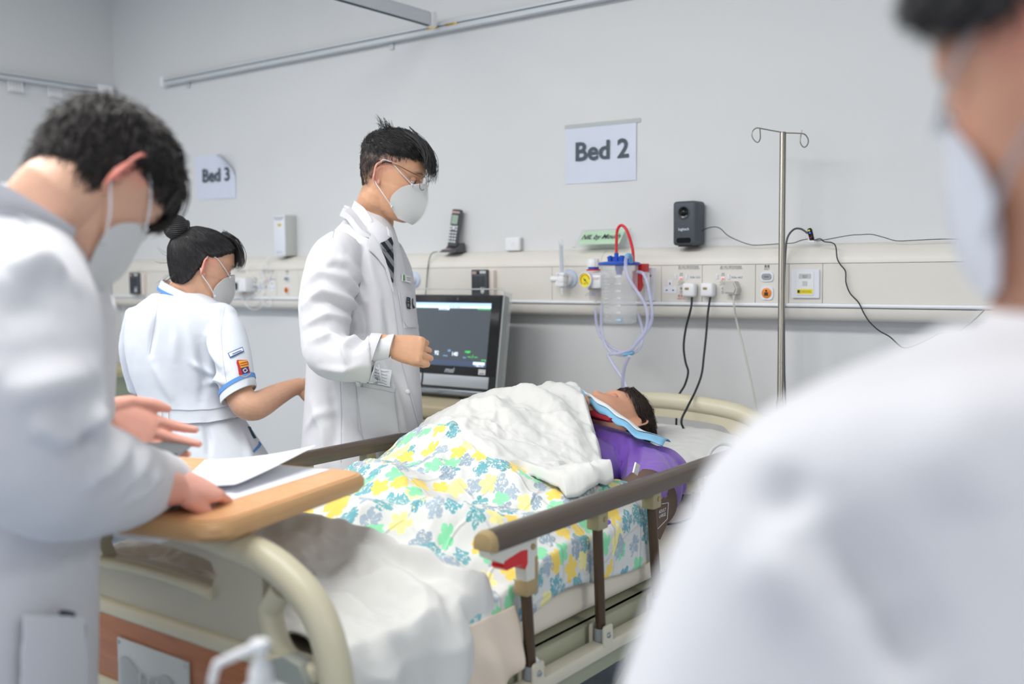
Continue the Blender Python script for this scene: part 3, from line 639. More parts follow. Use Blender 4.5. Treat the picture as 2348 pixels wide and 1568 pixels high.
# red-centred air outlet
t = thing('air_outlet', 'white round gas outlet with red centre beside the monitor', 'medical gas valve', fq(949, 641.5))
outlet_disc(t, 950, 641, .034)
obj('knob', MB().lathe(fq(948, 641.6), -UY, [(.021, .006), (.022, .02), (.02, .027), (.012, .029)], 28), 'white_plastic', t)
obj('red_button', MB().lathe(fq(948, 641.6)-UY*.028, -UY, [(.0125, 0), (.0125, .003), (.009, .004), (.003, .003)], 24), 'red_plastic', t)
text('lettering', 'VAC', .006, fq(948, 641.6)+V(.001, -.0325, 0), UX, UZ, 'print_white', t)
# dark grille call handsets in their holders
def grille(label, x0, x1, y0, y1, back):
    c, w, h = on_face(x0, y0, x1, y1); t = thing('call_handset', label, 'call handset', c)
    obj('holder', MB().box(c+V(w*.12, -.009, -.004), (w*1.2, .018, h*1.02), None, .002), mat('holder_cream', 'E2D8CE', .5), t)
    obj('body', MB().box(c-UY*.026, (w*.94, .018, h), None, .004), 'dark_grey_plastic', t)
    for k in range(9):
        z = c[2]+h*.22-k*h*.068
        for j in range(3): obj('grille_slot', MB().box(V(c[0]+(j-1)*w*.28-.002, c[1]-.0354, z), (w*.24, .001, h*.03)), 'black_plastic', t)
    obj('talk_button', MB().lathe(c+V(w*.24, -.035, -h*.32), -UY, [(w*.11, 0), (w*.1, .003), (.002, .004)], 18), 'pale_grey_plastic', t)
    obj('label', MB().box(c+V(w*.25, -.0354, h*.4), (w*.34, .0008, h*.085)), 'white_plastic', t)
    text('lettering', '3SP-8', .006, c+V(w*.25, -.0362, h*.4), UX, UZ, 'print_dark', t, width=w*.26)
    obj('label', MB().box(c+V(w*.24, -.0354, -h*.19), (w*.26, .0008, h*.055)), 'white_plastic', t)
    obj('rose_label', MB().box(c+V(-w*.28, -.0354, h*.38), (w*.24, .0008, h*.1)), 'rose_label', t)
    obj('sounder_hole', MB().cyl(c+V(-.002, -.0352, h*.37), c+V(-.002, -.0362, h*.37), w*.06, 12), 'black_gloss', t)
    return t
grille('dark grille call handset above the computer monitor', 1092, 1130, 618, 679, 1)
grille('dark grille call handset behind the nurse near the room corner', 308.5, 332, 625, 674.5, 1)
# bed 3 socket panel, adaptor and tangled leads
t = thing('socket_panel', 'socket panel between the nurse and the standing doctor with empty sockets', 'wall socket', fq(590, 655))
for x, y in ((597, 657), (624, 657)): uk_socket(t, x, y, .85)
for x in (556, 583): wtext('print', '最少每三個月按鈕測試', .0075, x-4 if x < 570 else x+34, 621.5, TF-.0004, 'print_grey', t, width=.07); wtext('print', 'PRESS TO TEST AT LEAST QUARTERLY', .0055, x-4 if x < 570 else x+34, 625.5, TF-.0004, 'print_grey', t, width=.072)
p = fq(610.5, 641); r = obj('test_indicator', MB().box(p-UY*.001, (.013, .004, .009), None, .001), 'plate_white', t); obj('red_lamp', MB().box(p+V(.001, -.003, -.0015), (.008, .0015, .004)), 'led_red', r)
obj('switch_rocker', MB().box(fq(618, 641)-UY*.001, (.009, .005, .017), None, .001), 'plate_white', t)
wtext('print', '3LBa-15L2', .0085, 626, 640, TF-.0004, 'print_blue', t); wtext('print', '緊急電\nESSENTIAL', .008, 561, 671, TF-.0004, 'print_red', t)
obj('test_button', MB().lathe(fq(610, 658), -UY, [(.005, 0), (.004, .003), (.001, .0032)], 14), 'grey_plastic', t)
c, w, h = on_face(549, 637, 582, 668)
t = thing('power_adaptor', 'white box power adaptor plugged into the socket panel beside the nurse', 'adaptor', c)
obj('adaptor_body', MB().box(c-UY*.028+UX*.02, (w*.85, .056, h), None, .004), 'white_plastic', t)
obj('adaptor_base', MB().box(c-UY*.006+UX*.028, (w*.9, .012, h*1.05), None, .003), 'pale_grey_plastic', t)
text('lettering', 'LINKSYS', .006, c-UY*.0565+V(.012, 0, h*.25), UX, UZ, 'print_grey', t)
def s55(L): return [(500+x/3.1307, 450+y/3.1307) for x, y in L]
w1 = s55([(225, 640), (300, 630), (330, 590), (300, 530), (250, 498), (212, 505), (205, 540), (240, 580), (300, 640), (290, 690), (220, 730), (200, 770), (260, 785), (310, 740), (340, 690), (380, 770), (345, 785), (280, 700), (200, 655), (165, 690), (185, 760), (235, 810), (300, 800), (340, 740), (330, 640), (300, 560), (310, 500), (345, 450), (400, 432), (470, 432)])
obj('white_lead', cable(MB(), [onY(x, y, TF-.014-.012*math.sin(k*1.3)) for k, (x, y) in enumerate(w1)], .0016, 200, 6), 'white_plastic', t)
w2 = s55([(230, 650), (330, 600), (378, 560), (372, 530), (340, 520), (310, 535), (340, 600), (350, 520), (345, 470), (365, 435)])
obj('white_lead', cable(MB(), [onY(x, y, TF-.012-.01*math.cos(k)) for k, (x, y) in enumerate(w2)], .0014, 90, 6), 'white_plastic', t)
c = onY(539, 656, TF-.05); t = thing('black_plug', 'black plug pushed into the side of the white adaptor', 'plug', c)
obj('plug_body', MB().box(c+UX*.002, (.05, .03, .034), None, .006), 'black_rubber', t)
obj('plug_neck', MB().tube([c-UX*.022, c-UX*.034], [.012, .007], 12), 'black_rubber', t)
c = fq(512, 668); t = thing('wall_plate', 'blank white socket plate half hidden by the nurse mask', 'wall socket', c)
obj('plate', MB().prism(rrect(.07, .05, .003), c, UX, UZ, .006), 'plate_white', t); obj('screw', MB().cyl(c-UY*.006, c-UY*.008, .004, 12), 'screw', t)
# ------------------------------------------------------------------ bedside cabinets
mat('cab_beige', 'B7AE95', .45, var=.04, vscale=5); mat('cab_green', '98A08C', .45, var=.04, vscale=5); mat('cab_tan', 'C6B795', .4, var=.03)
CZ = .885
def cabinet(label, x1, w, side):
    """right side at x1; stands with its back to the wall"""
    y1, y0 = WY-.01, 2.70; x0 = x1-w; t = thing('bedside_cabinet', label, 'cabinet', ((x0+x1)/2, (y0+y1)/2, 0))
    obj('carcass', MB().span((x0+.012, y0+.02, .10), (x1-.012, y1-.01, CZ-.05), .006), side, t)
    top = MB().span((x0, y0, CZ-.05), (x1, y1, CZ), .014, 3); obj('worktop', top, 'cab_tan', t)
    obj('worktop_rim', MB().span((x0+.03, y1-.022, CZ-.002), (x1-.03, y1-.002, CZ+.012), .004), 'cab_tan', t)
    for k, (za, zb) in enumerate(((.70, .828), (.50, .694), (.12, .494))):
        d = obj('drawer' if k < 2 else 'door', MB().span((x0+.016, y0+.004, za), (x1-.016, y0+.024, zb), .006), 'cab_beige', t)
        obj('handle_recess', MB().span((x0+.12, y0+.0015, zb-.06), (x1-.12, y0+.006, zb-.026), .002), mat('recess_dark', '6E6A5C', .5), d)
        obj('pull_lip', MB().span((x0+.11, y0-.004, zb-.03), (x1-.11, y0+.006, zb-.022), .002), 'cab_tan', d)
    obj('towel_rail', MB().tube([(x1, y0+.06, CZ-.045), (x1+.016, y0+.062, CZ-.045), (x1+.018, y0+.08, CZ-.045), (x1+.018, y1-.08, CZ-.045), (x1+.016, y1-.062, CZ-.045), (x1, y1-.06, CZ-.045)], .004, 10), 'chrome', t)
    for sx in (x0+.05, x1-.05):
        for sy in (y0+.06, y1-.06): cst = obj('castor', MB().cyl((sx-.011, sy, .03), (sx+.011, sy, .03), .03, 20).box((sx, sy, .075), (.03, .03, .06), None, .004), 'black_rubber', t)
    return t
cabinet('beige bedside cabinet carrying the computer monitor', -2.27, .49, 'cab_beige')
cabinet('green sided bedside cabinet in the room corner behind the nurse', XL+.255, .235, 'cab_green')

# ------------------------------------------------------------------ all-in-one computer monitor
m0 = V(-2.245, 2.885, CZ+.016); mw, mh = .545, .375               # bottom right front corner; leans back
mx = UX; ml = math.radians(9); mu = V(0, math.sin(ml), math.cos(ml)); mn = np.cross(mx, mu)
def mp(u, v, d=0): return m0+mx*(u-mw)+mu*v+mn*d                  # u from left, v from bottom, d towards the viewer
def mbx(mb, u0, v0, u1, v1, d0, d1, bev=0): 
    return mb.box(mp((u0+u1)/2, (v0+v1)/2, (d0+d1)/2), (u1-u0, v1-v0, d1-d0), np.array([mx, mu, mn]), bev, 3)
mon = thing('computer_monitor', 'black all in one computer screen with clear cover standing on the cabinet', 'monitor', m0-mx*mw/2-UZ*.016)
obj('casing', mbx(MB(), 0, 0, mw, mh, -.05, 0, .012), 'black_plastic', mon)
obj('bezel', mbx(MB(), .004, .075, mw-.004, mh-.004, 0, .005, .004), 'black_gloss', mon)
obj('speaker_bar', mbx(MB(), .012, .028, mw-.03, .072, 0, .004, .003), mat('silver', 'B9BEC4', .35, .4), mon)
sx0, sx1, sz0, sz1 = .045, mw-.045, .106, .342
obj('screen', mbx(MB(), sx0, sz0, sx1, sz1, .005, .0054), mat('screen_dark', '41484F', .25, emit=.55), mon)
S = lambda u, v, d=.0058: mp(sx0+(sx1-sx0)*u, sz0+(sz1-sz0)*v, d)
mat('screen_blue', 'A9CBF6', .4, emit=.75); mat('screen_pale', 'D4E4FA', .4, emit=.8); mat('screen_task', '3A4760', .4, emit=.7); mat('screen_white', 'E8F4FF', .4, emit=1); mat('screen_cyan', '7FB4F0', .4, emit=.9); mat('screen_green', '3BE05A', .4, emit=1)
def scr(name, u0, v0, u1, v1, m, d=.0056): w, h = sx1-sx0, sz1-sz0; obj(name, mbx(MB(), sx0+w*u0, sz0+h*v0, sx0+w*u1, sz0+h*v1, d-.0002, d), m, mon)
scr('title_bar', 0, .955, 1, 1, 'screen_blue'); scr('tool_bar', 0, .915, 1, .955, 'screen_pale'); scr('task_bar', 0, 0, 1, .09, 'screen_task'); scr('task_button', .865, .035, .985, .08, 'screen_pale', .0059); scr('drop_menu', .45, .885, .565, .915, 'screen_pale', .0059)
def st_(b, u, v, s, m): text('screen_text', b, s, S(u, v), mx, mu, m, mon, bold=s*.012)
st_('140', .665, .185, .021, 'screen_white'); st_('HR', .604, .235, .011, 'screen_cyan'); st_('92', .47, .19, .021, 'screen_white'); st_('br/min', .567, .155, .008, 'screen_cyan'); st_('bpm', .772, .142, .008, 'screen_cyan')
st_('NIBP', .80, .228, .012, 'screen_green'); st_('--- / ---', .855, .16, .017, 'screen_green'); st_('mmHg', .97, .115, .008, 'screen_green'); st_('Patient Simulation Mode', .93, .902, .006, 'screen_green'); st_('File  Edit  Profile', .62, .937, .008, 'screen_task'); st_('SCENARIO', .5, .9, .008, 'screen_task'); st_('^ 4 ■ ▬ 10:21', .93, .018, .007, 'screen_white')
text('logo', 'msi', .026, mp(mw*.60, .089, .0052), mx, mu, 'silver', mon, shear=.25, bold=.0009, width=.048)
obj('asset_label', mbx(MB(), mw-.078, .080, mw-.046, .099, .005, .0056), 'white_plastic', mon)
for k in range(9): obj('barcode_bar', mbx(MB(), mw-.073+k*.0026, .082, mw-.0718+k*.0026+.0007*(k % 2), .087, .0056, .0059), 'print_dark', mon)
text('lettering', 'S/N1210362', .0048, mp(mw-.062, .0935, .0058), mx, mu, 'print_dark', mon)
obj('webcam', MB().cyl(mp(mw*.62, mh-.018, .005), mp(mw*.62, mh-.018, .0062), .0055, 18), 'dark_grey_plastic', mon)
obj('chin_bar', mbx(MB(), .01, -.004, mw-.012, .020, -.01, .008, .006), mat('chin_metal', '8C9296', .15, .9), mon)
ac = MB(); mbx(ac, -.01, -.012, mw+.016, mh+.018, .012, .0155, .001); obj('clear_cover', ac, mat('cover_clear', 'F2F6F6', .08, alpha=.012, spec=.1), mon)
rim = [mp(u, v, .0138) for u, v in ((mw-.1, -.012), (mw+.002, -.012), (mw+.012, -.008), (mw+.016, .002), (mw+.016, mh+.004), (mw+.012, mh+.014), (mw+.002, mh+.018), (.0, mh+.018))]
obj('cover_edge', MB().tube(rim, .003, 8), mat('rim_clear', 'D9DEDE', .08, alpha=.55, spec=.8), mon)
sd = MB(); mbx(sd, mw+.013, .0, mw+.016, mh+.01, -.035, .012); obj('cover_side', sd, mat('side_clear', 'E4E9E8', .05, alpha=.3, spec=.8), mon)
obj('cover_tab', mbx(MB(), mw-.095, -.022, mw-.06, -.006, .008, .02, .002), 'clear_acrylic', mon)
obj('stand_foot', MB().span((m0[0]-mw*.7, m0[1]+.0, CZ), (m0[0]-mw*.3, m0[1]+.09, CZ+.02), .004), 'black_plastic', mon)
tag(obj('screen_cable', MB().tube(spline([onY(958, 826, 2.80), onY(966, 836, 2.80), onY(969, 856, 2.80), onY(966, 882, 2.81), onY(955, 905, 2.82), onY(940, 920, 2.84)], 24), .0032, 8), 'black_rubber'), 'short black cable curling in front of the screen beside the raised fist', 'cable')
pa = V(-2.235, 3.02, CZ)
t = thing('power_brick', 'black power plug block on the cabinet behind the screen with thin lead', 'adaptor', pa)
obj('block', MB().box(pa+UZ*.016, (.05, .07, .032), None, .005).box(pa+V(.0, .0, .035), (.026, .03, .03), None, .004), 'black_rubber', t)
obj('lead', cable(MB(), [pa+V(.02, -.02, .018), pa+V(.045, -.03, .02), pa+V(.075, -.05, .0), pa+V(.085, -.06, -.06), pa+V(.085, -.06, -.3)], .0035, 30), 'black_rubber', t)

# ------------------------------------------------------------------ IV pole
px_, py_ = -1.203, 2.97
iv = thing('iv_pole', 'slim steel drip pole with two looped hooks standing behind the bed', 'drip stand', (px_, py_, 0))
pt = onY(1790, 303, py_)[2]
obj('pole', MB().lathe((px_, py_, .05), UZ, [(.0125, 0), (.0125, .9), (.0095, .905), (.0095, pt-.055), (.008, pt-.05)], 20), 'steel', iv)
s7 = lambda x, y: (1700+x/13.044, 280+y/13.044)
h1 = [(1180, 300), (900, 250), (560, 185), (440, 180), (340, 260), (310, 380), (350, 500), (440, 595), (510, 590), (560, 500), (565, 350), (550, 170)]
h2 = [(1180, 320), (1450, 325), (1780, 340), (1900, 370), (1985, 480), (2000, 600), (1950, 710), (1870, 750), (1790, 680), (1755, 560), (1780, 380), (1805, 230)]
for h in (h1, h2):
    obj('hook', MB().tube([onY(*s7(x, y), py_+(.02*k/len(h) if h is h2 else -.02*k/len(h))) for k, (x, y) in enumerate(h)], .0019, 8, n=60), 'steel', iv)
for k in range(5):
    a = 2*pi*k/5+.3; e = V(px_+.22*math.cos(a), py_+(.13 if math.sin(a) > 0 else .22)*math.sin(a), .06)
    obj('base_leg', MB().tube([(px_, py_, .09), e], .012, 8), 'steel', iv); obj('castor', MB().cyl(e-UX*.01+V(0, 0, -.032), e+UX*.01+V(0, 0, -.032), .027, 16), 'black_rubber', iv)
# ------------------------------------------------------------------ hospital bed
mat('bed_plastic', 'C9C2A8', .4, var=.02, vscale=4); mat('bed_cream', 'D9D2B8', .4, var=.02, vscale=4); mat('frame_cream', 'CFC9B6', .4, var=.03); mat('frame_green', 'A2A38C', .45, var=.05)
mat('rail_brown', '5C4F44', .28, .35, var=.12, vscale=6, stretch=(30, 1, 30), coat=.3); mat('post_brown', '5A4838', .3, .5, var=.12, vscale=8, stretch=(1, 1, .2)); mat('rail_tan', 'A89268', .4, var=.05); mat('rail_olive', 'A39A78', .4, var=.05)
def wood(name, c1, c2, sc=(3, 40, 40)):
    m = mat(name, c1, .4); t = NT(m); b = t.n['Principled BSDF']; tc = t.add('ShaderNodeTexCoord'); mp_ = t.add('ShaderNodeMapping'); mp_.inputs['Scale'].default_value = sc
    t.link(tc.outputs['Object'], mp_.inputs[0]); n = t.add('ShaderNodeTexNoise', i_Scale=3.0, i_Detail=6.0, i_Distortion=.6); t.link(mp_.outputs[0], n.inputs['Vector'])
    r = t.add('ShaderNodeValToRGB'); r.color_ramp.elements[0].position = .35; r.color_ramp.elements[1].position = .68; r.color_ramp.elements[0].color = (*srgb(c2), 1); r.color_ramp.elements[1].color = (*srgb(c1), 1)
    t.link(n.outputs[0], r.inputs[0]); t.link(r.outputs[0], b.inputs['Base Color'])
wood('wood_panel', 'AF7149', 'A06240'); wood('wood_table', 'E0AE7E', 'D8A06E', (8, 30, 30))
BX0, BX1, BXC = -2.03, -1.11, -1.57
bed = thing('hospital_bed', 'cream hospital bed with brown folding side rails and wood panelled ends', 'bed', (BXC, 2.0, 0))
# end boards: a thick arched tube frame with a recessed panel
def board(name, y, sgn, mfr, ztop, zcor, zbot=.30):
    """arched end board at y; sgn: side facing away from the mattress"""
    hw = .455; half = [(BXC-hw+.012, zbot), (BXC-hw+.004, zcor-.30), (BXC-hw+.012, zcor-.14), (BXC-hw+.05, zcor-.045), (BXC-hw+.13, zcor+.008), (BXC-hw*.5, ztop-.014), (BXC, ztop)]
    path = half+[(2*BXC-x, z) for x, z in half[:-1][::-1]]
    sp_ = spline([V(x, y, z) for x, z in path], 90)
    b = obj(name, MB().tube(sp_, .027, 16, up=V(0, 1, 0)), mfr, bed)
    return b, sp_
fb, fsp = board('footboard', 1.05, -1, 'bed_plastic', .918, .875)
hb, hsp = board('headboard', 2.91, 1, 'bed_cream', .935, .88)
def arch_z(sp_, x):
    top = sp_[10:-10]; return float(np.interp(x, top[:, 0], top[:, 2]))
def webbed(parent, sp_, y, m, slot_top, slot_bot, slot_hw, side_in, zlow, th=.03):
    """panel under the arch with a hand slot and open side windows: built from strips"""
    mb = MB(); xs_ = np.linspace(BXC-side_in, BXC+side_in, 41); zt2 = [arch_z(sp_, x) for x in xs_]
    up, lo, st, sb = [], [], [], []
    for x, z in zip(xs_, zt2):
        u = abs(x-BXC)/slot_hw; k = math.sqrt(max(0, 1-max(0, (u-.86)/.14)**2)) if u < 1 else 0
        mid = z-(slot_top+slot_bot)/2; hh = (slot_bot-slot_top)/2*k
        up.append((x, z-.015)); st.append((x, mid+hh)); sb.append((x, mid-hh)); lo.append((x, zlow))
    def strip(A, B, t0=th): 
        f = np.array([[V(x, y-t0/2, z) for x, z in A], [V(x, y-t0/2, z) for x, z in B], [V(x, y+t0/2, z) for x, z in B], [V(x, y+t0/2, z) for x, z in A]])
        n = len(A); fs = []
        for r in range(4):
            for j in range(n-1): a_, b_ = r*n+j, ((r+1) % 4)*n+j; fs.append((a_, a_+1, b_+1, b_))
        fs += [(0, n, 2*n, 3*n), (n-1, 4*n-1, 3*n-1, 2*n-1)]
        mb.raw(f.reshape(-1, 3), fs)
    strip(up, st); strip(sb, lo)
    return obj('board_panel', mb, m, parent)
mat('panel_grey', 'A8A797', .45, var=.02)
webbed(fb, fsp, 1.05, mat('panel_beige', 'B9B39F', .45, var=.02), .036, .082, .175, .292, .50, .026)
webbed(hb, hsp, 2.91, 'bed_cream', .05, .10, .235, .33, .45, .026)
obj('slot_lip', MB().tube(spline([V(BXC+u*.165, 1.035, arch_z(fsp, BXC+u*.165)-.090) for u in np.linspace(-1, 1, 9)], 30), .011, 10), 'bed_plastic', fb)
for s in (-1, 1):
    xi = BXC+s*.295
    obj('window_edge', MB().tube(spline([V(xi+s*.03, 1.05, arch_z(fsp, xi+s*.03)-.03), V(xi+s*.003, 1.05, arch_z(fsp, xi)-.075), V(xi, 1.05, .81), V(xi+s*.012, 1.05, .77), V(xi+s*.04, 1.05, .742), V(xi+s*.09, 1.05, .735)], 30), .02, 12), 'bed_plastic', fb)
obj('cross_band', MB().span((BXC-.42, 1.026, .722), (BXC+.42, 1.07, .755), .012, 3), 'bed_plastic', fb)
obj('cross_band', MB().span((BXC-.42, 1.026, .565), (BXC+.42, 1.07, .603), .012, 3), 'bed_plastic', fb)
obj('wood_panel', MB().span((BXC-.40, 1.034, .598), (BXC+.40, 1.06, .726), .002), 'wood_panel', fb)
obj('lower_panel', MB().span((BXC-.42, 1.04, .30), (BXC+.42, 1.06, .57), .004), mat('under_panel', '8F9080', .5), fb)
obj('lower_panel', MB().span((BXC-.42, 2.9, .30), (BXC+.42, 2.93, .5), .004), 'bed_cream', hb)
for s in (-1, 1):
    xk = BXC+s*.362
    obj('corner_buffer', MB().prism([(-.055, -.13), (.05, -.13), (.05, .035), (.035, .055), (.0, .062), (-.035, .048), (-.055, .01)], V(xk, 1.045, .70), UX, UZ, .03), mat('buffer_grey', '9A9F98', .5, var=.03), fb)
    obj('buffer_plate', MB().prism([(-.04, -.09), (.03, -.09), (.03, .0), (-.04, .012)], V(xk, 1.014, .68), UX, UZ, .004), 'buffer_grey', fb)
    for q in (-.03, .02): obj('screw', MB().cyl((xk+q*.6, 1.011, .645), (xk+q*.6, 1.008, .645), .0045, 10), 'screw', fb)
# mattress platform and understructure
obj('mattress_platform', MB().span((-2.0, 1.09, .555), (-1.16, 2.88, .60), .006), 'frame_green', bed)
for x in (-2.0, -1.165): obj('side_member', MB().span((x-.014, 1.07, .48), (x+.014, 2.9, .60), .004), 'frame_green', bed)
obj('cross_member', MB().span((-1.99, 1.35, .40), (-1.17, 1.41, .50), .004), 'frame_cream', bed); obj('cross_member', MB().span((-1.99, 2.45, .40), (-1.17, 2.51, .50), .004), 'frame_cream', bed)
for x in (-1.30, -1.84):
    for y0, y1 in ((1.40, 1.95), (2.46, 2.0)): obj('lift_arm', MB().tube([(x, y0, .46), (x, y1, .16)], .028, 4, flat=.5), 'frame_cream', bed)
obj('base_frame', MB().span((-1.99, 1.15, .12), (-1.93, 2.85, .18), .004).span((-1.21, 1.15, .12), (-1.15, 2.85, .18), .004).span((-1.95, 1.22, .12), (-1.19, 1.28, .18), .004).span((-1.95, 2.72, .12), (-1.19, 2.78, .18), .004), 'frame_cream', bed)
for x in (-1.96, -1.18):
    for y in (1.2, 2.8):
        c_ = obj('castor', MB().cyl((x-.02, y, .06), (x+.02, y, .06), .06, 24), 'black_rubber', bed); obj('castor_fork', MB().span((x-.03, y-.02, .06), (x+.03, y+.02, .13), .004), 'grey_plastic', c_)
# side rails
def side_rail(x, s, y0, y1, posts):
    """s: +1 when outside is +X"""
    r = obj('side_rail', MB().span((x-.017, y0+.02, .545), (x+.017, y1+.1, .572), .003), 'frame_cream', bed)
    prof = [(-.023, .0), (.023, .0), (.0245, .012), (.021, .026), (.012, .034), (0, .037), (-.012, .034), (-.021, .026), (-.0245, .012)]
    zr = .853
    obj('handrail', MB().rings([[(x+a, y, zr+b) for a, b in prof] for y in (y0+.012, y1)]), 'rail_brown', r)
    obj('rail_end_cap', MB().rings([[(x+a*k, y, zr+.017+(b-.017)*k) for a, b in prof] for y, k in ((y0+.012, 1.04), (y0+.003, 1.0), (y0-.004, .85), (y0-.006, .5))]), 'rail_tan', r)
    obj('rail_end_cap', MB().rings([[(x+a*k, y, zr+.017+(b-.017)*k) for a, b in prof] for y, k in ((y1, 1.04), (y1+.008, 1.0), (y1+.016, .6))]), 'rail_tan', r)
    for k, (yt, yb) in enumerate(posts):
        if k: obj('post_clamp', MB().span((x-.016, yt-.019, zr-.038), (x+.016, yt+.019, zr+.004), .004), 'rail_olive', r); obj('clamp_rivet', MB().cyl((x+s*.016, yt+.004, zr-.016), (x+s*.019, yt+.004, zr-.016), .006, 14), 'rail_tan', r)
        ztop = zr-.03 if k else .765
        obj('post', MB().cyl((x, yt, ztop), (x, yb, .585), .0112, 16), 'post_brown', r)
        obj('post_sleeve', MB().cyl((x, yb, .60), (x, yb, .573), .0145, 16), 'grey_plastic', r)
        for q in (-1, 1): obj('clevis_plate', MB().prism(rrect(.036, .046, .007), V(x+q*.0165-.002, yb, .586), UY, UZ, .004), 'frame_cream', r)
        obj('clevis_bolt', MB().lathe((x+s*.0205, yb, .588), UX*s, [(.0058, 0), (.005, .002), (.001, .003)], 12), 'screw', r)
    yt = posts[0][0]
    lh = obj('latch_housing', MB().prism([(-.125, .0), (.02, .004), (.022, -.035), (.02, -.085), (-.012, -.088), (-.016, -.048), (-.028, -.036), (-.085, -.03), (-.12, -.012)], V(x-.013, yt, zr), UY, UZ, .026), mat('housing_cream', 'D8D6CC', .4), r)
    obj('latch_collar', MB().span((x-.016, yt-.016, .742), (x+.016, yt+.021, .772), .004).span((x-.013, yt+.012, .765), (x+.014, yt+.024, .815), .003), 'rail_tan', r)
    obj('red_latch', MB().prism([(-.082, -.026), (-.03, -.018), (-.012, -.02), (-.012, -.046), (-.02, -.056), (-.028, -.048), (-.034, -.042), (-.078, -.044), (-.086, -.038)], V(x-.0145, yt, zr), UY, UZ, .029), 'red_plastic', r)
    obj('housing_rivet', MB().cyl((x+s*.013, yt+.006, zr-.018), (x+s*.016, yt+.006, zr-.018), .006, 14), 'rail_tan', r)
    return r
PN = [(1.531, 1.547), (1.787, 1.80), (2.018, 2.045), (2.237, 2.26), (2.45, 2.475)]
side_rail(-1.12, 1, 1.405, 2.56, PN)
side_rail(-2.02, -1, 1.405, 2.56, PN)
# ID card holder on the foot panel
ih = thing('chart_holder', 'clear wavy card holder screwed to the wood panel of the foot end', 'card holder', (-1.57, 1.03, .54))
hx0, hx1 = onY(270, 1450, 1.03)[0], onY(431, 1480, 1.03)[0]; hz1 = .69; hz0 = .565
obj('back_plate', MB().span((hx0, 1.028, hz0), (hx1, 1.033, hz1), .001), mat('holder_grey', 'BFC2C0', .35, var=.04), ih)
wave = [(hx0+.006, hz0+.004)]+[(hx1-.004, hz0+.004)]+[(hx0+(hx1-hx0)*u, hz1-.04-.0+.012*math.sin(u*11)-.012*u) for u in np.linspace(.97, .04, 24)]
obj('front_pocket', MB().prism(wave, V(0, 1.026, 0), UX, UZ, .003), mat('pocket_clear', 'C4C8C6', .3, alpha=.35), ih)
for k in range(4): xk = hx0+(hx1-hx0)*(.36+.12*k); obj('pocket_rib', MB().span((xk, 1.0215, hz0+.005), (xk+.0035, 1.0235, hz1-.045-.004*k), .0004), 'holder_grey', ih)
for x, z in ((hx0+.006, hz1-.008), (hx1-.006, hz1-.008), (hx0+.006, hz0+.004)): obj('screw', MB().lathe((x, 1.028, z), -UY, [(.0038, 0), (.003, .002), (.001, .0022)], 12), 'screw', ih)

# ------------------------------------------------------------------ overbed table
TZ = .968; ta = math.radians(-11.5)
tX, tY = V(math.cos(ta), -math.sin(ta)*-1, 0), None
tdir = unit(V(-.115, .479, 0)); tlat = V(-tdir[1], tdir[0], 0)     # along the short edge, and to the left
tc_ = onZ(856, 1081, TZ)
def tp(u, v, z=TZ): return tc_+tdir*(-u)+tlat*v+UZ*(z-TZ)          # u towards the viewer, v to the left
U_, V_ = .46, .80
tab = thing('overbed_table', 'wood top overbed table with rounded tan edge standing across the bed foot', 'table', V(*tp(U_/2, V_*.95)[:2], 0))
pl = rrect(V_, U_, .045, 7); mid = tp(U_/2, V_/2)
def tring(k, z): return [mid+tlat*(x*(1-2*k/V_))+tdir*(y*(1-2*k/U_))+UZ*z for x, y in pl]
obj('table_edge', MB().rings([tring(.03, -.034), tring(.008, -.032), tring(.0, -.022), tring(0, -.010), tring(.006, -.001), tring(.012, .0)]), mat('table_rim', 'C89C6C', .4, var=.02), tab)
obj('table_top', MB().rings([tring(.012, -.004), tring(.012, .0015)]), 'wood_table', tab)
cb_ = tp(U_/2, V_*.93)
obj('column', MB().span((cb_[0]-.03, cb_[1]-.02, .08), (cb_[0]+.03, cb_[1]+.02, TZ-.033), .004), 'white_plastic', tab)
obj('under_bracket', MB().box(tp(U_*.5, V_*.62, TZ-.042), (.5, .06, .018), np.array([tlat, -tdir, UZ]), .003).box(tp(U_*.93, V_*.22, TZ-.038), (.10, .03, .012), np.array([tlat, -tdir, UZ]), .002), 'white_plastic', tab)
obj('base_foot', MB().span((cb_[0]-.03, cb_[1]-.25, .03), (cb_[0]+.03, cb_[1]+.25, .08), .006), 'white_plastic', tab)
obj('base_runner', MB().span((cb_[0], cb_[1]-.25, .035), (cb_[0]+.55, cb_[1]-.2, .075), .006).span((cb_[0], cb_[1]+.2, .035), (cb_[0]+.55, cb_[1]+.25, .075), .006), 'white_plastic', tab)
for x in (0, .52):
    for y in (-.225, .225): obj('castor', MB().cyl((cb_[0]+x-.012, cb_[1]+y, .018), (cb_[0]+x+.012, cb_[1]+y, .018), .018, 16), 'black_rubber', tab)
text('printing', '3B', .02, tp(.41, .2, TZ+.0016), -tlat, tdir, 'print_red', tab) if False else None
# papers on the table
def sheet(name, label, px, z, m='paper_white', lift=None, th=.0006, n=10):
    P = [onZ(x, y, z) for x, y in px]; G = np.array([[(P[0]*(1-u)+P[1]*u)*(1-v)+(P[3]*(1-u)+P[2]*u)*v for u in np.linspace(0, 1, n)] for v in np.linspace(0, 1, n)])
    if lift: 
        for i in range(n):
            for j in range(n): G[i, j] += UZ*lift(j/(n-1), i/(n-1))
    return tag(obj(name, MB().slab(G, th, UZ), m, fixn=False), label, 'paper')
sheet('paper_sheet', 'white paper sheet lying flat on the overbed table', [(480, 1052), (757, 1076), (462, 1166), (345, 1150)], TZ+.0025)
sheet('paper_sheet', 'upper paper sheet lifting at its far corner under the writing hand', [(470, 1054), (726, 1066), (540, 1128), (400, 1120)], TZ+.005, lift=lambda u, v: .026*u**2*(1-v)**1.3+.014*u)

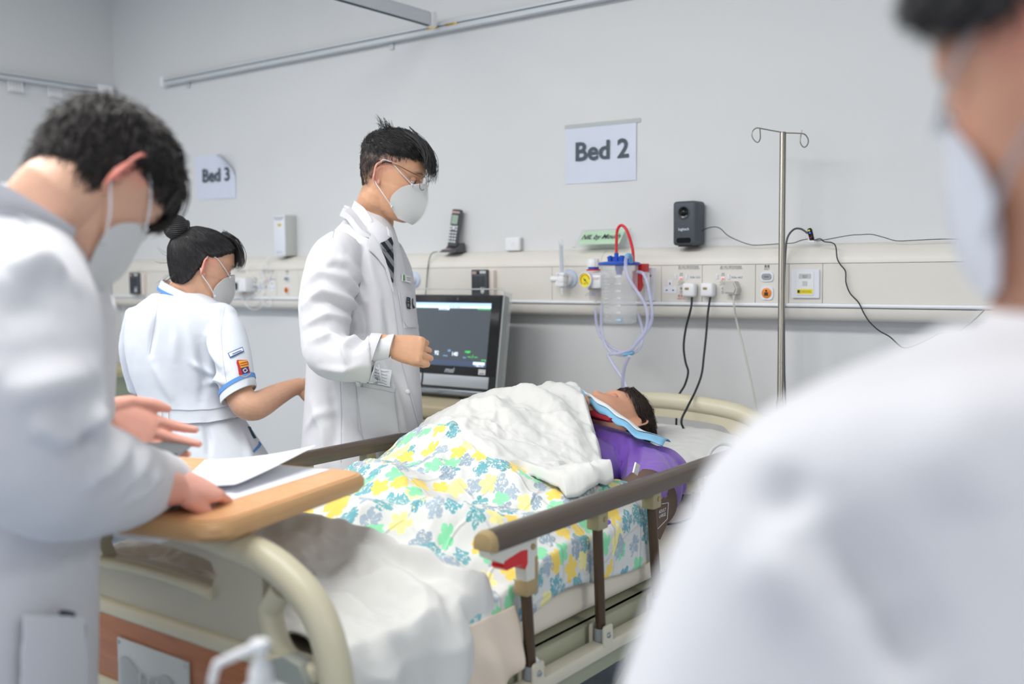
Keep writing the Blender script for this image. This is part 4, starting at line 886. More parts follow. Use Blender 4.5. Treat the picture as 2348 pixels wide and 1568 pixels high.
# ------------------------------------------------------------------ hand sanitiser bottle hung at the foot end
bt = at(597, 1540, 1.02); pb = thing('pump_bottle', 'white pump dispenser bottle hooked in front of the foot end', 'bottle', bt-UZ*.17)
d_ = mpp(1.02)
cz = bt+UZ*.0
obj('bottle', MB().lathe(cz-UZ*.17, UZ, [(.03, 0), (.034, .004), (.034, .13), (.028, .147), (.014, .156), (.013, .16)], 28), 'white_plastic', pb)
obj('collar', MB().lathe(cz-UZ*.012, UZ, [(.0105, 0), (.0115, .002), (.0115, .014), (.0095, .0165), (.009, .022)], 24), 'white_plastic', pb)
obj('pump_stem', MB().cyl(cz+UZ*.008, cz+UZ*.021, .0042, 14), 'white_plastic', pb)
obj('pump_head', MB().lathe(cz+UZ*.02, UZ, [(.006, 0), (.0098, .003), (.0098, .011), (.006, .013)], 24), 'white_plastic', pb)
nz = [cz+UZ*.027, at(545, 1500, 1.02), at(497, 1522, 1.02), at(490, 1545, 1.02), at(484, 1572, 1.02)]
obj('nozzle', MB().tube(nz, [.0052, .0048, .0045, .0042, .0038], 12), 'white_plastic', pb)
obj('hanger', MB().box(cz+V(0, .025, -.06), (.05, .05, .02), None, .003), 'white_plastic', pb)
# ------------------------------------------------------------------ soft goods: noise, height fields, cloth patches
_P = np.random.default_rng(3).permutation(256); _P = np.concatenate([_P, _P, _P]); _GR = np.random.default_rng(5).normal(size=(256, 3)); _GR /= np.linalg.norm(_GR, axis=1)[:, None]
def perlin(p):
    p = np.asarray(p, float); i = np.floor(p).astype(int); f = p-i; u = f*f*f*(f*(f*6-15)+10); i &= 255; out = 0
    for dx in (0, 1):
        for dy in (0, 1):
            for dz in (0, 1):
                h = _P[_P[_P[i[..., 0]+dx]+i[..., 1]+dy]+i[..., 2]+dz]; g = _GR[h & 255]
                d = g[..., 0]*(f[..., 0]-dx)+g[..., 1]*(f[..., 1]-dy)+g[..., 2]*(f[..., 2]-dz)
                out = out+d*(u[..., 0] if dx else 1-u[..., 0])*(u[..., 1] if dy else 1-u[..., 1])*(u[..., 2] if dz else 1-u[..., 2])
    return out
def fbm(p, o=4, g=.5):
    p = np.asarray(p, float); s, a = 0, 1
    for k in range(o): s = s+a*perlin(p*2**k+17.3*k); a *= g
    return s
def ridge(p, o=3):                                               # sharp crests, cloth creases
    p = np.asarray(p, float); s, a = 0, 1
    for k in range(o): s = s+a*(1-np.abs(perlin(p*1.9**k+9.1*k))*2.2); a *= .5
    return s/1.75-.5
def xyz(x, y, z=0): x, y = np.broadcast_arrays(x, y); return np.stack([x, y, np.zeros_like(x)+z], -1)
class TPS:
    def __init__(s, pts, lam=1e-4):
        P = np.array(pts, float); s.c = P[:, :2]; n = len(P); K = s.k(np.linalg.norm(s.c[:, None]-s.c[None], axis=2))+lam*np.eye(n); A = np.hstack([np.ones((n, 1)), s.c])
        M_ = np.block([[K, A], [A.T, np.zeros((3, 3))]]); s.w = np.linalg.solve(M_, np.concatenate([P[:, 2], np.zeros(3)]))
    @staticmethod
    def k(r): return np.where(r > 1e-9, r*r*np.log(r+1e-12), 0)
    def __call__(s, x, y):
        x, y = np.broadcast_arrays(np.asarray(x, float), np.asarray(y, float)); q = np.stack([x, y], -1); n = len(s.c); out = s.w[n]+s.w[n+1]*x+s.w[n+2]*y
        for i in range(n): out = out+s.w[i]*s.k(np.linalg.norm(q-s.c[i], axis=-1))
        return out
def onH(x, y, H, t0=1.2, t1=4.5):
    r = ray(x, y); t = np.linspace(t0, t1, 900); P = CAM+t[:, None]*r; d = P[:, 2]-H(P[:, 0], P[:, 1]); k = np.argmax(d < 0); return P[k] if d.min() < 0 else P[np.argmin(d)]
def resamp(L, n):
    L = np.array(L, float); s = np.concatenate([[0], np.cumsum(np.linalg.norm(np.diff(L, axis=0), axis=1))]); return np.stack([np.interp(np.linspace(0, s[-1], n), s, L[:, k]) for k in range(L.shape[1])], 1)
def smoothline(L, n): return resamp(spline([(*p[:2], 0) for p in L], 120)[:, :2], n)
def coons(b, t, l, r, n, m):                                     # plan curves: bottom/top run left to right, left/right run bottom to top
    B, T_, L, R_ = smoothline(b, m), smoothline(t, m), smoothline(l, n), smoothline(r, n)
    u = np.linspace(0, 1, m)[None, :, None]; v = np.linspace(0, 1, n)[:, None, None]
    return (1-v)*B[None]+v*T_[None]+(1-u)*L[:, None]+u*R_[:, None]-((1-u)*(1-v)*B[0]+u*(1-v)*B[-1]+(1-u)*v*T_[0]+u*v*T_[-1])
def uvmap(o, uv):
    me = o.data; lay = me.uv_layers.new(name='UVMap'); idx = np.empty(len(me.loops), int); me.loops.foreach_get('vertex_index', idx); lay.data.foreach_set('uv', np.asarray(uv)[idx].ravel())
def cloth(name, G, m, th, parent=None, n=(0, 0, 1), uv=None, **kw):
    o = obj(name, MB().slab(G, th, n), m, parent, fixn=False, smooth=180, **kw)
    if uv is not None: q = np.asarray(uv).reshape(-1, 2); uvmap(o, np.vstack([q, q]))
    return o
EDGE_N, EDGE_F = -1.158, -1.985                                  # mattress side edges
def drape(x, y, z):
    """lets cloth that reaches past the mattress edge hang down its side"""
    s = x-EDGE_N; k = np.clip(s, 0, None); X = np.where(s > 0, EDGE_N+.010*(1-np.exp(-k/.02)), x); Z = z-np.where(s > 0, k-.012*(1-np.exp(-k/.012)), 0)
    s2 = EDGE_F-x; k2 = np.clip(s2, 0, None); X = np.where(s2 > 0, EDGE_F-.0*k2, X); Z = Z-np.where(s2 > 0, k2, 0)
    return X, Z

# mattress
mat('sheet_cream', 'E2D9C8', .75, var=.03, vscale=6, bump=.12, bscale=300, sheen=.2)
mat('cotton_white', 'D8D8D5', .8, var=.015, vscale=8, bump=.15, bscale=500, sheen=.2)
MZ = .715
mt = thing('mattress', 'mattress in a cream fitted sheet with creased side', 'mattress', (BXC, 1.98, .60))
n = 60; ys_ = np.linspace(1.105, 2.875, 90); prof = []
for s in np.linspace(0, 1, 41): prof.append(s)
cx, hx = (EDGE_N+EDGE_F)/2, (EDGE_N-EDGE_F)/2-.004
a = np.linspace(0, 2*pi, 72, endpoint=False); ex = 5
qx = hx*np.sign(np.cos(a))*np.abs(np.cos(a))**(2/9); qz = (MZ-.60)/2*np.sign(np.sin(a))*np.abs(np.sin(a))**(2/3.2)
R_ = []
for y in ys_:
    k = 1-.5*max(0, (abs(y-1.99)-.86)/.03)**2 if abs(y-1.99) > .86 else 1
    p = np.stack([cx+qx, np.full(72, y), (MZ+.60)/2+qz*k], 1); nz_ = .006*fbm(p*V(14, 3.5, 5)+3, 3); p[:, 0] += np.sign(p[:, 0]-cx)*nz_*(np.abs(qx) > hx*.9); R_.append(p)
obj('mattress_body', MB().rings(R_), 'sheet_cream', mt, smooth=180)

# what the covers lie on: a height field through measured points
H = TPS([(-1.13, 1.1, .72), (-1.13, 1.5, .725), (-1.13, 1.9, .735), (-1.13, 2.1, .74), (-1.21, 1.75, .815), (-1.205, 1.92, .84), (-1.2, 2.05, .85), (-1.3, 1.1, .735), (-1.3, 1.45, .77), (-1.3, 1.8, .80), (-1.3, 2.05, .82), (-1.34, 2.25, .84), (-1.57, 1.1, .755), (-1.57, 1.35, .80), (-1.57, 1.6, .845), (-1.57, 1.85, .875), (-1.55, 2.05, .90), (-1.58, 2.25, .93), (-1.6, 2.45, .945),
         (-1.8, 1.1, .75), (-1.8, 1.35, .785), (-1.8, 1.6, .82), (-1.8, 1.85, .86), (-1.85, 2.08, .895), (-1.83, 2.25, .925), (-1.78, 2.42, .935), (-1.98, 1.1, .73), (-1.98, 1.4, .745), (-1.98, 1.7, .765), (-1.98, 1.95, .80), (-1.98, 2.15, .84), (-1.97, 2.4, .84), (-1.35, 2.5, .83)])
# flowered duvet
def flowers():
    m = mat('duvet_flowers', 'DBDCD9', .8, sheen=.25); t = NT(m); b = t.n['Principled BSDF']; uv = t.add('ShaderNodeUVMap'); 
    def math_(op, *a, clamp=False):
        n = t.add('ShaderNodeMath', operation=op, use_clamp=clamp)
        for i, x in enumerate(a):
            if isinstance(x, (int, float)): n.inputs[i].default_value = x
            else: t.link(x, n.inputs[i])
        return n.outputs[0]
    nz = t.add('ShaderNodeTexNoise', i_Scale=70.0, i_Detail=3.0); t.link(uv.outputs[0], nz.inputs['Vector'])
    sub = t.add('ShaderNodeVectorMath', operation='SUBTRACT'); t.link(nz.outputs['Color'], sub.inputs[0]); sub.inputs[1].default_value = (.5, .5, .5)
    sc = t.add('ShaderNodeVectorMath', operation='SCALE'); t.link(sub.outputs[0], sc.inputs[0]); sc.inputs['Scale'].default_value = .011
    wv = t.add('ShaderNodeVectorMath', operation='ADD'); t.link(uv.outputs[0], wv.inputs[0]); t.link(sc.outputs[0], wv.inputs[1])
    st = t.add('ShaderNodeTexNoise', i_Scale=120.0, i_Detail=4.0, i_Distortion=1.2); t.link(uv.outputs[0], st.inputs['Vector'])
    cur = None
    cols = ['8DE0AC', '67A9B4', 'A3B4C2', 'F3D362', 'F5EC9E', '97A9B8', '6FAFB5']
    for L, (scale, off) in enumerate(((16.8, 0.0), (17.6, 3.37))):
        ad = t.add('ShaderNodeVectorMath', operation='ADD'); t.link(wv.outputs[0], ad.inputs[0]); ad.inputs[1].default_value = (off, off*1.7, 0)
        vo = t.add('ShaderNodeTexVoronoi', voronoi_dimensions='2D', i_Scale=scale, i_Randomness=.72); t.link(ad.outputs[0], vo.inputs['Vector'])
        d = t.add('ShaderNodeVectorMath', operation='SUBTRACT'); t.link(ad.outputs[0], d.inputs[0]); t.link(vo.outputs['Position'], d.inputs[1])
        sp_ = t.add('ShaderNodeSeparateXYZ'); t.link(d.outputs[0], sp_.inputs[0]); cs = t.add('ShaderNodeSeparateColor'); t.link(vo.outputs['Color'], cs.inputs[0])
        ang = math_('ADD', math_('ARCTAN2', sp_.outputs[1], sp_.outputs[0]), math_('MULTIPLY', cs.outputs[0], 6.28))
        r = t.add('ShaderNodeVectorMath', operation='LENGTH'); t.link(d.outputs[0], r.inputs[0])
        pet = math_('POWER', math_('ABSOLUTE', math_('COSINE', math_('MULTIPLY', ang, 2.5))), .55)
        rad = math_('MULTIPLY', math_('ADD', math_('MULTIPLY', pet, .55), .45), math_('ADD', math_('MULTIPLY', cs.outputs[1], .006), .0235))
        msk = math_('MULTIPLY', math_('SUBTRACT', rad, r.outputs['Value']), 900, clamp=True)
        ramp = t.add('ShaderNodeValToRGB'); ramp.color_ramp.interpolation = 'CONSTANT'; el = ramp.color_ramp.elements
        for k, c in enumerate(cols):
            e = el[k] if k < 2 else el.new(k/len(cols)); e.position = k/len(cols); e.color = (*srgb(c), 1)
        t.link(cs.outputs[2], ramp.inputs[0])
        isc = math_('LESS_THAN', math_('ABSOLUTE', math_('SUBTRACT', cs.outputs[2], .285)), .143) if False else math_('ADD', math_('MULTIPLY', math_('GREATER_THAN', cs.outputs[2], .143), math_('LESS_THAN', cs.outputs[2], .428)), math_('GREATER_THAN', cs.outputs[2], .714), clamp=True)
        cut = math_('MULTIPLY', math_('SUBTRACT', st.outputs[0], .41), 40, clamp=True)
        msk = math_('MULTIPLY', msk, math_('MAXIMUM', cut, math_('SUBTRACT', 1.0, isc)))
        keep = math_('GREATER_THAN', cs.outputs[1], .05 if L == 0 else .42); msk = math_('MULTIPLY', msk, keep)
        mx = t.add('ShaderNodeMix', data_type='RGBA'); t.link(msk, mx.inputs[0]); mx.inputs[6].default_value = (*srgb('DBDCD9'), 1)
        if cur: t.link(cur, mx.inputs[6])
        t.link(ramp.outputs[0], mx.inputs[7]); cur = mx.outputs[2]
    t.link(cur, b.inputs['Base Color'])
    # quilting lines and weave
    sx = t.add('ShaderNodeSeparateXYZ'); t.link(uv.outputs[0], sx.inputs[0])
    ln = []
    for k in (0, 1):
        f = math_('PINGPONG', math_('ADD', sx.outputs[k], 10.0), .065); ln.append(math_('MULTIPLY', f, 160, clamp=True))
    q = math_('MULTIPLY', ln[0], ln[1]); q2 = math_('ADD', q, math_('MULTIPLY', nz.outputs[0], .35))
    bp = t.add('ShaderNodeBump', i_Strength=.45, i_Distance=.006); t.link(q2, bp.inputs['Height']); t.link(bp.outputs[0], b.inputs['Normal'])
flowers()
def puff(x, y): return .012*np.abs(np.sin(x*pi/.13))**.5*np.abs(np.sin(y*pi/.13))**.5
C_ = coons([(-2.06, 1.16), (-1.6, 1.16), (-1.14, 1.16)], [(-2.05, 2.28), (-1.8, 2.33), (-1.5, 2.25), (-1.25, 2.12), (-1.095, 2.07)], [(-2.06, 1.16), (-2.06, 1.7), (-2.05, 2.28)], [(-1.14, 1.16), (-1.125, 1.32), (-1.088, 1.5), (-1.10, 1.75), (-1.09, 1.95), (-1.095, 2.07)], 190, 170)
x, y = C_[..., 0], C_[..., 1]
w = xyz(x, y); fold = .040*ridge(w*V(3.2, 4.6, 1)+V(1.3, .4, 0)+.35*fbm(w*3)[..., None], 2)+.024*ridge(w*V(8, 6.5, 1)+5+.4*fbm(w*6)[..., None], 2)+.006*fbm(w*22, 3)
edge = np.clip((EDGE_N-.02-x)/.12, 0, 1)*np.clip((x-EDGE_F-.0)/.1, 0, 1)
z = np.maximum(H(x, y), MZ+.008)+.012+fold*(.25+.75*edge)-.022*np.clip((1.42-y)/.08, 0, 1)
# long soft ridges that run across the legs
def foldline(x, y, pts, amp, wd, asym=0):
    P = np.array(pts, float); best = np.full(x.shape, 9.0); tt = np.zeros(x.shape)
    for k, (p, q) in enumerate(zip(P[:-1], P[1:])):
        d = q-p; L2 = d@d; t_ = np.clip(((x-p[0])*d[0]+(y-p[1])*d[1])/L2, 0, 1); dx, dy = x-p[0]-t_*d[0], y-p[1]-t_*d[1]; D = np.hypot(dx, dy)*np.where(d[0]*dy-d[1]*dx > 0, 1+asym, 1-asym); m_ = D < best; best = np.where(m_, D, best); tt = np.where(m_, (k+t_)/(len(P)-1), tt)
    return amp*np.exp(-(best/wd)**2)*np.sin(np.clip(tt, .02, .98)*pi)**.5
for pts, am, wd in (([(-1.95, 1.75), (-1.7, 1.72), (-1.45, 1.62), (-1.25, 1.6)], .035, .05), ([(-1.9, 1.98), (-1.65, 1.98), (-1.45, 1.9), (-1.3, 1.78)], .04, .055), ([(-1.75, 1.52), (-1.5, 1.5), (-1.3, 1.62), (-1.18, 1.8)], .03, .04), ([(-1.95, 2.12), (-1.82, 2.05), (-1.7, 2.1)], .02, .04), ([(-1.5, 2.02), (-1.32, 1.95), (-1.2, 1.98), (-1.14, 2.04)], .025, .03)):
    z = z+foldline(x, y, pts, am, wd)*edge
X, Z = drape(x, y, z)
X = X+np.where(x > EDGE_N, .006+.005*np.sin(y*19)*np.clip((x-EDGE_N)/.05, 0, 1), 0)
Pd = np.stack([X, y, Z], -1); au = np.cumsum(np.concatenate([np.zeros((len(Pd), 1)), np.linalg.norm(np.diff(Pd, axis=1), axis=2)], 1), 1); au = au-au[:, 85:86]+x[:, 85:86]
av = np.cumsum(np.concatenate([np.zeros((1, Pd.shape[1])), np.linalg.norm(np.diff(Pd, axis=0), axis=2)], 0), 0).mean(1, keepdims=True)+0*x
duvet = cloth('duvet', Pd, 'duvet_flowers', .008, uv=np.stack([au, av], -1), label='quilted white duvet printed with teal, yellow and green flowers over the patient legs', cat='duvet')
# turned back white bed sheet over the chest
ZS = lambda x, y: H(x, y)+.035
def pl2(L): return [tuple(onH(a, b, ZS)[:2]) for a, b in L]
foot_e = [(-1.99, 2.16), (-1.90, 2.10)]+pl2([(1100, 1048), (1200, 1080), (1255, 1112), (1300, 1140)])
near_e = pl2([(1300, 1140), (1345, 1128), (1408, 1106)])
head_e = [(-1.86, 2.52), (-1.72, 2.56), (-1.62, 2.50)]+pl2([(1362, 985), (1378, 1045), (1408, 1106)])
far_e = [(-1.99, 2.16), (-1.96, 2.33), (-1.86, 2.52)]
C_ = coons(foot_e, head_e, far_e, near_e, 130, 150); x, y = C_[..., 0], C_[..., 1]; w = xyz(x, y)
f2 = .028*ridge(w*V(4.2, 5.5, 1)+V(7.7, 2.1, 0)+.5*fbm(w*4)[..., None], 2)+.019*ridge(w*V(8, 10, 1)+V(2, 8, 0)+.5*fbm(w*8)[..., None], 2)+.003*ridge(w*V(24, 20, 1)+4, 2)+.004*fbm(w*30, 3)
n_, m_ = x.shape; bu_ = np.minimum.outer(np.minimum(np.arange(n_), np.arange(n_)[::-1]), np.full(m_, 999)); bv_ = np.minimum.outer(np.full(n_, 999), np.minimum(np.arange(m_), np.arange(m_)[::-1])); be = np.clip(np.minimum(bu_, bv_)/6, 0, 1)
z = H(x, y)+.052+f2-.022*(1-be)**2
for pts, am, wd in (([(-1.95, 2.2), (-1.75, 2.3), (-1.55, 2.28), (-1.36, 2.1)], .03, .035), ([(-1.9, 2.35), (-1.7, 2.42), (-1.5, 2.36), (-1.38, 2.22)], .028, .03), ([(-1.85, 2.13), (-1.68, 2.15), (-1.5, 2.08)], .02, .03), ([(-1.75, 2.5), (-1.6, 2.45), (-1.5, 2.42)], .025, .03)): z = z+foldline(x, y, pts, am, wd)*be
cloth('bed_sheet', np.stack([x, y, z], -1), 'cotton_white', .005, label='crumpled white bed sheet turned back over the patient chest', cat='sheet')
G = np.array([[onH(1322+36*u+6*v, 1128-10*u-14*v*(1-u*.4), lambda a, b: H(a, b)+.062) for u in np.linspace(0, 1, 6)] for v in np.linspace(0, 1, 5)])
# white blanket at the foot
ZB = lambda x, y: np.maximum(H(x, y), MZ)+.04
be_ = [(-2.04, 1.56)]+[tuple(onH(a, b, ZB)[:2]) for a, b in ((610, 1200), (700, 1205), (820, 1236), (950, 1292), (1060, 1335))]+[(-1.14, 1.47), (-1.05, 1.45)]
C_ = coons([(-2.04, 1.092), (-1.6, 1.092), (-1.05, 1.092)], be_, [(-2.04, 1.092), (-2.04, 1.35), (-2.04, 1.58)], [(-1.05, 1.092), (-1.015, 1.25), (-1.03, 1.36), (-1.05, 1.45)], 120, 170); x, y = C_[..., 0], C_[..., 1]; w = xyz(x, y)
n_, m_ = x.shape; vt = np.arange(n_)[::-1][:, None]/n_*np.ones((1, m_)); hem = np.exp(-((vt-.05)/.045)**2)
f3 = .026*ridge(w*V(4, 5, 1)+V(3.7, 6.1, 0)+.5*fbm(w*4)[..., None], 2)+.02*ridge(w*V(8, 9, 1)+V(2, 3, 0)+.4*fbm(w*7)[..., None], 2)+.004*fbm(w*26, 3)
z = np.maximum(H(x, y), MZ)+.032+f3+.032*hem-.012*np.clip(1-vt/.012, 0, 1)
for pts, am, wd in (([(-1.6, 1.3), (-1.4, 1.36), (-1.2, 1.33), (-1.1, 1.22)], .022, .03), ([(-1.75, 1.22), (-1.5, 1.2), (-1.3, 1.14)], .02, .03), ([(-1.5, 1.42), (-1.3, 1.42), (-1.16, 1.38)], .02, .025)): z = z+foldline(x, y, pts, am, wd)
X, Z = drape(x, y, z); hang = np.clip((x-EDGE_N)/.06, 0, 1); X = X+hang*(.022+.010*np.sin(y*34)+.004*np.sin(y*71+1))*np.where(y > 1.38, .35, 1); Y = y+hang*.006*np.sin(Z*30)
cloth('blanket', np.stack([X, Y, Z], -1), 'cotton_white', .006, label='white cotton blanket bunched over the foot of the bed and hanging over its side', cat='blanket')
# cream sheet corner hanging out
uu, vv = np.meshgrid(np.linspace(0, 1, 40), np.linspace(0, 1, 40)); yy = 1.345+.18*uu; zz = MZ+.004-(.085+.075*np.sin(pi*(.1+.8*uu))**.7)*vv; xx = EDGE_N+.018+.016*np.sin(vv*pi*.75)+.009*np.sin(yy*75+zz*30)*vv+.006*np.sin(yy*31+zz*60)*vv
cloth('sheet_corner', np.stack([xx, yy, zz], -1), mat('sheet_peach', 'E6D6C4', .75, var=.03, bump=.12, bscale=300), .004, n=(1, 0, 0), label='cream sheet corner hanging loose below the white blanket at the bed side', cat='sheet')
tri = MB().prism([(0, 0), (.075, -.012), (.03, .03)], V(-1.15, 1.56, .575), UY, UZ, .002); tag(obj('paper_tag', tri, 'paper_white'), 'white paper corner sticking out under the mattress beside the first rail post', 'paper')
# pillow
pc = V(-1.55, 2.70, .725); pu, pv = .62, .42
g = np.linspace(-1, 1, 60); U2, V2 = np.meshgrid(g, g); ed = (1-np.abs(U2)**4)*(1-np.abs(V2)**4); ht = np.clip(ed, 0, 1)**.42
w = np.stack([U2*1.6, V2*1.3, 0*U2], -1)
pil = lambda s: pc+np.stack([U2*pu/2*(1-.05*V2**2*np.abs(U2)), V2*pv/2*(1-.05*U2**2), (.078 if s > 0 else -.035)*ht+.052+s*.012*ridge(w*2+3, 2)*ht+.03*V2], -1)
pw = MB().grid(pil(1)).grid(pil(-1)[:, ::-1]); th_ = thing('pillow', 'plump white pillow under the patient head against the headboard', 'pillow', pc)
o = obj('pillow_body', pw, 'cotton_white', th_, smooth=180)
bm = bmesh.new(); bm.from_mesh(o.data); bmesh.ops.remove_doubles(bm, verts=bm.verts[:], dist=.0008); bmesh.ops.recalc_face_normals(bm, faces=bm.faces[:]); bm.to_mesh(o.data); bm.free()
fl = np.array([[pc+V(pu/2*(1-.03)+.012*v, (u-.5)*pv*.95, .052+.03*(2*u-1)+.035*math.sin(pi*u)*(1-v)-.05*v+.008*math.sin(u*30)) for u in np.linspace(0, 1, 30)] for v in np.linspace(0, 1, 8)])
obj('pillowcase_flap', MB().slab(fl, .002, (1, 0, 0)), 'cotton_white', th_, smooth=180, fixn=False)
# ------------------------------------------------------------------ people toolkit
SK = dict(fair='DDB094', warm='D6A483', pink='E0A894', tan='C08A70', rubber='D8A285')
mat('skin', 'D8AA8E', .5, var=.05, vscale=45, sss=.12, attr='tint', bump=.06, bscale=350)
mat('hair_black', '2B292B', .42, var=.25, vscale=60, spec=.6); mat('hair_dark', '35302E', .36, var=.3, vscale=50, spec=.6); mat('hair_brown', '30231D', .45, var=.3, vscale=50, spec=.5)
mat('coat_white', 'D5D5DA', .8, var=.012, vscale=10, bump=.10, bscale=600, sheen=.25); mat('dress_white', 'D6DBE4', .75, var=.012, vscale=10, bump=.08, bscale=600, sheen=.25)
mat('shirt_white', 'E0E0E6', .7, bump=.06, bscale=700); mat('mask_white', 'DBDCDC', .8, bump=.1, bscale=900); mat('seam_grey', 'B9BAC4', .8); mat('trim_blue', '5B8FD0', .7, var=.04)
mat('eye_white', 'E8E4E0', .2); mat('eye_iris', '1C1310', .1); mat('trouser', '2C3038', .8, var=.1); mat('shoe', '1A1A1C', .4)
def fuse(mb, vox, smooth=4, sf=.5):
    """union of the closed shells in mb as one continuous quad surface"""
    v = np.vstack(mb.v); me = bpy.data.meshes.new('tmp'); me.from_pydata(v.tolist(), [], mb.f)
    bm = bmesh.new(); bm.from_mesh(me); bmesh.ops.recalc_face_normals(bm, faces=bm.faces[:]); bm.to_mesh(me); bm.free()
    o = bpy.data.objects.new('tmp', me); COL.objects.link(o)
    r = o.modifiers.new('r', 'REMESH'); r.mode = 'VOXEL'; r.voxel_size = vox; r.adaptivity = 0
    if smooth: s = o.modifiers.new('s', 'SMOOTH'); s.factor = sf; s.iterations = smooth
    dg = bpy.context.evaluated_depsgraph_get(); m2 = bpy.data.meshes.new_from_object(o.evaluated_get(dg)); bpy.data.objects.remove(o); bpy.data.meshes.remove(me)
    V_ = np.empty(len(m2.vertices)*3); m2.vertices.foreach_get('co', V_); V_ = V_.reshape(-1, 3); N_ = np.empty(len(m2.vertices)*3); m2.vertices.foreach_get('normal', N_); N_ = N_.reshape(-1, 3)
    F_ = [tuple(p.vertices) for p in m2.polygons]; bpy.data.meshes.remove(m2); return V_, N_, F_
class Surf:
    def __init__(s, v, f): s.v, s.f = v, f; s.t = BVHTree.FromPolygons(v.tolist(), f)
    def hit(s, x, y, off=.002, o=None):
        r = ray(x, y) if o is None else o; p, n, i, d = s.t.ray_cast(Vector(CAM), Vector(unit(r)))
        if p is None:
            best = s.t.find_nearest(Vector(CAM+ray(x, y)*s.dref)); p, n = best[0], best[1]
        n = V(n); n = n if n@ray(x, y) < 0 else -n
        return V(p)+n*off, n
    dref = 3
    def near(s, p, off=.002): q, n, i, d = s.t.find_nearest(Vector(p)); n = V(n); n = n if n@(V(p)-V(q)) >= 0 else -n; return V(q)+n*off, n
    def line(s, pts, off=.001, n=None): L = resamp(pts, n or max(8, int(3*len(pts)))); return [s.hit(x, y, off)[0] for x, y in L]
    def patch(s, quad, off=.003, n=10, m=10, round_=0):
        Q = np.array(quad, float); G = np.zeros((n, m, 3))
        for i in range(n):
            for j in range(m):
                u, v = j/(m-1), i/(n-1); p = (Q[0]*(1-u)+Q[1]*u)*(1-v)+(Q[3]*(1-u)+Q[2]*u)*v; G[i, j] = s.hit(p[0], p[1], off)[0]
        return G
    def strip(s, A, B, off=.003, n=24, m=5): 
        A, B = resamp(A, n), resamp(B, n); return np.array([[s.hit(*(A[i]*(1-k)+B[i]*k), off)[0] for k in np.linspace(0, 1, m)] for i in range(n)])
def slabp(name, G, m, parent, th=.002, **kw):
    c = G.reshape(-1, 3).mean(0); return obj(name, MB().slab(G, th, CAM-c), m, parent, fixn=False, smooth=60, **kw)
def wrinkle(v, n, amp=.006, f=7, an=(1, 1, .55), seed=0, fine=.0012):
    p = v*V(an)*f+seed; d = amp*ridge(p+.5*fbm(p*.7+3)[:, None], 3)+fine*fbm(v*45+seed, 2); return v+n*d[:, None]
def foldlines(v, n, lines):
    """lines: (3-D points, height, width) raised or sunk creases"""
    out = v.copy()
    for P, h, wd in lines:
        P = np.array(P); best = np.full(len(v), 9.0); tt = np.zeros(len(v))
        lo, hi = P.min(0)-4*wd, P.max(0)+4*wd; sel = np.all((v > lo) & (v < hi), axis=1); w = v[sel]; b = np.full(len(w), 9.0); t_ = np.zeros(len(w))
        for k in range(len(P)-1):
            d = P[k+1]-P[k]; L2 = d@d+1e-12; u = np.clip((w-P[k])@d/L2, 0, 1); D = np.linalg.norm(w-P[k]-u[:, None]*d, axis=1); m_ = D < b; b = np.where(m_, D, b); t_ = np.where(m_, (k+u)/(len(P)-1), t_)
        out[sel] += n[sel]*(h*np.exp(-(b/wd)**2)*np.sin(np.clip(t_, .04, .96)*pi)**.6)[:, None]
    return out
CFH = unit(V(CF[0], CF[1], 0)); CRH = unit(V(CR[0], CR[1], 0))
def hring(c, a, b, n=40, e=2.4, ax=None):
    """horizontal super-ellipse ring: half width a across the view, b along it"""
    t = np.linspace(0, 2*pi, n, endpoint=False); x = a*np.sign(np.cos(t))*np.abs(np.cos(t))**(2/e); y = b*np.sign(np.sin(t))*np.abs(np.sin(t))**(2/e)
    A = CRH if ax is None else ax; B = V(-A[1], A[0], 0); return V(c)+x[:, None]*A+y[:, None]*B
def torso(mb, rows, depth, thick, n=40, extra=12):
    """rows: (pixel y, left x, right x[, depth shift, thickness]) silhouette rows -> stacked rings"""
    R = []
    P = np.array([(r[0], r[1], r[2], r[3] if len(r) > 3 else 0, r[4] if len(r) > 4 else thick) for r in rows], float)
    ys_ = np.linspace(P[0, 0], P[-1, 0], len(P)*extra); sp = [np.interp(ys_, P[:, 0], P[:, k]) for k in range(1, 5)]
    k_ = np.hanning(extra+1); k_ /= k_.sum()
    sp = [np.convolve(np.pad(q, extra//2, 'edge'), k_, 'valid')[:len(ys_)] for q in sp]
    for y, xl, xr, dd, th in zip(ys_, *sp): d = depth+dd; R.append(hring(at((xl+xr)/2, y, d), (xr-xl)/2*mpp(d), th, n))
    return mb.rings(R[::-1])
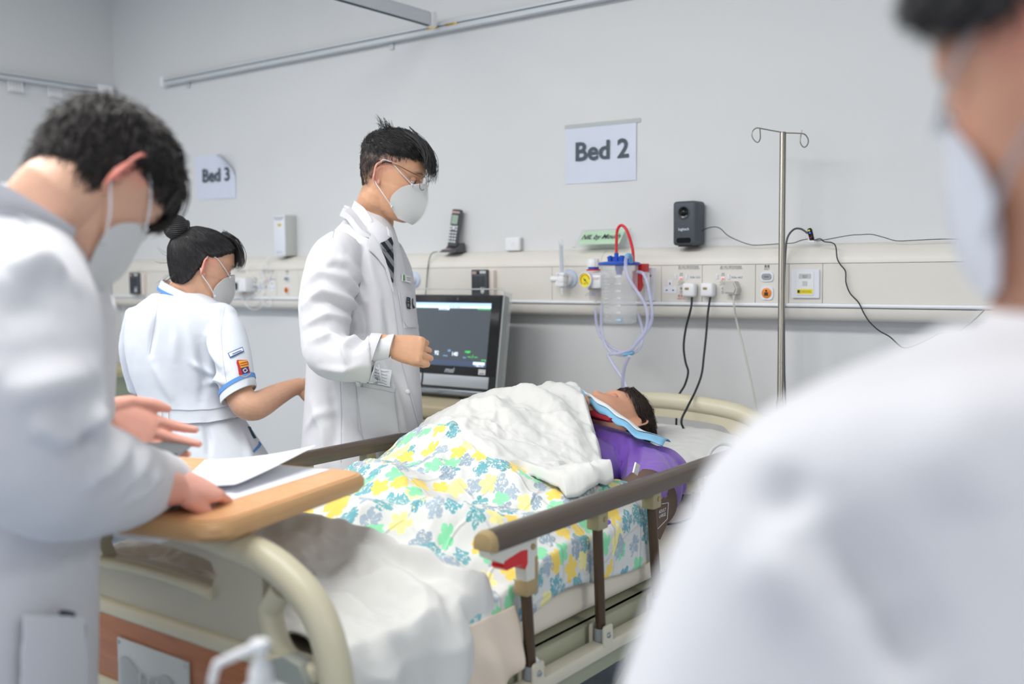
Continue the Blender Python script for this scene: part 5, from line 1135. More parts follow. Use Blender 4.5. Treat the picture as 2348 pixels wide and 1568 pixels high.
# ---- heads
HZ = np.array([-.125, -.118, -.105, -.09, -.075, -.05, -.02, 0, .03, .06, .083, .098, .1045])
HF = np.array([.066, .083, .091, .089, .087, .090, .088, .085, .093, .086, .064, .034, .006])
HB = np.array([.030, .012, -.018, -.042, -.058, -.074, -.087, -.095, -.101, -.097, -.078, -.046, -.012])
HW = np.array([.018, .031, .043, .050, .055, .062, .068, .071, .075, .073, .060, .037, .010])
def head_point(z, t, nose=1.0, jaw=1.0):
    """surface of a generic head: height z, azimuth t (0 front, pi/2 the head's right side)"""
    z = np.asarray(z, float); t = np.asarray(t, float); yf, yb, w = np.interp(z, HZ, HF), np.interp(z, HZ, HB), np.interp(z, HZ, HW)*np.where(z < -.03, jaw, 1)
    c, h = (yf+yb)/2, (yf-yb)/2; e = 2.25
    x = w*np.sign(np.sin(t))*np.abs(np.sin(t))**(2/e); y = c+h*np.sign(np.cos(t))*np.abs(np.cos(t))**(2/e)
    fr = np.cos(t) > 0
    nz = np.interp(z, [-.058, -.05, -.04, -.03, -.01, .01, .025], [0, .012, .025, .022, .013, .005, 0])*nose; sw = np.interp(z, [-.05, -.038, -.02, .01], [.013, .0135, .009, .008])
    y = y+fr*nz*np.exp(-(x/sw)**2)
    y = y-fr*.011*np.exp(-((np.abs(x)-.032)/.014)**2-((z-.0)/.011)**2)+fr*.004*np.exp(-((np.abs(x)-.03)/.02)**2-((z-.022)/.007)**2)
    y = y+fr*(.005*np.exp(-((z+.066)/.004)**2)+.006*np.exp(-((z+.078)/.0045)**2)-.003*np.exp(-((z+.072)/.0018)**2))*np.exp(-(x/.021)**2)
    y = y+fr*.005*np.exp(-((z+.104)/.012)**2-(x/.02)**2)
    return np.stack([x, y, z], -1)
class Head:
    def __init__(s, o, fwd, up, sc=1.0):
        f = unit(fwd); u = unit(V(up)-f*(V(up)@f)); s.R = np.array([np.cross(f, u), f, u]); s.o = V(o); s.sc = sc
    def w(s, p): return s.o+np.asarray(p)*s.sc@s.R
    def l(s, p): return (np.asarray(p)-s.o)@s.R.T/s.sc
    def shell(s, mb, nz=70, nt=72, nose=1, jaw=1):
        z = np.concatenate([np.linspace(-.125, .08, nz), .08+.0245*np.sin(np.linspace(0, pi/2, 14)[1:])]); t = np.linspace(0, 2*pi, nt, endpoint=False)
        Z, T = np.meshgrid(z, t, indexing='ij'); return mb.rings(s.w(head_point(Z, T, nose, jaw)))
    def ear(s, mb, side=1, k=1.0, flare=.45):
        c = V(side*.073, -.014, -.008); A = unit(V(side*flare, -.88, .0)); B = unit(V(0, .16, 1)); nn = unit(np.cross(A, B))
        ol = [(-.004, -.026), (.006, -.029), (.014, -.018), (.017, -.004), (.021, .012), (.019, .025), (.009, .033), (-.003, .031), (-.009, .022), (-.008, .010)]
        P = spline([c+A*(a*k)+B*(b*k)+unit(V(side, 0, 0))*.006*(a > .01) for a, b in ol], 36)
        mb.tube(s.w(P), .0036*s.sc, 8)
        ins = spline([c+A*(a*k*.6+.001)+B*(b*k*.62) for a, b in ol[1:-1]], 18); mb.tube(s.w(ins), .0030*s.sc, 7)
        q = c+A*.005*k; mb.ball(s.w(q-V(side*.004, 0, 0)), V(.0165, .0035, .027)*s.sc*k, np.array([A, nn, B])@s.R, 14, 8)
        mb.ball(s.w(c+A*-.004+B*-.026*k), V(.007, .005, .008)*s.sc, s.R, 10, 6)
def tint_of(h, v, base, ear=None, lip='B8706A', scalp=None, scalp_c='4A403C', brow=True):
    """per-vertex skin colour in head space: lips, brows, ears, close-cropped scalp"""
    b = np.array(srgb(base)); C = np.tile(b, (len(v), 1)); L = h.l(v); x, y, z = L.T
    def mixc(c, m): m = np.clip(m, 0, 1)[:, None]; C[:] = C*(1-m)+np.array(srgb(c))*m
    onh = (np.abs(x) < .12) & (y > -.14) & (y < .16) & (z > -.15) & (z < .13)
    mixc('D98C78', onh*.35*np.exp(-((np.abs(x)-.045)/.02)**2-((z+.03)/.02)**2)*(y > .04))
    mixc(lip, onh*.8*np.exp(-((z+.072)/.008)**2-(x/.022)**2)*(y > .085))
    if ear: mixc(ear, onh*np.clip((np.abs(x)-.068)/.01, 0, 1)*(np.abs(z) < .045)*(y < .02))
    if brow: mixc('2A2220', onh*.85*np.exp(-((np.abs(x)-.031)/.017)**4-((z-.024+.004*np.abs(np.abs(x)-.03)/.02)/.0042)**2)*(y > .06))
    if scalp is not None: mixc(scalp_c, onh*scalp(x, y, z)*(1-np.clip((np.abs(x)-.0725)/.003, 0, 1)*((y > -.05) & (z < .034))))
    return C
def body_obj(name, parts, m, parent, tints):
    v = np.vstack([p[0] for p in parts]); f = []; k = 0
    for p in parts: f += [tuple(i+k for i in q) for q in p[1]]; k += len(p[0])
    o = obj(name, MB().raw(v, f), m, parent, fixn=False, smooth=180)
    a = o.data.attributes.new('tint', 'FLOAT_COLOR', 'POINT'); C = np.hstack([np.vstack(tints), np.ones((len(v), 1))]); a.data.foreach_set('color', C.ravel().astype(np.float32)); return o
def eyes(h, parent, open_=.5):
    for s in (-1, 1):
        c = V(s*.032, .0672, -.001); e = obj('eye', MB().ball(h.w(c), .0118*h.sc, h.R, 16, 10), 'eye_white', parent)
        obj('iris', MB().cyl(h.w(c+V(0, .0108, -.002)), h.w(c+V(0, .0122, -.0023)), .0055*h.sc, 16), 'eye_iris', e)
        obj('eyelid', MB().ball(h.w(c+V(0, .0002, .0022)), V(.0132, .0124, .0112)*h.sc, h.R, 16, 10), 'lid_skin', parent)
mat('lid_skin', 'CC9C82', .5, var=.03, sss=.1)
def mask(h, parent, ears=(1,), tip=.0, strap='shirt_white', m='mask_white', drop=0):
    C = spline([(0, .107, .002), (0, .113, -.020), (0, .121+tip, -.046), (0, .122+tip, -.070), (0, .114, -.098-drop), (0, .095, -.124-drop)], 26)
    E = spline([(.030, .092, -.004), (.058, .060, -.022), (.067, .040, -.044), (.069, .030, -.066), (.062, .034, -.090-drop), (.040, .058, -.118-drop)], 26)
    U = np.linspace(-1, 1, 31); G = np.zeros((26, 31, 3))
    for j, u in enumerate(U):
        k = abs(u); q = C*(1-k)+E*V(np.sign(u) if u else 1, 1, 1)*k; b = np.sin(k*pi)*.0055; q = q+np.stack([np.full(26, np.sign(u)*b*.8), np.full(26, b*.55), np.zeros(26)], 1); G[:, j] = q
    W = h.w(G.reshape(-1, 3)).reshape(G.shape); o = obj('face_mask', MB().slab(W, .0016, h.R[1]), m, parent, fixn=False, smooth=60)
    obj('mask_fold', MB().tube([h.w(c+V(0, .0012, 0)) for c in C[2:-1]], .0012, 6), m, o)
    for s in ears:
        for kz, tgt in ((3, [(s*.076, .010, .028), (s*.0795, -.016, .031), (s*.081, -.026, .014)]), (20, [(s*.0795, -.022, -.036), (s*.0815, -.034, -.016)])):
            a = E[kz]*V(s, 1, 1)+V(s*.003, .004, 0)
            obj('ear_loop', MB().tube(spline([h.w(a), h.w(a*.5+V(tgt[0])*.5+V(s*.006, 0, 0))]+[h.w(V(q)) for q in tgt], 24), .0019*h.sc, 6, flat=.7), strap, o)
            obj('loop_weld', MB().ball(h.w(a), V(.005, .003, .004)*h.sc, h.R, 10, 6), m, o)
    return o
# ---- hair
def hair(h, parent, name, m, cover, thick, flow, n=2600, length=.05, rad=.0011, seed=1, bump=.004, lift=.002, tips=.012, nz=60, nt=96, capped=True):
    """cap over the scalp where cover(x,y,z) > 0, plus fine locks combed along flow(p)"""
    z = np.concatenate([np.linspace(-.11, .08, nz), .08+.0245*np.sin(np.linspace(0, pi/2, 16)[1:])]); t = np.linspace(0, 2*pi, nt, endpoint=False); Z, T = np.meshgrid(z, t, indexing='ij'); P = head_point(Z, T, 0)
    a = np.gradient(P, axis=0); b = np.roll(P, -1, 1)-np.roll(P, 1, 1); N = np.cross(b, a); N /= np.linalg.norm(N, axis=2)[..., None]+1e-12
    N = np.where(((P-V(0, -.005, .02))*N).sum(2)[..., None] < 0, -N, N)
    cv = np.clip(cover(P[..., 0], P[..., 1], P[..., 2])+.6*fbm(P*70+seed, 2)*((P[..., 2] < .075) & (cover(P[..., 0], P[..., 1], P[..., 2]) > .01)), 0, 1)*(cover(P[..., 0], P[..., 1], P[..., 2]) > .01); th = thick(P[..., 0], P[..., 1], P[..., 2])
    fl = flow(P.reshape(-1, 3)).reshape(P.shape); q = P*V(60, 60, 60)-(fl*((P*60)*fl).sum(2)[..., None])*.8
    D = (th+bump*ridge(q*.9+seed, 2)+bump*.8*fbm(P*38+seed, 2))*cv**.5-.004*(1-cv)
    G = P+N*D[..., None]; n_, m_ = cv.shape; ok = cv > .02; f = []
    for i in range(n_-1):
        for j in range(m_):
            k = (j+1) % m_
            if ok[i, j] or ok[i, k] or ok[i+1, j] or ok[i+1, k]: f.append((i*m_+j, i*m_+k, (i+1)*m_+k, (i+1)*m_+j))
    Wg = h.w(G.reshape(-1, 3)); used = sorted({i for q in f for i in q}); mp_ = {u: k for k, u in enumerate(used)}
    cap = MB().raw(Wg[used], [tuple(mp_[i] for i in q) for q in f]); o = obj(name, cap, m, parent, smooth=180, fixn=False) if capped else None
    tri = BVHTree.FromPolygons(G.reshape(-1, 3).tolist(), f); rg = np.random.default_rng(seed); vv, ff = [], []; k0 = 0
    idx = np.argwhere(cv > .35); pick = idx[rg.integers(0, len(idx), n)]; segs = 6
    for i, j in pick:
        p = G[i, j]+rg.normal(0, .003, 3); L = length*rg.uniform(.55, 1.25); st = L/segs; pts = []; jit = rg.normal(0, .25, 3); lf = rg.uniform(.2, 1)*lift
        for s_ in range(segs+1):
            c, nn, _, _ = tri.find_nearest(Vector(p)); c, nn = V(c), V(nn); nn = nn if nn@(c-V(0, -.005, .02)) > 0 else -nn
            g = lf*(.4+s_/segs)+(tips*rg.uniform(0, 1)*(s_/segs)**2 if tips else 0); q = c+nn*g if (p-c)@nn < .03 else p
            pts.append(q); d = flow(q[None])[0]+jit*.5; d = d-nn*(d@nn)*.85; p = q+unit(d)*st
        pts = np.array(pts); tg = unit(pts[-1]-pts[0]); x = unit(np.cross(tg, V(.3, .5, .8))); y = np.cross(tg, x); w = rad*np.linspace(1, .25, segs+1)[:, None]; a3 = [(1, 0), (-.5, .87), (-.5, -.87)]
        ring = np.stack([pts+w*(ca*x+sa*y) for ca, sa in a3], 1).reshape(-1, 3); vv.append(ring)
        for s_ in range(segs):
            for e in range(3): e2 = (e+1) % 3; ff.append((k0+s_*3+e, k0+s_*3+e2, k0+s_*3+3+e2, k0+s_*3+3+e))
        k0 += len(ring)
    so = obj('hair_strands' if capped else name, MB().raw(h.w(np.vstack(vv)), ff), m, o if capped else parent, smooth=180, fixn=False, kind='stuff'); return o or so
def locks(h, parent, m, specs, rad=.0035, nper=14, seed=2, spread=.006):
    """bunches of hair given by a centre line in head space"""
    rg = np.random.default_rng(seed); mb = MB()
    for pts in specs:
        for k in range(nper):
            o_ = rg.normal(0, spread, 3); P = [V(p)+o_*(1-.5*i/len(pts))+rg.normal(0, .0015, 3) for i, p in enumerate(pts)]
            mb.tube(h.w(spline(P, 10)), list(rad*rg.uniform(.3, .6)*h.sc*np.array([1, .9, .7, .15])), 5)
    return obj('hair_fringe', mb, m, parent, smooth=180, fixn=False, kind='stuff')
# ---- hands
def hand(mb, wrist, fwd, back, side, curl, thumb=(.6, .5, .4), sc=1.0, spread=.06, tcurl=None, tdir=None):
    """fwd: towards the fingers, back: normal of the back of the hand, side: +1 if the thumb lies towards fwd x back ... curl: 4 fingers x 3 angles"""
    f = unit(fwd); b = unit(V(back)-f*(V(back)@f)); s = np.cross(f, b)*side; W = V(wrist)
    P = lambda x, y, z: W+(s*x+f*y+b*z)*sc
    R = []
    for y, w, t, x0, z0 in ((-.03, .026, .019, 0, 0), (0, .028, .018, 0, 0), (.03, .037, .0165, .002, 0), (.065, .043, .0145, .002, .002), (.088, .042, .0125, .001, .003), (.098, .036, .009, .0, .002)):
        a = np.linspace(0, 2*pi, 20, endpoint=False); R.append([P(x0+w*np.sign(np.cos(q))*abs(np.cos(q))**.8, y, z0+t*np.sin(q)) for q in a])
    mb.rings(R); tips = []
    for k, (x, L) in enumerate(((.031, .070), (.0105, .079), (-.0105, .073), (-.030, .057))):
        p = P(x, .092-abs(x-.01)*.22, .004); d0 = unit(f+s*(spread*(1.5-k))); mb.ball(p, .0105*sc, None, 12, 8); ang = 0; pts = [P(x*.8, .06, .002), p]; 
        for j, fr in enumerate((.45, .31, .24)):
            ang += curl[k][j]; d = d0*math.cos(ang)-b*math.sin(ang); pts.append(pts[-1]+d*L*fr*sc)
        Q = np.array(pts[1:]); r_ = np.array([.0098, .0088, .0078, .0062])*sc; fine, rr_ = [], []
        for j in range(3):
            for u in np.linspace(0, 1, 5)[:-1]: fine.append(Q[j]*(1-u)+Q[j+1]*u); rr_.append(r_[j]*(1-u)+r_[j+1]*u)
        fine.append(Q[3]); rr_.append(r_[3]); mb.tube(fine, rr_, 10); mb.ball(Q[3], r_[3], None, 10, 6)
        for j in (1, 2): mb.ball(Q[j], r_[j]*1.06, None, 10, 6)
        tips.append(Q)
    q0 = P(.022, .018, -.004); td = unit(s*thumb[0]+f*thumb[1]-b*thumb[2]); q1 = q0+td*.036*sc; t2 = unit(td*.75+f*.55-b*.2-s*.15) if tdir is None else unit(s*tdir[0]+f*tdir[1]-b*tdir[2]); q2 = q1+t2*.032*sc; t3 = unit(t2+(f*.4 if tcurl is None else s*tcurl[0]+f*tcurl[1]-b*tcurl[2])); q3 = q2+t3*.026*sc
    mb.tube(np.array([q0, q0*.5+q1*.5, q1, q1*.5+q2*.5, q2, q2*.5+q3*.5, q3]), list(np.array([.0165, .0145, .0115, .0105, .0102, .0095, .0068])*sc), 12); mb.ball(q3, .0068*sc, None, 10, 6); mb.ball(q1, .0115*sc, None, 10, 6)
    return tips, (q2, q3), (f, b, s)
def nails(parent, tips, thumb, fbs, sc=1.0):
    f, b, s = fbs
    for Q in tips:
        d = unit(Q[3]-Q[2]); up = unit(b-d*(b@d)) if abs(b@d) < .95 else unit(f); side_ = np.cross(d, up); obj('nail', MB().ball(Q[3]*.8+Q[2]*.2+up*.0055*sc, V(.0045, .0065, .0014)*sc, np.array([side_, d, up]), 10, 6), 'nail_pink', parent)
mat('nail_pink', 'E3B5A5', .3)
def legs(parent, x, y, hx, z0, trousers=True, skin='fair', gap=.062):
    """trouser legs and shoes under a coat; hx: heading"""
    f = unit(hx); s = V(-f[1], f[0], 0); out = []
    for k in (-1, 1):
        c = V(x, y, 0)+s*gap*k; R = [hring(c+UZ*z, r, r*1.05, 20, 2.2, s) for z, r in ((.05, .05), (.3, .052), (.5, .058), (.75, .066), (z0, .068))]
        obj('trouser_leg' if trousers else 'stocking', MB().rings(R), 'trouser' if trousers else mat('stocking', 'CDB6A8', .7), parent)
        R = []
        for u, w, hgt in ((-.09, .02, .05), (-.075, .036, .075), (-.03, .039, .085), (.03, .040, .075), (.10, .046, .055), (.15, .040, .045), (.175, .018, .03)):
            a = np.linspace(0, 2*pi, 16, endpoint=False); R.append([c+f*u+s*w*np.cos(q)+UZ*(hgt/2+hgt/2*np.sin(q)) for q in a])
        obj('shoe', MB().rings(R), 'shoe' if trousers else 'white_plastic', parent)
    return out
def simple(mb): return np.vstack(mb.v), mb.f

def inner(mb, neck, depth, x, y, hx, arms=(), gap=.062, hip=.92):
    """hidden trunk, legs and arms that join the head and hands into one body"""
    f = unit(hx); s = V(-f[1], f[0], 0); n = V(neck); p = V(x, y, hip)
    mb.tube([n+UZ*.01, n-UZ*.07, n*.6+p*.4, p+UZ*.02, p-UZ*.06], [.05, .062, .075, .078, .06], 20, n=16)
    for k in (-1, 1): c = V(x, y, 0)+s*gap*k; mb.tube([p-UZ*.0, c+UZ*.75, c+UZ*.45, c+UZ*.07], [.06, .05, .042, .034], 14, n=12)
    for A, r in arms: mb.tube([n-UZ*.06]+[V(q) for q in A], r, 16, n=28)
    return mb
# ------------------------------------------------------------------ standing doctor on the far side of the bed
D2 = 3.08; doc = thing('person', 'person in white lab coat, glasses and mask standing by the monitor with one fist raised', 'person', V(*at(835, 1000, D2)[:2], 0))
h = Head(at(899, 402, D2-.02), CRH*math.cos(.27)-UZ*math.sin(.27)-CFH*.10, UZ*math.cos(.27)+CRH*math.sin(.27), 1.03)
mb = MB(); h.shell(mb, jaw=1.02); h.ear(mb, 1); h.ear(mb, -1)
nb = at(852, 520, D2+.03); mb.tube([nb, at(862, 470, D2+.01), h.w((0, -.022, -.07)), h.w((0, -.015, -.03))], [.066, .058, .057, .058], 24, n=12)
mb.ball(at(846, 562, D2+.02), V(.07, .07, .06), np.array([CRH, CFH, UZ]))
px0 = at(835, 1000, D2); A = [at(790, 566, 2.98), at(765, 606, 2.935), at(748, 680, 2.90), at(745, 760, 2.87), at(752, 808, 2.84), at(790, 822, 2.82), at(830, 812, 2.80), at(870, 797, 2.80)]
inner(mb, at(846, 545, D2+.02), D2, px0[0], px0[1], CRH, [(A, [.03, .03, .035, .04, .04, .04, .036, .032, .026])])
wr = at(893, 790, 2.80)
tp_, tb_, fbs = hand(mb, wr, CRH*.95-UZ*.20+CFH*.06, -CFH*.92+UZ*.38, 1, [(.55, 1.5, .9), (.65, 1.55, .9), (.75, 1.6, .9), (.85, 1.6, .9)], thumb=(.15, .8, .55), sc=.98, spread=.02)
mb.tube([wr-CRH*.05+UZ*.0, wr-CRH*.03, wr+CRH*.01], [.030, .029, .027], 16)
v, nn, f = fuse(mb, .0027, 2, .5); parts = [(v, f)]
fade = lambda x, y, z: .93*np.clip((z-np.interp(y, [-.1, -.05, -.01, .05], [-.085, -.07, .0, .022]))/.07, 0, 1)**.8*(1-np.clip((y-.04-.4*np.clip(z-.02, 0, .05))/.02, 0, 1))
tints = [tint_of(h, v, SK['warm'], 'DB9A86', scalp=fade, scalp_c='2A2626')]
legs(doc, *px0[:2], CRH, .9)
bd = body_obj('body', parts, 'skin', doc, tints); nails(bd, tp_, tb_, fbs)
eyes(h, doc); mask(h, doc, (1, -1))
top = lambda x, y, z: np.clip((z-.048+.2*np.clip(-y-.03, 0, .1)-.12*np.clip(y, 0, .1))/.03, 0, 1)
fl = lambda p: np.stack([p[:, 0]*.9, .75+0*p[:, 0], -.35+p[:, 2]*1.2-2.5*np.clip(p[:, 1]-.03, 0, 1)*1.5], 1)
hr = hair(h, doc, 'hair', 'hair_black', top, lambda x, y, z: .008+.32*np.clip(z-.05, 0, .055)+.06*np.clip(y, 0, .1), fl, n=3600, length=.045, lift=.003, tips=.007, seed=3, bump=.0035)
locks(h, hr, 'hair_black', [[(x, .02, .121), (x*1.1, .055, .108), (x*1.2, .088, .083), (x*1.22, .106, .054), (x*1.22, .114, .026+.016*math.sin(x*260))] for x in np.linspace(-.05, .054, 18)]+[[(x, .03, .118), (x*1.1, .066, .103), (x*1.2, .090, .078), (x*1.24, .100, .052+.01*math.sin(x*150)), (x*1.25, .101, .040)] for x in np.linspace(-.055, .06, 16)], nper=9, spread=.008, rad=.0024)
locks(h, hr, 'hair_black', [[(x, y, .118), (x*1.2, y-.008, .132), (x*1.6, y-.02, .142+.010*math.sin(90*x+y*160))] for x in (-.02, 0, .02, .035) for y in (-.055, -.04, -.028)], nper=5, spread=.006, rad=.0018)
# side stubble as short lying hair
hair(h, doc, 'cropped_hair', 'hair_black', lambda x, y, z: np.where((z > np.interp(y, [-.1, -.05, -.01, .05], [-.06, -.045, .03, .04])) & (z < .075) & (y < .05), .6, 0), lambda x, y, z: .0012+0*x, lambda p: np.stack([0*p[:, 0], .25+0*p[:, 0], -1+0*p[:, 0]], 1), n=2600, length=.013, rad=.00055, lift=.002, tips=.0015, seed=5, bump=0, capped=False)
gl = obj('glasses', MB().tube(h.w(np.array([(.078, -.022, .018), (.079, .0, .028), (.078, .03, .026), (.074, .075, .016), (.066, .098, .012)])), .0014, 8), mat('frame_bronze', '7A5A48', .3, .7), doc)
obj('temple_tip', MB().tube(h.w(np.array([(.0785, .01, .0285), (.080, -.008, .0285), (.081, -.026, .02), (.079, -.034, .012)])), .0022, 8), 'black_plastic', gl)
for s in (-1, 1):
    a = np.linspace(0, 2*pi, 28, endpoint=False); rim = np.stack([s*.034+.027*np.sign(np.cos(a))*np.abs(np.cos(a))**.75, .104-.25*(np.abs(s*.034+.027*np.cos(a))-.0)**2*6, -.002+.019*np.sign(np.sin(a))*np.abs(np.sin(a))**.8], 1)
    obj('rim', MB().tube(h.w(rim), .0011, 6, closed=True), 'frame_bronze', gl); obj('lens', MB().prism([(p[0], p[2]) for p in rim-V(0, 0, 0)], h.w((0, .101, 0)), h.R[0], h.R[2], .0008), mat('lens_glass', 'F4F8FA', .03, alpha=.12, spec=.7), gl)
obj('bridge', MB().tube(h.w(np.array([(-.008, .108, .008), (0, .112, .011), (.008, .108, .008)])), .0011, 6), 'frame_bronze', gl)
# coat
cm = MB()
torso(cm, [(478, 812, 882, .03, .06), (500, 795, 893, .03, .08), (522, 775, 903, .02, .105), (548, 752, 911, .01, .125), (580, 728, 919, 0, .135), (620, 712, 930, 0, .14), (680, 704, 942, 0, .145), (760, 703, 952, 0, .145), (830, 706, 960, 0, .14), (900, 703, 966, 0, .145), (1000, 696, 971, 0, .155), (1080, 690, 974, 0, .165), (1300, 680, 984, 0, .18)], D2, .14)
A = [at(790, 566, 2.98), at(765, 606, 2.935), at(748, 680, 2.90), at(745, 760, 2.87), at(752, 808, 2.84), at(790, 822, 2.82), at(830, 822, 2.80), at(852, 821, 2.80)]
cm.tube(A, [.062, .078, .076, .069, .066, .063, .064, .066], 28, n=34)
cm.ball(at(775, 590, 2.98), V(.075, .075, .065), np.array([CRH, CFH, UZ]))
B_ = [at(880, 575, 3.2), at(905, 640, 3.25), at(920, 760, 3.24), at(940, 830, 3.18)]; cm.tube(B_, [.06, .06, .055, .05], 20, n=20)
v, nn, f = fuse(cm, .0058, 5, .5); S0 = Surf(v, f); S0.dref = D2
L = lambda pts: [S0.hit(x, y, 0)[0] for x, y in resamp(pts, 14)]
folds = [(L(q), hgt*1.35, wd) for q, hgt, wd in (
    ([(700, 650), (735, 622), (790, 640), (835, 690)], .014, .016), ([(697, 700), (740, 665), (800, 690), (822, 745)], .016, .014), ([(700, 745), (750, 720), (805, 735)], .012, .012), ([(715, 690), (760, 690), (810, 715)], -.012, .010), ([(830, 700), (838, 760), (815, 800)], -.014, .012),
    ([(712, 780), (755, 770), (800, 790)], .012, .013), ([(815, 770), (790, 800), (800, 840)], .012, .010), ([(735, 845), (790, 850), (830, 835)], .008, .012), ([(765, 590), (800, 600), (822, 640), (835, 690)], .012, .016), ([(745, 615), (770, 610), (800, 625)], -.010, .010),
    ([(880, 830), (905, 900), (930, 990)], .010, .012), ([(925, 870), (945, 940), (960, 1010)], .010, .012), ([(715, 920), (740, 980), (745, 1060)], .008, .016), ([(860, 650), (872, 740), (868, 800)], .006, .016), ([(760, 900), (770, 980), (765, 1050)], -.007, .014), ([(880, 700), (895, 760), (905, 830)], -.007, .012), ([(700, 985), (730, 950), (770, 940)], .007, .014), ([(840, 560), (850, 620), (862, 680)], .006, .014))]
v = foldlines(v, nn, folds); v = wrinkle(v, nn, .0045, 7, (1, 1, .6), 2.3, .0007)
S2 = Surf(v, f); S2.dref = D2
coat = obj('lab_coat', MB().raw(v, f), 'coat_white', doc, smooth=180, fixn=False)
# collar, lapel, shirt and tie
slabp('shirt_front', S2.strip([(812, 466), (830, 500), (852, 540), (876, 585), (893, 640)], [(893, 532), (898, 545), (899, 570), (899, 600), (898, 650)], .006), 'shirt_white', doc, .003)
ct = []
for k, (px, py, dd, w_) in enumerate(((812, 462, .06, 0), (830, 478, -.05, 0), (850, 505, -.075, 0), (868, 540, -.085, 0), (886, 548, -.085, 0))): ct.append(at(px, py, D2+dd-.0))
cu_ = np.array([[at(x0, y0, D2-.078+.05*abs(k-.55)), at((x0+x1)/2, (y0+y1)/2, D2-.085+.05*abs(k-.55)), at(x1, y1, D2-.082+.05*abs(k-.55))] for k, ((x0, y0), (x1, y1)) in zip(np.linspace(0, 1, 16), zip(resamp([(813, 460), (835, 476), (858, 512), (882, 540)], 16), resamp([(800, 490), (822, 520), (845, 545), (868, 564)], 16)))])
slabp('shirt_collar', cu_, 'shirt_white', doc, .003)
cu2 = np.array([[at(x0, y0, D2-.07), at(x1, y1, D2-.075)] for (x0, y0), (x1, y1) in zip(resamp([(887, 520), (893, 535), (892, 545)], 6), resamp([(889, 540), (900, 548), (894, 556)], 6))]); slabp('shirt_collar', cu2, 'shirt_white', doc, .002)
def tie_mat():
    m = mat('tie_stripe', '2B333D', .7); t = NT(m); b = t.n['Principled BSDF']; tc = t.add('ShaderNodeTexCoord'); w_ = t.add('ShaderNodeTexWave', i_Scale=16.0, bands_direction='DIAGONAL'); t.link(tc.outputs['Object'], w_.inputs[0]); r = t.add('ShaderNodeValToRGB'); r.color_ramp.interpolation = 'CONSTANT'; r.color_ramp.elements[0].color = (*srgb('20262E'), 1); r.color_ramp.elements[1].position = .52; r.color_ramp.elements[1].color = (*srgb('8D9092'), 1)
    n = t.add('ShaderNodeTexNoise', i_Scale=900.0); t.link(tc.outputs['Object'], n.inputs[0]); mx = t.add('ShaderNodeMix', data_type='RGBA', blend_type='MULTIPLY'); mx.inputs[0].default_value = .5; t.link(w_.outputs[0], r.inputs[0]); t.link(r.outputs[0], mx.inputs[6]); t.link(n.outputs[0], mx.inputs[7]); t.link(mx.outputs[2], b.inputs['Base Color'])
tie_mat()
tie = slabp('necktie', S2.strip([(870, 562), (874, 580), (880, 598), (888, 622), (894, 648)], [(892, 546), (893, 560), (896, 580), (898, 610), (897, 650)], .011), 'tie_stripe', doc, .004)
slabp('tie_knot', S2.strip([(868, 562), (872, 574), (879, 580)], [(889, 550), (893, 562), (892, 574)], .016, 8), 'tie_stripe', tie, .006)
slabp('coat_collar', np.array([[at(x0, y0, D2-.060-.03*k), at((x0+x1)/2, (y0+y1)/2, D2-.085-.035*k), at(x1, y1, D2-.080-.035*k)] for k, ((x0, y0), (x1, y1)) in zip(np.linspace(0, 1, 18), zip(resamp([(802, 474), (820, 494), (840, 520), (849, 534)], 18), resamp([(778, 494), (795, 503), (820, 538), (847, 545)], 18)))]), 'coat_white', coat, .004)
slabp('collar_back', np.array([[at(x0, y0, D2+.02-.08*k), at(x1, y1, D2+.0-.08*k)] for k, ((x0, y0), (x1, y1)) in zip(np.linspace(0, 1, 10), zip(resamp([(790, 470), (796, 472), (804, 475)], 10), resamp([(779, 492), (781, 493), (786, 496)], 10)))]), 'coat_white', coat, .004)
slabp('lapel', S2.strip([(852, 540), (866, 566), (881, 600), (893, 640), (899, 668)], [(846, 545), (844, 574), (862, 592), (881, 615), (898, 670)], .010), 'coat_white', coat, .004)
obj('collar_piping', MB().tube([at(785, 473, D2-.05), at(791, 476, D2-.06), at(797, 480, D2-.07)], .0011, 5), 'seam_grey', coat)
def seam(S, pts, r=.0011, name='seam', m='seam_grey', parent=None, off=.0002): return obj(name, MB().tube(S.line(pts, off, max(10, len(pts)*6)), r, 5), m, parent)
seam(S2, [(897, 662), (903, 700), (909, 740), (914, 780)], .0016, 'front_edge', parent=coat); seam(S2, [(914, 800), (925, 850), (936, 890), (946, 930), (962, 985)], .0016, 'front_edge', parent=coat)
seam(S2, [(780, 870), (783, 950), (782, 1060)], .0009, parent=coat); seam(S2, [(777, 496), (768, 520), (763, 545)], .0009, parent=coat); seam(S2, [(905, 640), (915, 700), (925, 770)], .0008, parent=coat)
pk = slabp('hip_pocket', S2.patch([(816, 874), (906, 890), (916, 1000), (832, 1008)], .004, 12, 12), 'coat_white', coat, .003); seam(S2, [(816, 874), (822, 985), (835, 1010), (845, 1014), (905, 1004), (914, 996), (906, 890)], .001, parent=coat, off=.006); seam(S2, [(817, 884), (907, 900)], .0007, parent=coat, off=.006)
slabp('breast_pocket', S2.patch([(912, 664), (940, 668), (950, 752), (926, 752)], .004, 10, 8), 'coat_white', coat, .003); seam(S2, [(912, 664), (921, 735), (930, 750), (950, 752)], .0009, parent=coat, off=.006)
pp = slabp('pocket_paper', S2.patch([(852, 838), (894, 850), (896, 886), (845, 878)], .008, 6, 6), 'paper_white', doc, .001)
for k in range(5): seam(S2, [(856-k, 846+k*7), (889, 853+k*7)], .0006, 'pen_line', 'print_grey', doc, .0096)
seam(S2, [(868, 835), (871, 850), (873, 876)], .0028, 'pen', 'white_plastic', doc, .011)
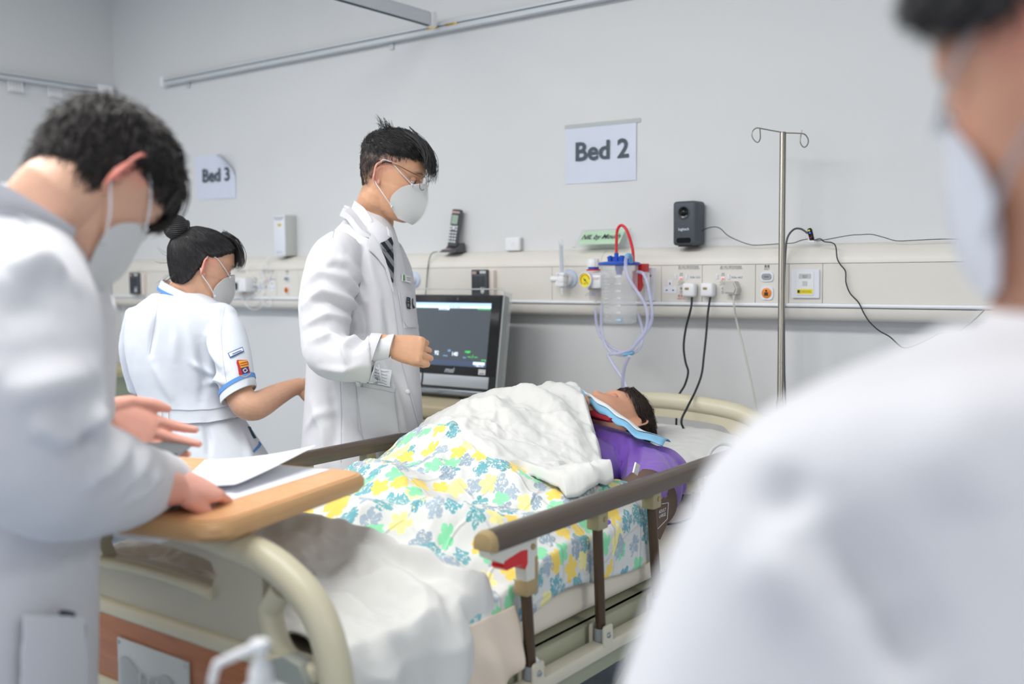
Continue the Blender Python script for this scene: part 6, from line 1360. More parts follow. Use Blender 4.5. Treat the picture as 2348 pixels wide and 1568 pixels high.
bdg = slabp('name_badge', S2.patch([(919, 630), (938, 634), (940, 650), (919, 645)], .006, 4, 4), 'white_plastic', doc, .002); slabp('badge_stripe', S2.patch([(920, 631), (923.5, 632), (924, 645), (920, 644)], .0075, 3, 3), mat('badge_green', '5F8F5A', .5), bdg, .0005); seam(S2, [(927, 637), (937, 639.5)], .0009, 'badge_print', 'print_grey', bdg, .0078); seam(S2, [(928, 642), (936, 644)], .0009, 'badge_print', 'print_grey', bdg, .0078)
for pts in ([(929, 683), (928, 695), (930, 706)], [(934, 684), (935, 697), (934, 708)], [(929, 683), (934, 684)], [(930, 695), (935, 696)], [(929, 706), (936, 708)], [(941, 686), (941, 697), (943, 708)], [(942, 700), (945, 706)], [(931, 689), (934, 690)]): seam(S2, pts, .0022, 'pocket_emblem', 'print_dark', coat, .0072)
obj('coat_button', MB().ball(S2.hit(934, 898, .002)[0], V(.007, .003, .007), np.array([CRH, CFH, UZ])), 'white_plastic', coat)
# sleeve end and shirt cuff
ce = at(852, 821, 2.80)
a = np.linspace(0, 2*pi, 32, endpoint=False); axs = unit(V(*(CRH*.97-UZ*.24))); up_ = unit(np.cross(CFH, axs)); up_ = up_ if up_[2] > 0 else -up_
def sl(cpx, cpy, d, rv, rd, tl): c = at(cpx, cpy, d); return [c+(UZ*math.cos(q)*rv+CFH*math.sin(q)*rd+CRH*(tl*math.cos(q))) for q in a]
obj('sleeve_hem', MB().rings([sl(836, 820, 2.80, .068, .056, .020), sl(852, 821, 2.80, .0685, .057, .022), sl(859, 822, 2.80, .0675, .056, .022), sl(857, 822, 2.80, .062, .050, .021), sl(838, 820, 2.80, .060, .05, .02)], caps=False), 'coat_white', coat, smooth=60)
obj('shirt_cuff', MB().rings([sl(850, 800, 2.80, .036, .034, .006), sl(880, 797, 2.80, .0345, .033, .007), sl(898, 794, 2.80, .034, .033, .008), sl(899, 794, 2.80, .031, .030, .008), sl(880, 797, 2.80, .030, .029, .007)], caps=False), 'shirt_white', doc, smooth=60)
# ------------------------------------------------------------------ nurse seen from behind
D3 = 3.15; nur = thing('person', 'person in white belted nurse tunic with blue trim and a hair bun, seen from behind', 'person', V(*at(470, 1000, D3)[:2], 0))
nh = unit(CRH*.80+CFH*.60); h = Head((0, 0, 0), nh*math.cos(.28)-UZ*math.sin(.28), UZ*math.cos(.28)+nh*math.sin(.28), .98); h.o = at(473, 613, D3-.05)-h.w(V(.0735, -.014, -.008))
mb = MB(); h.shell(mb, jaw=.97); h.ear(mb, 1, .95); h.ear(mb, -1, .95)
mb.tube([at(420, 690, D3+.02), at(428, 660, D3+.01), h.w((0, -.02, -.07)), h.w((0, -.01, -.03))], [.060, .050, .048, .05], 24, n=12); mb.ball(at(418, 705, D3+.02), V(.07, .06, .045), np.array([CRH, CFH, UZ]))
am = mb; px0 = at(470, 1000, D3); inner(mb, at(420, 705, D3+.02), D3, px0[0], px0[1], CRH, [([at(500, 735, 3.10), at(516, 770, 3.085), at(529, 800, 3.065), at(537, 850, 3.045)], [.034, .034, .034, .034, .034])], gap=.07)
el = at(572, 932, 3.01); wr = at(668, 890, 3.17); am.tube([at(529, 795, 3.065), at(537, 850, 3.045), at(548, 900, 3.025), at(562, 926, 3.01), at(581, 932, 3.02), at(602, 924, 3.06), at(630, 908, 3.11), wr, at(690, 884, 3.2)], [.034, .036, .042, .043, .043, .041, .036, .027, .026], 20, n=36)
tp_, tb_, fbs = hand(am, at(680, 887, 3.19), CRH*.85-UZ*.05+CFH*.5, UZ*.6-CFH*.8, 1, [(.4, .6, .4), (.45, .65, .4), (.5, .7, .4), (.55, .7, .4)], sc=.9)
v, nn, f = fuse(mb, .0028, 3); parts = [(v, f)]; tints = [tint_of(h, v, 'D4A589', ear='E59C8A', brow=True)]
legs(nur, *px0[:2], CRH, .75, False, gap=.07)
body_obj('body', parts, 'skin', nur, tints); eyes(h, nur); mask(h, nur, (1, -1), tip=.0, drop=-.004)
zmin = lambda y: np.interp(y, [-.1, -.05, -.02, .012, .05, .085], [-.085, -.075, .022, .030, .052, .066])
ts_ = np.linspace(2.9, 3.4, 200); bl_ = np.array([h.l(at(405, 522, t_)) for t_ in ts_]); bun = bl_[np.argmin(np.abs(bl_[:, 0]))]; fl = lambda p: (bun-p)/(np.linalg.norm(bun-p, axis=1)[:, None]+1e-6)
hr = hair(h, nur, 'hair', 'hair_black', lambda x, y, z: (z-zmin(y))/.012, lambda x, y, z: .011+.10*np.clip(z-.05, 0, .05)*np.clip(1-y*5, 0, 1)+.004*np.clip(-y*10, 0, 1), fl, n=3600, length=.06, rad=.0009, lift=.0012, tips=.001, seed=8, bump=.002)
mb = MB(); 
bb = h.w(bun); obj('hair_bun', mb.ball(bb, V(.040, .037, .036), h.R, 24, 16), 'hair_black', hr, smooth=180)
sw = MB()
for k in range(34):
    t0 = k*.37; a_ = 2*pi*k/34; P = [bun+V(.041*math.cos(a_+u*1.1)*math.sin(q), -.002+.0385*math.cos(q)*.95*-1, .0375*math.sin(a_+u*1.1)*math.sin(q)) for u, q in zip(np.linspace(0, 1, 9), np.linspace(.15, 2.7, 9))]; sw.tube(h.w(np.array(P)), [.0012, .0028, .0030, .0026, .001], 5)
obj('bun_locks', sw, 'hair_black', hr, smooth=180, kind='stuff')
obj('hair_tie', MB().tube(h.w(np.array([bun+V(.030*math.cos(q), .026, .030*math.sin(q)) for q in np.linspace(0, 2*pi, 20)])), .004, 8), 'black_rubber', hr)
locks(h, hr, 'hair_black', [[(x, .03, .113), (x*1.1, .065, .101), (x*1.2, .093, .072), (x*1.25+.004, .101, .044), (x*1.25+.006, .098, .020)] for x in np.linspace(-.05, .052, 18)], nper=11, spread=.005, rad=.0022, seed=4)
locks(h, hr, 'hair_black', [[(.03*s, -.085, -.05), (.034*s, -.10, -.075), (.04*s, -.12, -.092)] for s in (.9, 0, -.5, .4)]+[[(.02, -.1, .0), (.02, -.135, .0), (.015, -.16, .015)], [(.02, -.1, -.02), (.02, -.13, -.03), (.02, -.155, -.03)]], nper=3, spread=.004, rad=.0008, seed=6)
# tunic
cm = MB()
torso(cm, [(672, 362, 474, .02, .075), (688, 330, 500, .01, .10), (712, 302, 524, 0, .12), (750, 292, 541, 0, .125), (800, 294, 536, 0, .125), (850, 304, 531, 0, .12), (900, 321, 532, 0, .11), (945, 335, 544, 0, .11), (990, 334, 574, 0, .12), (1050, 340, 614, 0, .14), (1130, 338, 638, 0, .15), (1260, 334, 650, 0, .16), (1420, 330, 660, 0, .17)], D3, .12)
cm.tube([at(500, 726, 3.10), at(520, 762, 3.075), at(534, 815, 3.05), at(545, 890, 3.02)], [.046, .056, .055, .052], 26, n=20); cm.ball(at(505, 730, 3.10), V(.055, .06, .048), np.array([CRH, CFH, UZ]))
cm.tube([at(325, 720, 3.2), at(312, 800, 3.26), at(330, 890, 3.32)], [.05, .052, .05], 20, n=14)
v, nn, f = fuse(cm, .0055, 5); S0 = Surf(v, f); S0.dref = D3; L = lambda pts: [S0.hit(x, y, 0)[0] for x, y in resamp(pts, 12)]
v = foldlines(v, nn, [(L(q), a_*1.4, w_) for q, a_, w_ in (([(362, 705), (352, 760), (344, 812)], -.008, .008), ([(420, 730), (440, 800), (455, 880)], .008, .018), ([(478, 770), (495, 810), (515, 850)], .014, .013), ([(440, 830), (470, 850), (500, 865)], .012, .010), ([(470, 880), (500, 870), (520, 880)], .010, .009), ([(350, 830), (375, 880), (400, 925)], .007, .014), ([(455, 780), (470, 860), (462, 920)], -.008, .012), ([(470, 968), (478, 1010), (480, 1050)], -.008, .010), ([(350, 970), (400, 985), (455, 990)], -.006, .007), ([(515, 700), (505, 760), (512, 830)], -.006, .010), ([(395, 700), (405, 760), (400, 840)], .006, .016), ([(560, 1000), (570, 1030), (575, 1060)], .006, .012))])
v = wrinkle(v, nn, .0032, 7, (1, 1, .6), 7.7, .0006); S3 = Surf(v, f); S3.dref = D3
dr = obj('tunic', MB().raw(v, f), 'dress_white', nur, smooth=180, fixn=False)
def tilt_ring(pl, pr, d, rb, n=36):
    A, B = at(*pl, d), at(*pr, d); c = (A+B)/2; t = np.linspace(0, 2*pi, n, endpoint=False); return c+np.cos(t)[:, None]*(B-A)/2+np.sin(t)[:, None]*CFH*rb
obj('collar_stand', MB().rings([tilt_ring((364, 660), (482, 706), D3, .068), tilt_ring((372, 640), (474, 686), D3-.005, .060), tilt_ring((375, 641), (471, 686), D3-.005, .056), tilt_ring((367, 661), (479, 706), D3, .064)], caps=False), 'dress_white', dr, smooth=60)
obj('collar_trim', MB().rings([tilt_ring((362, 663), (486, 710), D3, .071), tilt_ring((362.5, 656), (484, 702), D3, .0705), tilt_ring((366, 656), (480, 702), D3, .066), tilt_ring((366, 663), (482, 710), D3, .066)], caps=False), 'trim_blue', dr, smooth=60)
def arm_ring(y, k, rr, d): c = at(545, 897, 3.02)
sa, sb = at(538, 850, 3.03), at(545.5, 893, 3.018); sx_ = unit(sb-sa); qx = unit(CRH-sx_*(CRH@sx_)+UZ*.0); qy = np.cross(sx_, qx)
def scirc(u, r, sl=.33): return [sa+(sb-sa)*u+qx*math.cos(q)*r+qy*math.sin(q)*r*1.0+sx_*(-sl*r*math.cos(q)) for q in np.linspace(0, 2*pi, 36, endpoint=False)]
obj('sleeve_hem', MB().rings([scirc(.72, .0545), scirc(1.28, .0560), scirc(1.30, .053), scirc(.9, .050)], caps=False), 'dress_white', dr, smooth=60)
obj('sleeve_trim', MB().rings([scirc(.66, .0565), scirc(.88, .0572), scirc(.88, .0545), scirc(.66, .054)], caps=False), 'trim_blue', dr, smooth=60)
lb = slabp('sleeve_label', S3.patch([(523, 810), (554.5, 796), (558, 807), (528, 822)], .004, 5, 8), mat('label_navy', '2E5E9E', .6), dr, .001); slabp('label_face', S3.patch([(525.5, 811), (553.5, 799), (555.5, 805.5), (529, 818.5)], .0056, 5, 8), 'plate_white', lb, .0006)
seam(S3, [(533, 813), (551, 805)], .0012, 'label_print', 'print_blue', lb, .0072)
cr = slabp('sleeve_crest', np.array([[S3.hit(557.5+(u-.5)*w_*27+8*(v_-.5), 826+v_*41, .004)[0] for u in np.linspace(0, 1, 7)] for v_, w_ in ((0, .78), (.15, .95), (.4, .86), (.62, .9), (.8, .95), (1, .55))]), mat('crest_red', 'B5282E', .6), dr, .0012)
slabp('crest_gold', S3.patch([(546, 829), (563, 827), (567, 841), (551, 845)], .0062, 4, 4), mat('crest_gold', 'E2A93A', .6), cr, .0006); slabp('crest_shield', S3.patch([(551, 845), (565, 841), (568, 856), (555, 860)], .0064, 4, 4), mat('crest_purple', '4A3560', .6), cr, .0006)
seam(S3, [(549, 835), (564, 831)], .0011, 'crest_line', 'crest_red', cr, .0072); seam(S3, [(550, 840), (565, 836)], .0011, 'crest_line', 'crest_red', cr, .0072); seam(S3, [(555, 850), (560, 846), (564, 851), (559, 856), (555, 850)], .0010, 'crest_line', 'plate_white', cr, .0075); seam(S3, [(548, 862), (560, 866), (571, 858)], .0013, 'crest_line', 'crest_gold', cr, .0062)
bt_ = slabp('belt', S3.strip([(333, 930), (380, 936), (430, 940), (480, 939), (530, 930), (545, 927)], [(338, 966), (380, 969), (430, 971), (480, 969), (530, 961), (550, 956)], .008, 40, 5), 'dress_white', nur, .005)
seam(S3, [(333, 930), (380, 936), (430, 940), (480, 939), (530, 930)], .0012, 'belt_edge', 'seam_grey', bt_, .010); seam(S3, [(338, 966), (380, 969), (430, 971), (480, 969), (530, 961)], .0012, 'belt_edge', 'seam_grey', bt_, .010)
obj('buckle', MB().tube([S3.hit(x, y, .012)[0] for x, y in ((373, 932), (388, 934), (390, 968), (375, 967), (373, 932))], .0022, 6), mat('buckle_cream', 'E8E6D8', .3), bt_); slabp('belt_end', S3.strip([(331, 929), (360, 934), (376, 936)], [(338, 967), (362, 969), (378, 970)], .011, 10, 4), 'dress_white', bt_, .003)
seam(S3, [(361, 700), (352, 755), (343, 810)], .0009, parent=dr); seam(S3, [(515, 705), (507, 760), (512, 830), (520, 880)], .0009, parent=dr)
slabp('pocket_trim', S3.strip([(600, 1006), (590, 1022), (579, 1034)], [(604, 1012), (594, 1027), (582, 1038)], .003, 8, 3), 'trim_blue', dr, .0015); slabp('pocket_opening', S3.strip([(574, 974), (582, 985), (592, 1002)], [(571, 984), (577, 998), (582, 1006)], .002, 8, 3), mat('pocket_navy', '23455E', .7), dr, .001)
# ------------------------------------------------------------------ doctor leaning over the table in the foreground
D1 = 1.46; ld = thing('person', 'person in white lab coat bending over the overbed table and writing on its papers', 'person', V(*at(0, 1200, D1)[:2], 0))
hd = unit(CRH*.52+CFH*.854); pt_ = .87; ff_, uu_ = hd*math.cos(pt_)-UZ*math.sin(pt_), hd*math.sin(pt_)+UZ*math.cos(pt_)
h = Head((0, 0, 0), ff_, uu_, .97); h.o = at(285, 405, 1.40)-h.w(V(.075, -.014, -.008))
mb = MB(); h.shell(mb); h.ear(mb, 1, 1.3, .75); h.ear(mb, -1)
mb.tube([at(55, 620, 1.49), at(95, 560, 1.47), h.w((0, -.028, -.085)), h.w((0, -.015, -.02))], [.062, .058, .056, .06], 26, n=16); mb.ball(at(40, 640, 1.48), V(.06, .06, .05), np.array([CRH, CFH, UZ]))
px0 = at(0, 1200, D1)
# right hand on the papers, left hand raised with the tablet
wr = onZ(392, 1120, TZ+.045); rh = mb
rf = unit(onZ(500, 1120, TZ+.02)-wr)
tpR, tbR, fR = hand(rh, wr, rf, UZ*.72-CFH*.55+CRH*.1, 1, [(.35, .8, .5), (.6, 1.0, .6), (.8, 1.1, .6), (.9, 1.1, .6)], thumb=(.5, .8, .35), sc=1.0, spread=.05, tcurl=(-.3, .5, -.3))
rh.tube([wr-rf*.09+UZ*.015, wr-rf*.03, wr+rf*.01], [.036, .029, .027], 16)
lw = at(215, 955, 1.76); lh = mb
lf_ = unit(at(420, 1030, 1.82)-lw); tpL, tbL, fL = hand(lh, lw, lf_, CRH*.1+CFH*.8-UZ*.55, 1, [(.1, .2, .15), (.12, .22, .15), (.15, .25, .2), (.2, .3, .2)], thumb=(.75, .9, -.1), sc=1.08, spread=.03, tdir=(.28, 1, .0), tcurl=(-.15, .5, 0))
lh.tube([lw-lf_*.08, lw-lf_*.02], [.032, .029], 16)
inner(mb, at(40, 640, 1.48), D1, px0[0], px0[1], hd, [([at(20, 640, 1.36), at(25, 720, 1.27), at(40, 880, 1.23), at(75, 1020, 1.25), at(140, 1085, 1.32), at(230, 1105, 1.46), at(310, 1108, 1.60), wr-rf*.05], [.06, .06, .055, .05, .05, .046, .04, .035, .03]), ([at(150, 700, 1.60), at(170, 830, 1.66), at(185, 920, 1.70), lw-lf_*.06], [.05, .045, .04, .034, .03])])
v, nn, f = fuse(mb, .0029, 2); parts = [(v, f)]; tints = [tint_of(h, v, 'DFB096', ear='E58E7E')]
for p_ in (wr, lw): k_ = np.clip((.24-np.linalg.norm(v-p_, axis=1))/.06, 0, 1)[:, None]; tints[0] = tints[0]*(1-k_)+np.array(srgb('E2A593'))*k_
legs(ld, *px0[:2], hd, .85)
bd = body_obj('body', parts, 'skin', ld, tints); nails(bd, tpR, tbR, fR); nails(bd, tpL, tbL, fL); eyes(h, ld); mask(h, ld, (1, -1), drop=.0)
zmin = lambda y: np.interp(y, [-.1, -.05, -.03, -.018, .01, .05, .09], [-.1, -.088, -.06, .02, .028, .028, .05])
fl = lambda p: np.stack([p[:, 0]*3, .35+0*p[:, 0]+p[:, 1]*2, -.65+p[:, 2]*5], 1)
hr = hair(h, ld, 'hair', 'hair_dark', lambda x, y, z: (z-zmin(y))/.014, lambda x, y, z: .007+.11*np.clip(z-.02, 0, .08), fl, n=4200, length=.05, rad=.0013, lift=.005, tips=.012, seed=12, bump=.007)
locks(h, hr, 'hair_dark', [[(x, .05, .112), (x*1.1, .080, .094), (x*1.1, .101, .060), (x*1.1, .104, .03), (x*1.05, .100, .010)] for x in np.linspace(-.052, .03, 16)], nper=12, spread=.004, rad=.003, seed=14)
locks(h, hr, 'hair_dark', [[(.072, y, .055), (.078, y+.004, .035), (.078, y+.01, .008+.3*max(0, y-.03))] for y in (.03, .04, .05, .058)], nper=9, spread=.005, rad=.0028, seed=15)
cm = MB()
torso(cm, [(428, -110, 62, .05, .09), (455, -140, 96, .04, .105), (490, -160, 124, .03, .12), (540, -190, 154, .01, .14), (600, -220, 188, 0, .155), (660, -240, 222, 0, .16), (740, -255, 231, 0, .165), (830, -262, 231, 0, .17), (920, -264, 226, 0, .17), (1020, -262, 216, 0, .165), (1150, -256, 203, 0, .165), (1260, -254, 193, 0, .165), (1420, -254, 189, 0, .17), (1568, -254, 187, 0, .175), (2050, -256, 184, 0, .18)], D1, .16, extra=10)
cuff = wr-rf*.02
cm.tube([at(20, 600, 1.36), at(25, 720, 1.27), at(40, 880, 1.23), at(75, 1020, 1.25), at(140, 1085, 1.32), at(230, 1105, 1.46), at(310, 1108, 1.60), at(366, 1104, 1.70)], [.085, .105, .10, .092, .086, .078, .062, .050], 30, n=40)
cm.ball(at(25, 640, 1.36), V(.10, .10, .09), np.array([CRH, CFH, UZ]))
cm.tube([at(150, 700, 1.60), at(170, 830, 1.66), at(185, 920, 1.70), at(208, 950, 1.735)], [.075, .065, .055, .045], 20, n=16)
v, nn, f = fuse(cm, .0062, 5); S0 = Surf(v, f); S0.dref = D1; L = lambda pts: [S0.hit(x, y, 0)[0] for x, y in resamp(pts, 12)]
v = foldlines(v, nn, [(L(q), a_*1.9, w_) for q, a_, w_ in (([(0, 880), (60, 900), (130, 880), (200, 860)], .014, .022), ([(150, 1010), (200, 960), (225, 930)], .016, .014), ([(215, 1100), (250, 1050), (290, 1010)], .012, .012), ([(280, 1120), (300, 1060), (330, 1030)], .014, .010), ([(290, 1150), (330, 1110), (370, 1085)], .008, .010), ([(20, 640), (90, 600), (150, 640)], .012, .02), ([(0, 740), (70, 700), (130, 720)], -.004, .02), ([(160, 960), (190, 1010), (230, 1040)], -.012, .012), ([(60, 960), (120, 985), (170, 1000)], .010, .016))])
v = wrinkle(v, nn, .0045, 6, (1, 1, .6), 4.4, .0006); S1 = Surf(v, f); S1.dref = D1
ct_ = obj('lab_coat', MB().raw(v, f), 'coat_white', ld, smooth=180, fixn=False)
def obl(a0, a1, d, rb, n=30): A, B = at(*a0, d), at(*a1, d+.0); c = (A+B)/2; t = np.linspace(0, 2*pi, n, endpoint=False); return c+np.cos(t)[:, None]*(B-A)/2+np.sin(t)[:, None]*CFH*rb
cax = unit(CRH*.50+CFH*.2+UZ*.84); cqx = unit(CRH-cax*(CRH@cax)); cqy = np.cross(cax, cqx)
def cring2(px, py, r, dd=1.45): return [at(px, py, dd)+cqx*math.cos(t)*r+cqy*math.sin(t)*r for t in np.linspace(0, 2*pi, 36, endpoint=False)]
obj('coat_collar', MB().rings([cring2(0, 548, .118, 1.43), cring2(20, 488, .096, 1.38), cring2(42, 446, .083, 1.352), cring2(40, 449, .078, 1.352), cring2(18, 496, .088, 1.38)], caps=False), 'coat_white', ct_, smooth=60)
seam(S1, [(0, 492), (40, 497), (65, 515)], .0016, 'collar_seam', 'seam_grey', ct_, .004)
axs = unit(at(372, 1104, 1.71)-at(310, 1108, 1.60)); qx = unit(np.cross(axs, CFH+CRH*.2)); qx = qx if qx[2] > 0 else -qx; qy = np.cross(axs, qx)
def cr_(u, r, s=.0): c = at(310, 1108, 1.60)+axs*u; return [c+qx*math.cos(t)*r*1.0+qy*math.sin(t)*r*.82-axs*s*math.cos(t) for t in np.linspace(0, 2*pi, 34, endpoint=False)]
obj('sleeve_hem', MB().rings([cr_(.06, .059), cr_(.115, .056), cr_(.13, .0545), cr_(.13, .050), cr_(.07, .048)], caps=False), 'coat_white', ct_, smooth=60)
slabp('hip_pocket', S1.patch([(40, 1405), (160, 1412), (170, 1640), (30, 1640)], .022, 10, 10), 'coat_white', ct_, .004); seam(S1, [(112, 1402), (128, 1405), (138, 1409)], .004, 'pocket_pen', 'print_dark', ct_, .02)
# clipboard and paper held in the left hand
q = [at(298, 1002, 1.80), at(446, 1013, 1.84), at(408, 1040, 1.74), at(300, 1032, 1.72)]
tag(obj('clipboard', MB().slab(np.array([[q[0]*(1-u)*(1-w)+q[1]*u*(1-w)+q[2]*u*w+q[3]*(1-u)*w for u in np.linspace(0, 1, 4)] for w in np.linspace(0, 1, 4)]), .006, UZ), mat('clip_slate', '5E6B70', .4), fixn=False), 'slate grey clipboard held in the left hand of the bending person', 'clipboard')
q = [at(305, 968, 1.83), at(372, 972, 1.86), at(398, 1007, 1.85), at(306, 1003, 1.82)]
pp = tag(obj('paper_sheet', MB().slab(np.array([[q[0]*(1-u)*(1-w)+q[1]*u*(1-w)+q[2]*u*w+q[3]*(1-u)*w for u in np.linspace(0, 1, 4)] for w in np.linspace(0, 1, 4)]), .0008, -CFH), 'paper', fixn=False), 'pale paper slip standing on the slate clipboard behind the thumb', 'paper')
ux_ = unit(q[2]-q[3]); uy_ = unit((q[0]-q[3])-ux_*((q[0]-q[3])@ux_)); text('lettering', '87-S13-21A', .010, at(352, 997, 1.835), ux_, uy_, 'print_dark', pp, lift=.001)

# ------------------------------------------------------------------ blurred person close to the camera
D0 = .62; rp = thing('person', 'close blurred person in white lab coat and mask turned away towards the bed', 'person', V(*at(2350, 1200, D0+.05)[:2], 0))
hd = unit(-CRH*.40+CFH*.917); pt_ = .20; ff_, uu_ = hd*math.cos(pt_)-UZ*math.sin(pt_), hd*math.sin(pt_)+UZ*math.cos(pt_)
h = Head((0, 0, 0), ff_, uu_, 1.0); h.o = at(2520, 150, .60)
mb = MB(); h.shell(mb); h.ear(mb, 1); h.ear(mb, -1)
mb.tube([at(2560, 860, D0+.04), at(2540, 700, D0+.02), h.w((0, -.03, -.08)), h.w((0, -.015, -.02))], [.085, .066, .062, .062], 24, n=14)
px0 = at(2350, 1200, D0+.05); inner(mb, at(2520, 860, D0+.04), D0, px0[0]+.05, px0[1], hd, hip=.8)
v, nn, f = fuse(mb, .004, 3); parts = [(v, f)]; tints = [tint_of(h, v, 'C08E76', ear='C9806E')]
legs(rp, px0[0]+.05, px0[1], hd, .8)
body_obj('body', parts, 'skin', rp, tints); eyes(h, rp); mask(h, rp, (1, -1), m=mat('mask_blue', 'C8CCD6', .8), strap=mat('strap_grey', 'A9ABB2', .7), drop=.004)
zmin = lambda y: np.interp(y, [-.1, -.05, -.022, .01, .05, .09], [-.06, -.045, .015, .02, .028, .062])
hair(h, rp, 'hair', 'hair_black', lambda x, y, z: (z-zmin(y))/.014, lambda x, y, z: .012+.16*np.clip(z-.03, 0, .08), lambda p: np.stack([p[:, 0]*3, .5+0*p[:, 0], -.6+p[:, 2]*5], 1), n=1500, length=.045, rad=.0014, seed=21)
cm = MB()
torso(cm, [(745, 2225, 2860, .02, .075), (800, 2100, 2990, .01, .092), (860, 1955, 3110, 0, .102), (930, 1800, 3210, 0, .106), (1000, 1690, 3280, 0, .108), (1090, 1625, 3330, 0, .11), (1200, 1572, 3350, 0, .115), (1350, 1512, 3370, 0, .12), (1568, 1432, 3390, 0, .125), (1800, 1380, 3400, 0, .13), (2600, 1420, 3400, .02, .13)], D0, .1, extra=8)
v, nn, f = fuse(cm, .006, 8); S0 = Surf(v, f); S0.dref = D0; L = lambda pts: [S0.hit(x, y, 0)[0] for x, y in resamp(pts, 12)]
v = foldlines(v, nn, [(L(q), a_, w_) for q, a_, w_ in (([(1880, 1180), (1910, 1240), (1990, 1330), (2060, 1420)], -.022, .018), ([(2030, 1380), (2060, 1450), (2110, 1560)], -.020, .016), ([(1830, 1060), (1790, 1130), (1760, 1200)], -.012, .016), ([(2200, 900), (2210, 1050), (2240, 1200)], .010, .024), ([(1700, 1250), (1800, 1300), (1900, 1400)], .012, .022))])
v = wrinkle(v, nn, .004, 7, (1, 1, .6), 9.1, 0)
lc = obj('lab_coat', MB().raw(v, f), 'coat_white', rp, smooth=180, fixn=False)
obj('coat_collar', MB().rings([obl((2240, 790), (2850, 800), D0, .10), obl((2300, 720), (2800, 730), D0, .085), obl((2320, 715), (2780, 725), D0, .078), obl((2290, 780), (2800, 790), D0, .08)], caps=False), 'coat_white', lc, smooth=60)
# ------------------------------------------------------------------ patient manikin in the bed
ea = onX(1452, 963, -1.495)
pat = thing('patient_manikin', 'patient manikin with brown wig and purple shirt lying face up in the bed', 'manikin', (-1.57, 2.2, MZ))
h = Head((0, 0, 0), V(-.36, -.02, .93), V(-.02, 1, .10), 1.0); h.o = ea-h.w(V(-.075, -.014, -.008))
mb = MB(); h.shell(mb, 60, 64, .7); h.ear(mb, 1, 1.15); h.ear(mb, -1, 1.5, .75)
nk = h.w((0, -.02, -.07)); mb.tube([V(-1.57, 2.46, .82), V(-1.57, 2.52, .83), nk, h.w((0, -.015, -.02))], [.065, .058, .056, .058], 22, n=10)
mb.tube([V(-1.57, 2.47, .82), V(-1.57, 2.2, .80), V(-1.57, 1.85, .79), V(-1.57, 1.7, .785)], [.06, .07, .08, .07], 18, n=10); mb.tube([V(-1.5, 2.42, .80), V(-1.33, 2.40, .80), V(-1.265, 2.28, .79), V(-1.222, 2.14, .78), V(-1.205, 2.02, .772), V(-1.21, 1.92, .768), V(-1.23, 1.80, .765)], [.05, .055, .05, .046, .042, .038, .034], 16, n=20)
for s_ in (-1, 1): mb.tube([V(-1.57, 1.74, .785), V(-1.57+.09*s_, 1.6, .775), V(-1.57+.1*s_, 1.3, .765), V(-1.57+.1*s_, 1.17, .76)], [.06, .05, .036, .03], 12, n=10)
v, nn, f = fuse(mb, .0029, 3); parts = [(v, f)]; tints = [tint_of(h, v, 'D9A284', brow=False, lip='C08070')]
body_obj('body', parts, 'skin', pat, tints)
for s in (-1, 1): obj('eyelid', MB().ball(h.w(V(s*.032, .069, -.0005)), V(.0135, .0125, .010)*h.sc, h.R, 14, 10), mat('lid_rubber', 'CC9478', .5), pat)
zmin = lambda y: np.interp(y, [-.1, -.055, -.04, -.02, .012, .05, .09], [-.09, -.075, -.05, .030, .022, .03, .068])
fl = lambda p: np.stack([p[:, 0]*2, -.9+0*p[:, 0], -.25+0*p[:, 0]], 1)
hair(h, pat, 'wig', 'hair_brown', lambda x, y, z: (z-zmin(y))/.014, lambda x, y, z: .017+.06*np.clip(z-.03, 0, .08), fl, n=4200, length=.075, rad=.0011, lift=.006, tips=.008, seed=31, bump=.009)
# purple shirt
sm = MB(); sm.ball((-1.57, 2.17, .815), (.20, .36, .105), None, 40, 24)
sm.ball((-1.33, 2.415, .80), (.092, .10, .08), None, 24, 16); sm.ball((-1.79, 2.42, .81), (.09, .10, .08), None, 24, 16); sm.tube([(-1.36, 2.42, .815), (-1.57, 2.47, .84), (-1.78, 2.42, .815)], [.07, .075, .07], 20, n=12)
sm.tube([(-1.34, 2.42, .80), (-1.265, 2.28, .79), (-1.222, 2.14, .78), (-1.205, 2.02, .772), (-1.21, 1.88, .768)], [.082, .076, .068, .060, .052], 24, n=18); sm.tube([(-1.78, 2.42, .81), (-1.88, 2.2, .79), (-1.9, 2.0, .78)], [.075, .066, .055], 18, n=12)
sm.tube([(-1.57, 2.46, .835), (-1.57, 2.525, .85)], [.085, .068], 20, n=6)
v, nn, f = fuse(sm, .0058, 6); S0 = Surf(v, f); S0.dref = 2.9; L = lambda pts: [S0.hit(x, y, 0)[0] for x, y in resamp(pts, 12)]
v = foldlines(v, nn, [(L(q), a_, w_) for q, a_, w_ in (([(1448, 990), (1450, 1040), (1440, 1095)], .010, .008), ([(1465, 1000), (1462, 1050), (1448, 1100)], -.008, .007), ([(1435, 985), (1425, 1040), (1428, 1095)], .008, .008), ([(1480, 1010), (1475, 1060), (1455, 1095)], .007, .007), ([(1415, 985), (1400, 1030), (1405, 1075)], .005, .008), ([(1500, 1020), (1530, 1050), (1550, 1090)], -.005, .009), ([(1570, 1120), (1560, 1150), (1548, 1180)], .006, .006))])
v = wrinkle(v, nn, .003, 9, (1, .6, 1), 1.2, .0006); S9 = Surf(v, f); S9.dref = 2.9
obj('shirt', MB().raw(v, f), mat('purple_cotton', '7B50B8', .8, var=.06, vscale=14, sheen=.3, bump=.08, bscale=500), pat, smooth=180, fixn=False)
rc_ = MB().tube(spline([onX(1350, 945, -1.62), onX(1362, 950, -1.56), onX(1380, 955, -1.51), onX(1402, 964, -1.46)], 14), [.012, .022, .020, .010], 12, flat=.6); obj('red_collar', rc_, mat('red_cloth', '9E1F2B', .8), pat)
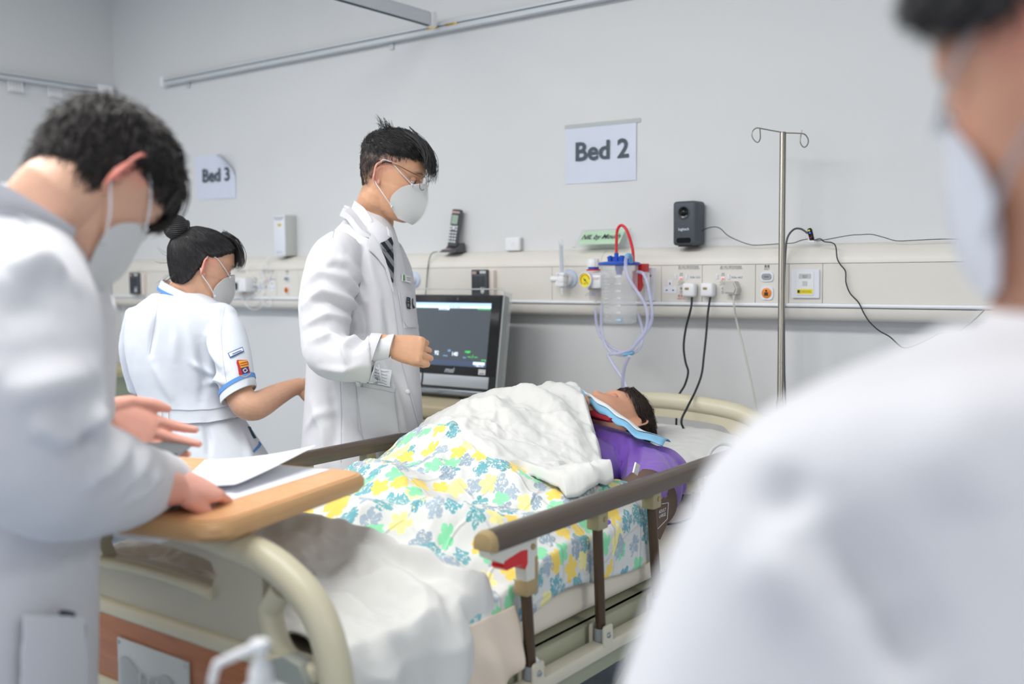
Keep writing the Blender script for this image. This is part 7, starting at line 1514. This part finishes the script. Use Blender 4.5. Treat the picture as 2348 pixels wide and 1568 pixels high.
# blue and white absorbent pad
up_px = [(1215, 925), (1249, 911), (1284, 891), (1319, 887), (1340, 900), (1361, 911), (1399, 934), (1447, 970), (1489, 998), (1538, 1012)]
lo_px = [(1219, 932), (1254, 920), (1288, 903), (1322, 901), (1346, 922), (1364, 937), (1399, 961), (1435, 983), (1473, 1007), (1520, 1018)]
XU = np.interp(np.linspace(0, 1, 10), [0, .3, .5, .8, 1], [-1.80, -1.70, -1.60, -1.42, -1.32]); XLo = XU+.035
A = resamp(spline([onX(*p, x) for p, x in zip(up_px, XU)], 80), 48); B = resamp(spline([onX(*p, x) for p, x in zip(lo_px, XLo)], 80), 48)
G = np.array([[A[i]*(1-k)+B[i]*k+UZ*.012*math.sin(pi*k)+V(0, 0, .004*math.sin(i*.9)*k) for k in np.linspace(0, 1, 9)] for i in range(48)])
pad = thing('absorbent_pad', 'blue edged white absorbent pad lying across the patient neck and shoulder', 'pad', G.reshape(-1, 3).mean(0))
mat('pad_blue', '86BFE0', .6, var=.04, vscale=30); mat('pad_white', 'E4E7E8', .7, bump=.2, bscale=200)
obj('pad_sheet', MB().slab(G, .0025, V(.3, -.5, .8)), 'pad_blue', pad, smooth=180, fixn=False)
G2 = np.array([[A[i]*(1-k)+B[i]*k+UZ*.012*math.sin(pi*k)+V(.0, -.003, .0035+.004*math.sin(i*.9)*k) for k in np.linspace(.05, .66 if i < 40 else .66-.6*(i-40)/8, 7)] for i in range(17, 47)])
obj('pad_lining', MB().slab(G2, .001, V(.3, -.5, .8)), 'pad_white', pad, smooth=180, fixn=False)
# blood pressure cuff round the upper arm
cuff_ = thing('pressure_cuff', 'brown blood pressure cuff wrapped round the purple sleeve', 'pressure cuff', (-1.24, 2.2, .78))
c0, c1 = V(-1.245, 2.225, .783), V(-1.207, 2.06, .772); 
def cring_(u, r): 
    X = frame(c1-c0); c = c0+(c1-c0)*u; t = np.linspace(0, 2*pi, 40, endpoint=False); return c+np.cos(t)[:, None]*X[0]*r+np.sin(t)[:, None]*X[1]*r
mat('cuff_brown', '6B5548', .75, var=.05, bump=.1, bscale=400)
obj('cuff_band', MB().rings([cring_(0, .072), cring_(.02, .0765), cring_(.5, .072), cring_(.98, .067), cring_(1, .062)], caps=False), 'cuff_brown', cuff_, smooth=60)
fx_ = lambda L, X0: [onX(*p, X0) for p in L]
P = fx_([(1505, 1122), (1535, 1118), (1560, 1140), (1545, 1178), (1520, 1188), (1512, 1150)], -1.165)
obj('cuff_tail', MB().prism([(0, 0), (.05, .012), (.085, -.005), (.075, -.06), (.035, -.085), (.0, -.05)], V(-1.146, 2.07, .80), unit(V(-.05, 1, .12)), UZ, .003), 'cuff_brown', cuff_)
text('cuff_print', 'ADULT\nLARGE', .011, V(-1.1425, 2.11, .782), UY, UZ, 'print_white', cuff_, lift=.0006); obj('cuff_line', MB().tube([V(-1.143, 2.078, .745), V(-1.145, 2.14, .762), V(-1.145, 2.145, .80), V(-1.143, 2.11, .804)], .0008, 5), 'print_white', cuff_)
tgp = onX(1459, 1075, -1.22); obj('white_tag', MB().box(tgp, (.004, .022, .026), rotm(UX, .5)), 'white_plastic', cuff_)
tag(obj('pressure_hose', MB().tube(spline([onX(1622, 1052, -1.2), onX(1634, 1030, -1.2), onX(1655, 1018, -1.19), onX(1678, 1024, -1.18), onX(1700, 1046, -1.17), onX(1715, 1085, -1.16)], 40), .005, 10), mat('hose_grey', 'C8CCC8', .4)), 'pale grey hose curling above the rail beside the pillow', 'hose')
tag(obj('cuff_cable', MB().tube(spline([V(-1.2, 2.16, .735), V(-1.17, 2.24, .728), V(-1.16, 2.34, .732), V(-1.17, 2.45, .73)], 24), .0026, 8), 'black_rubber'), 'thin black lead on the mattress behind the pressure cuff', 'cable')
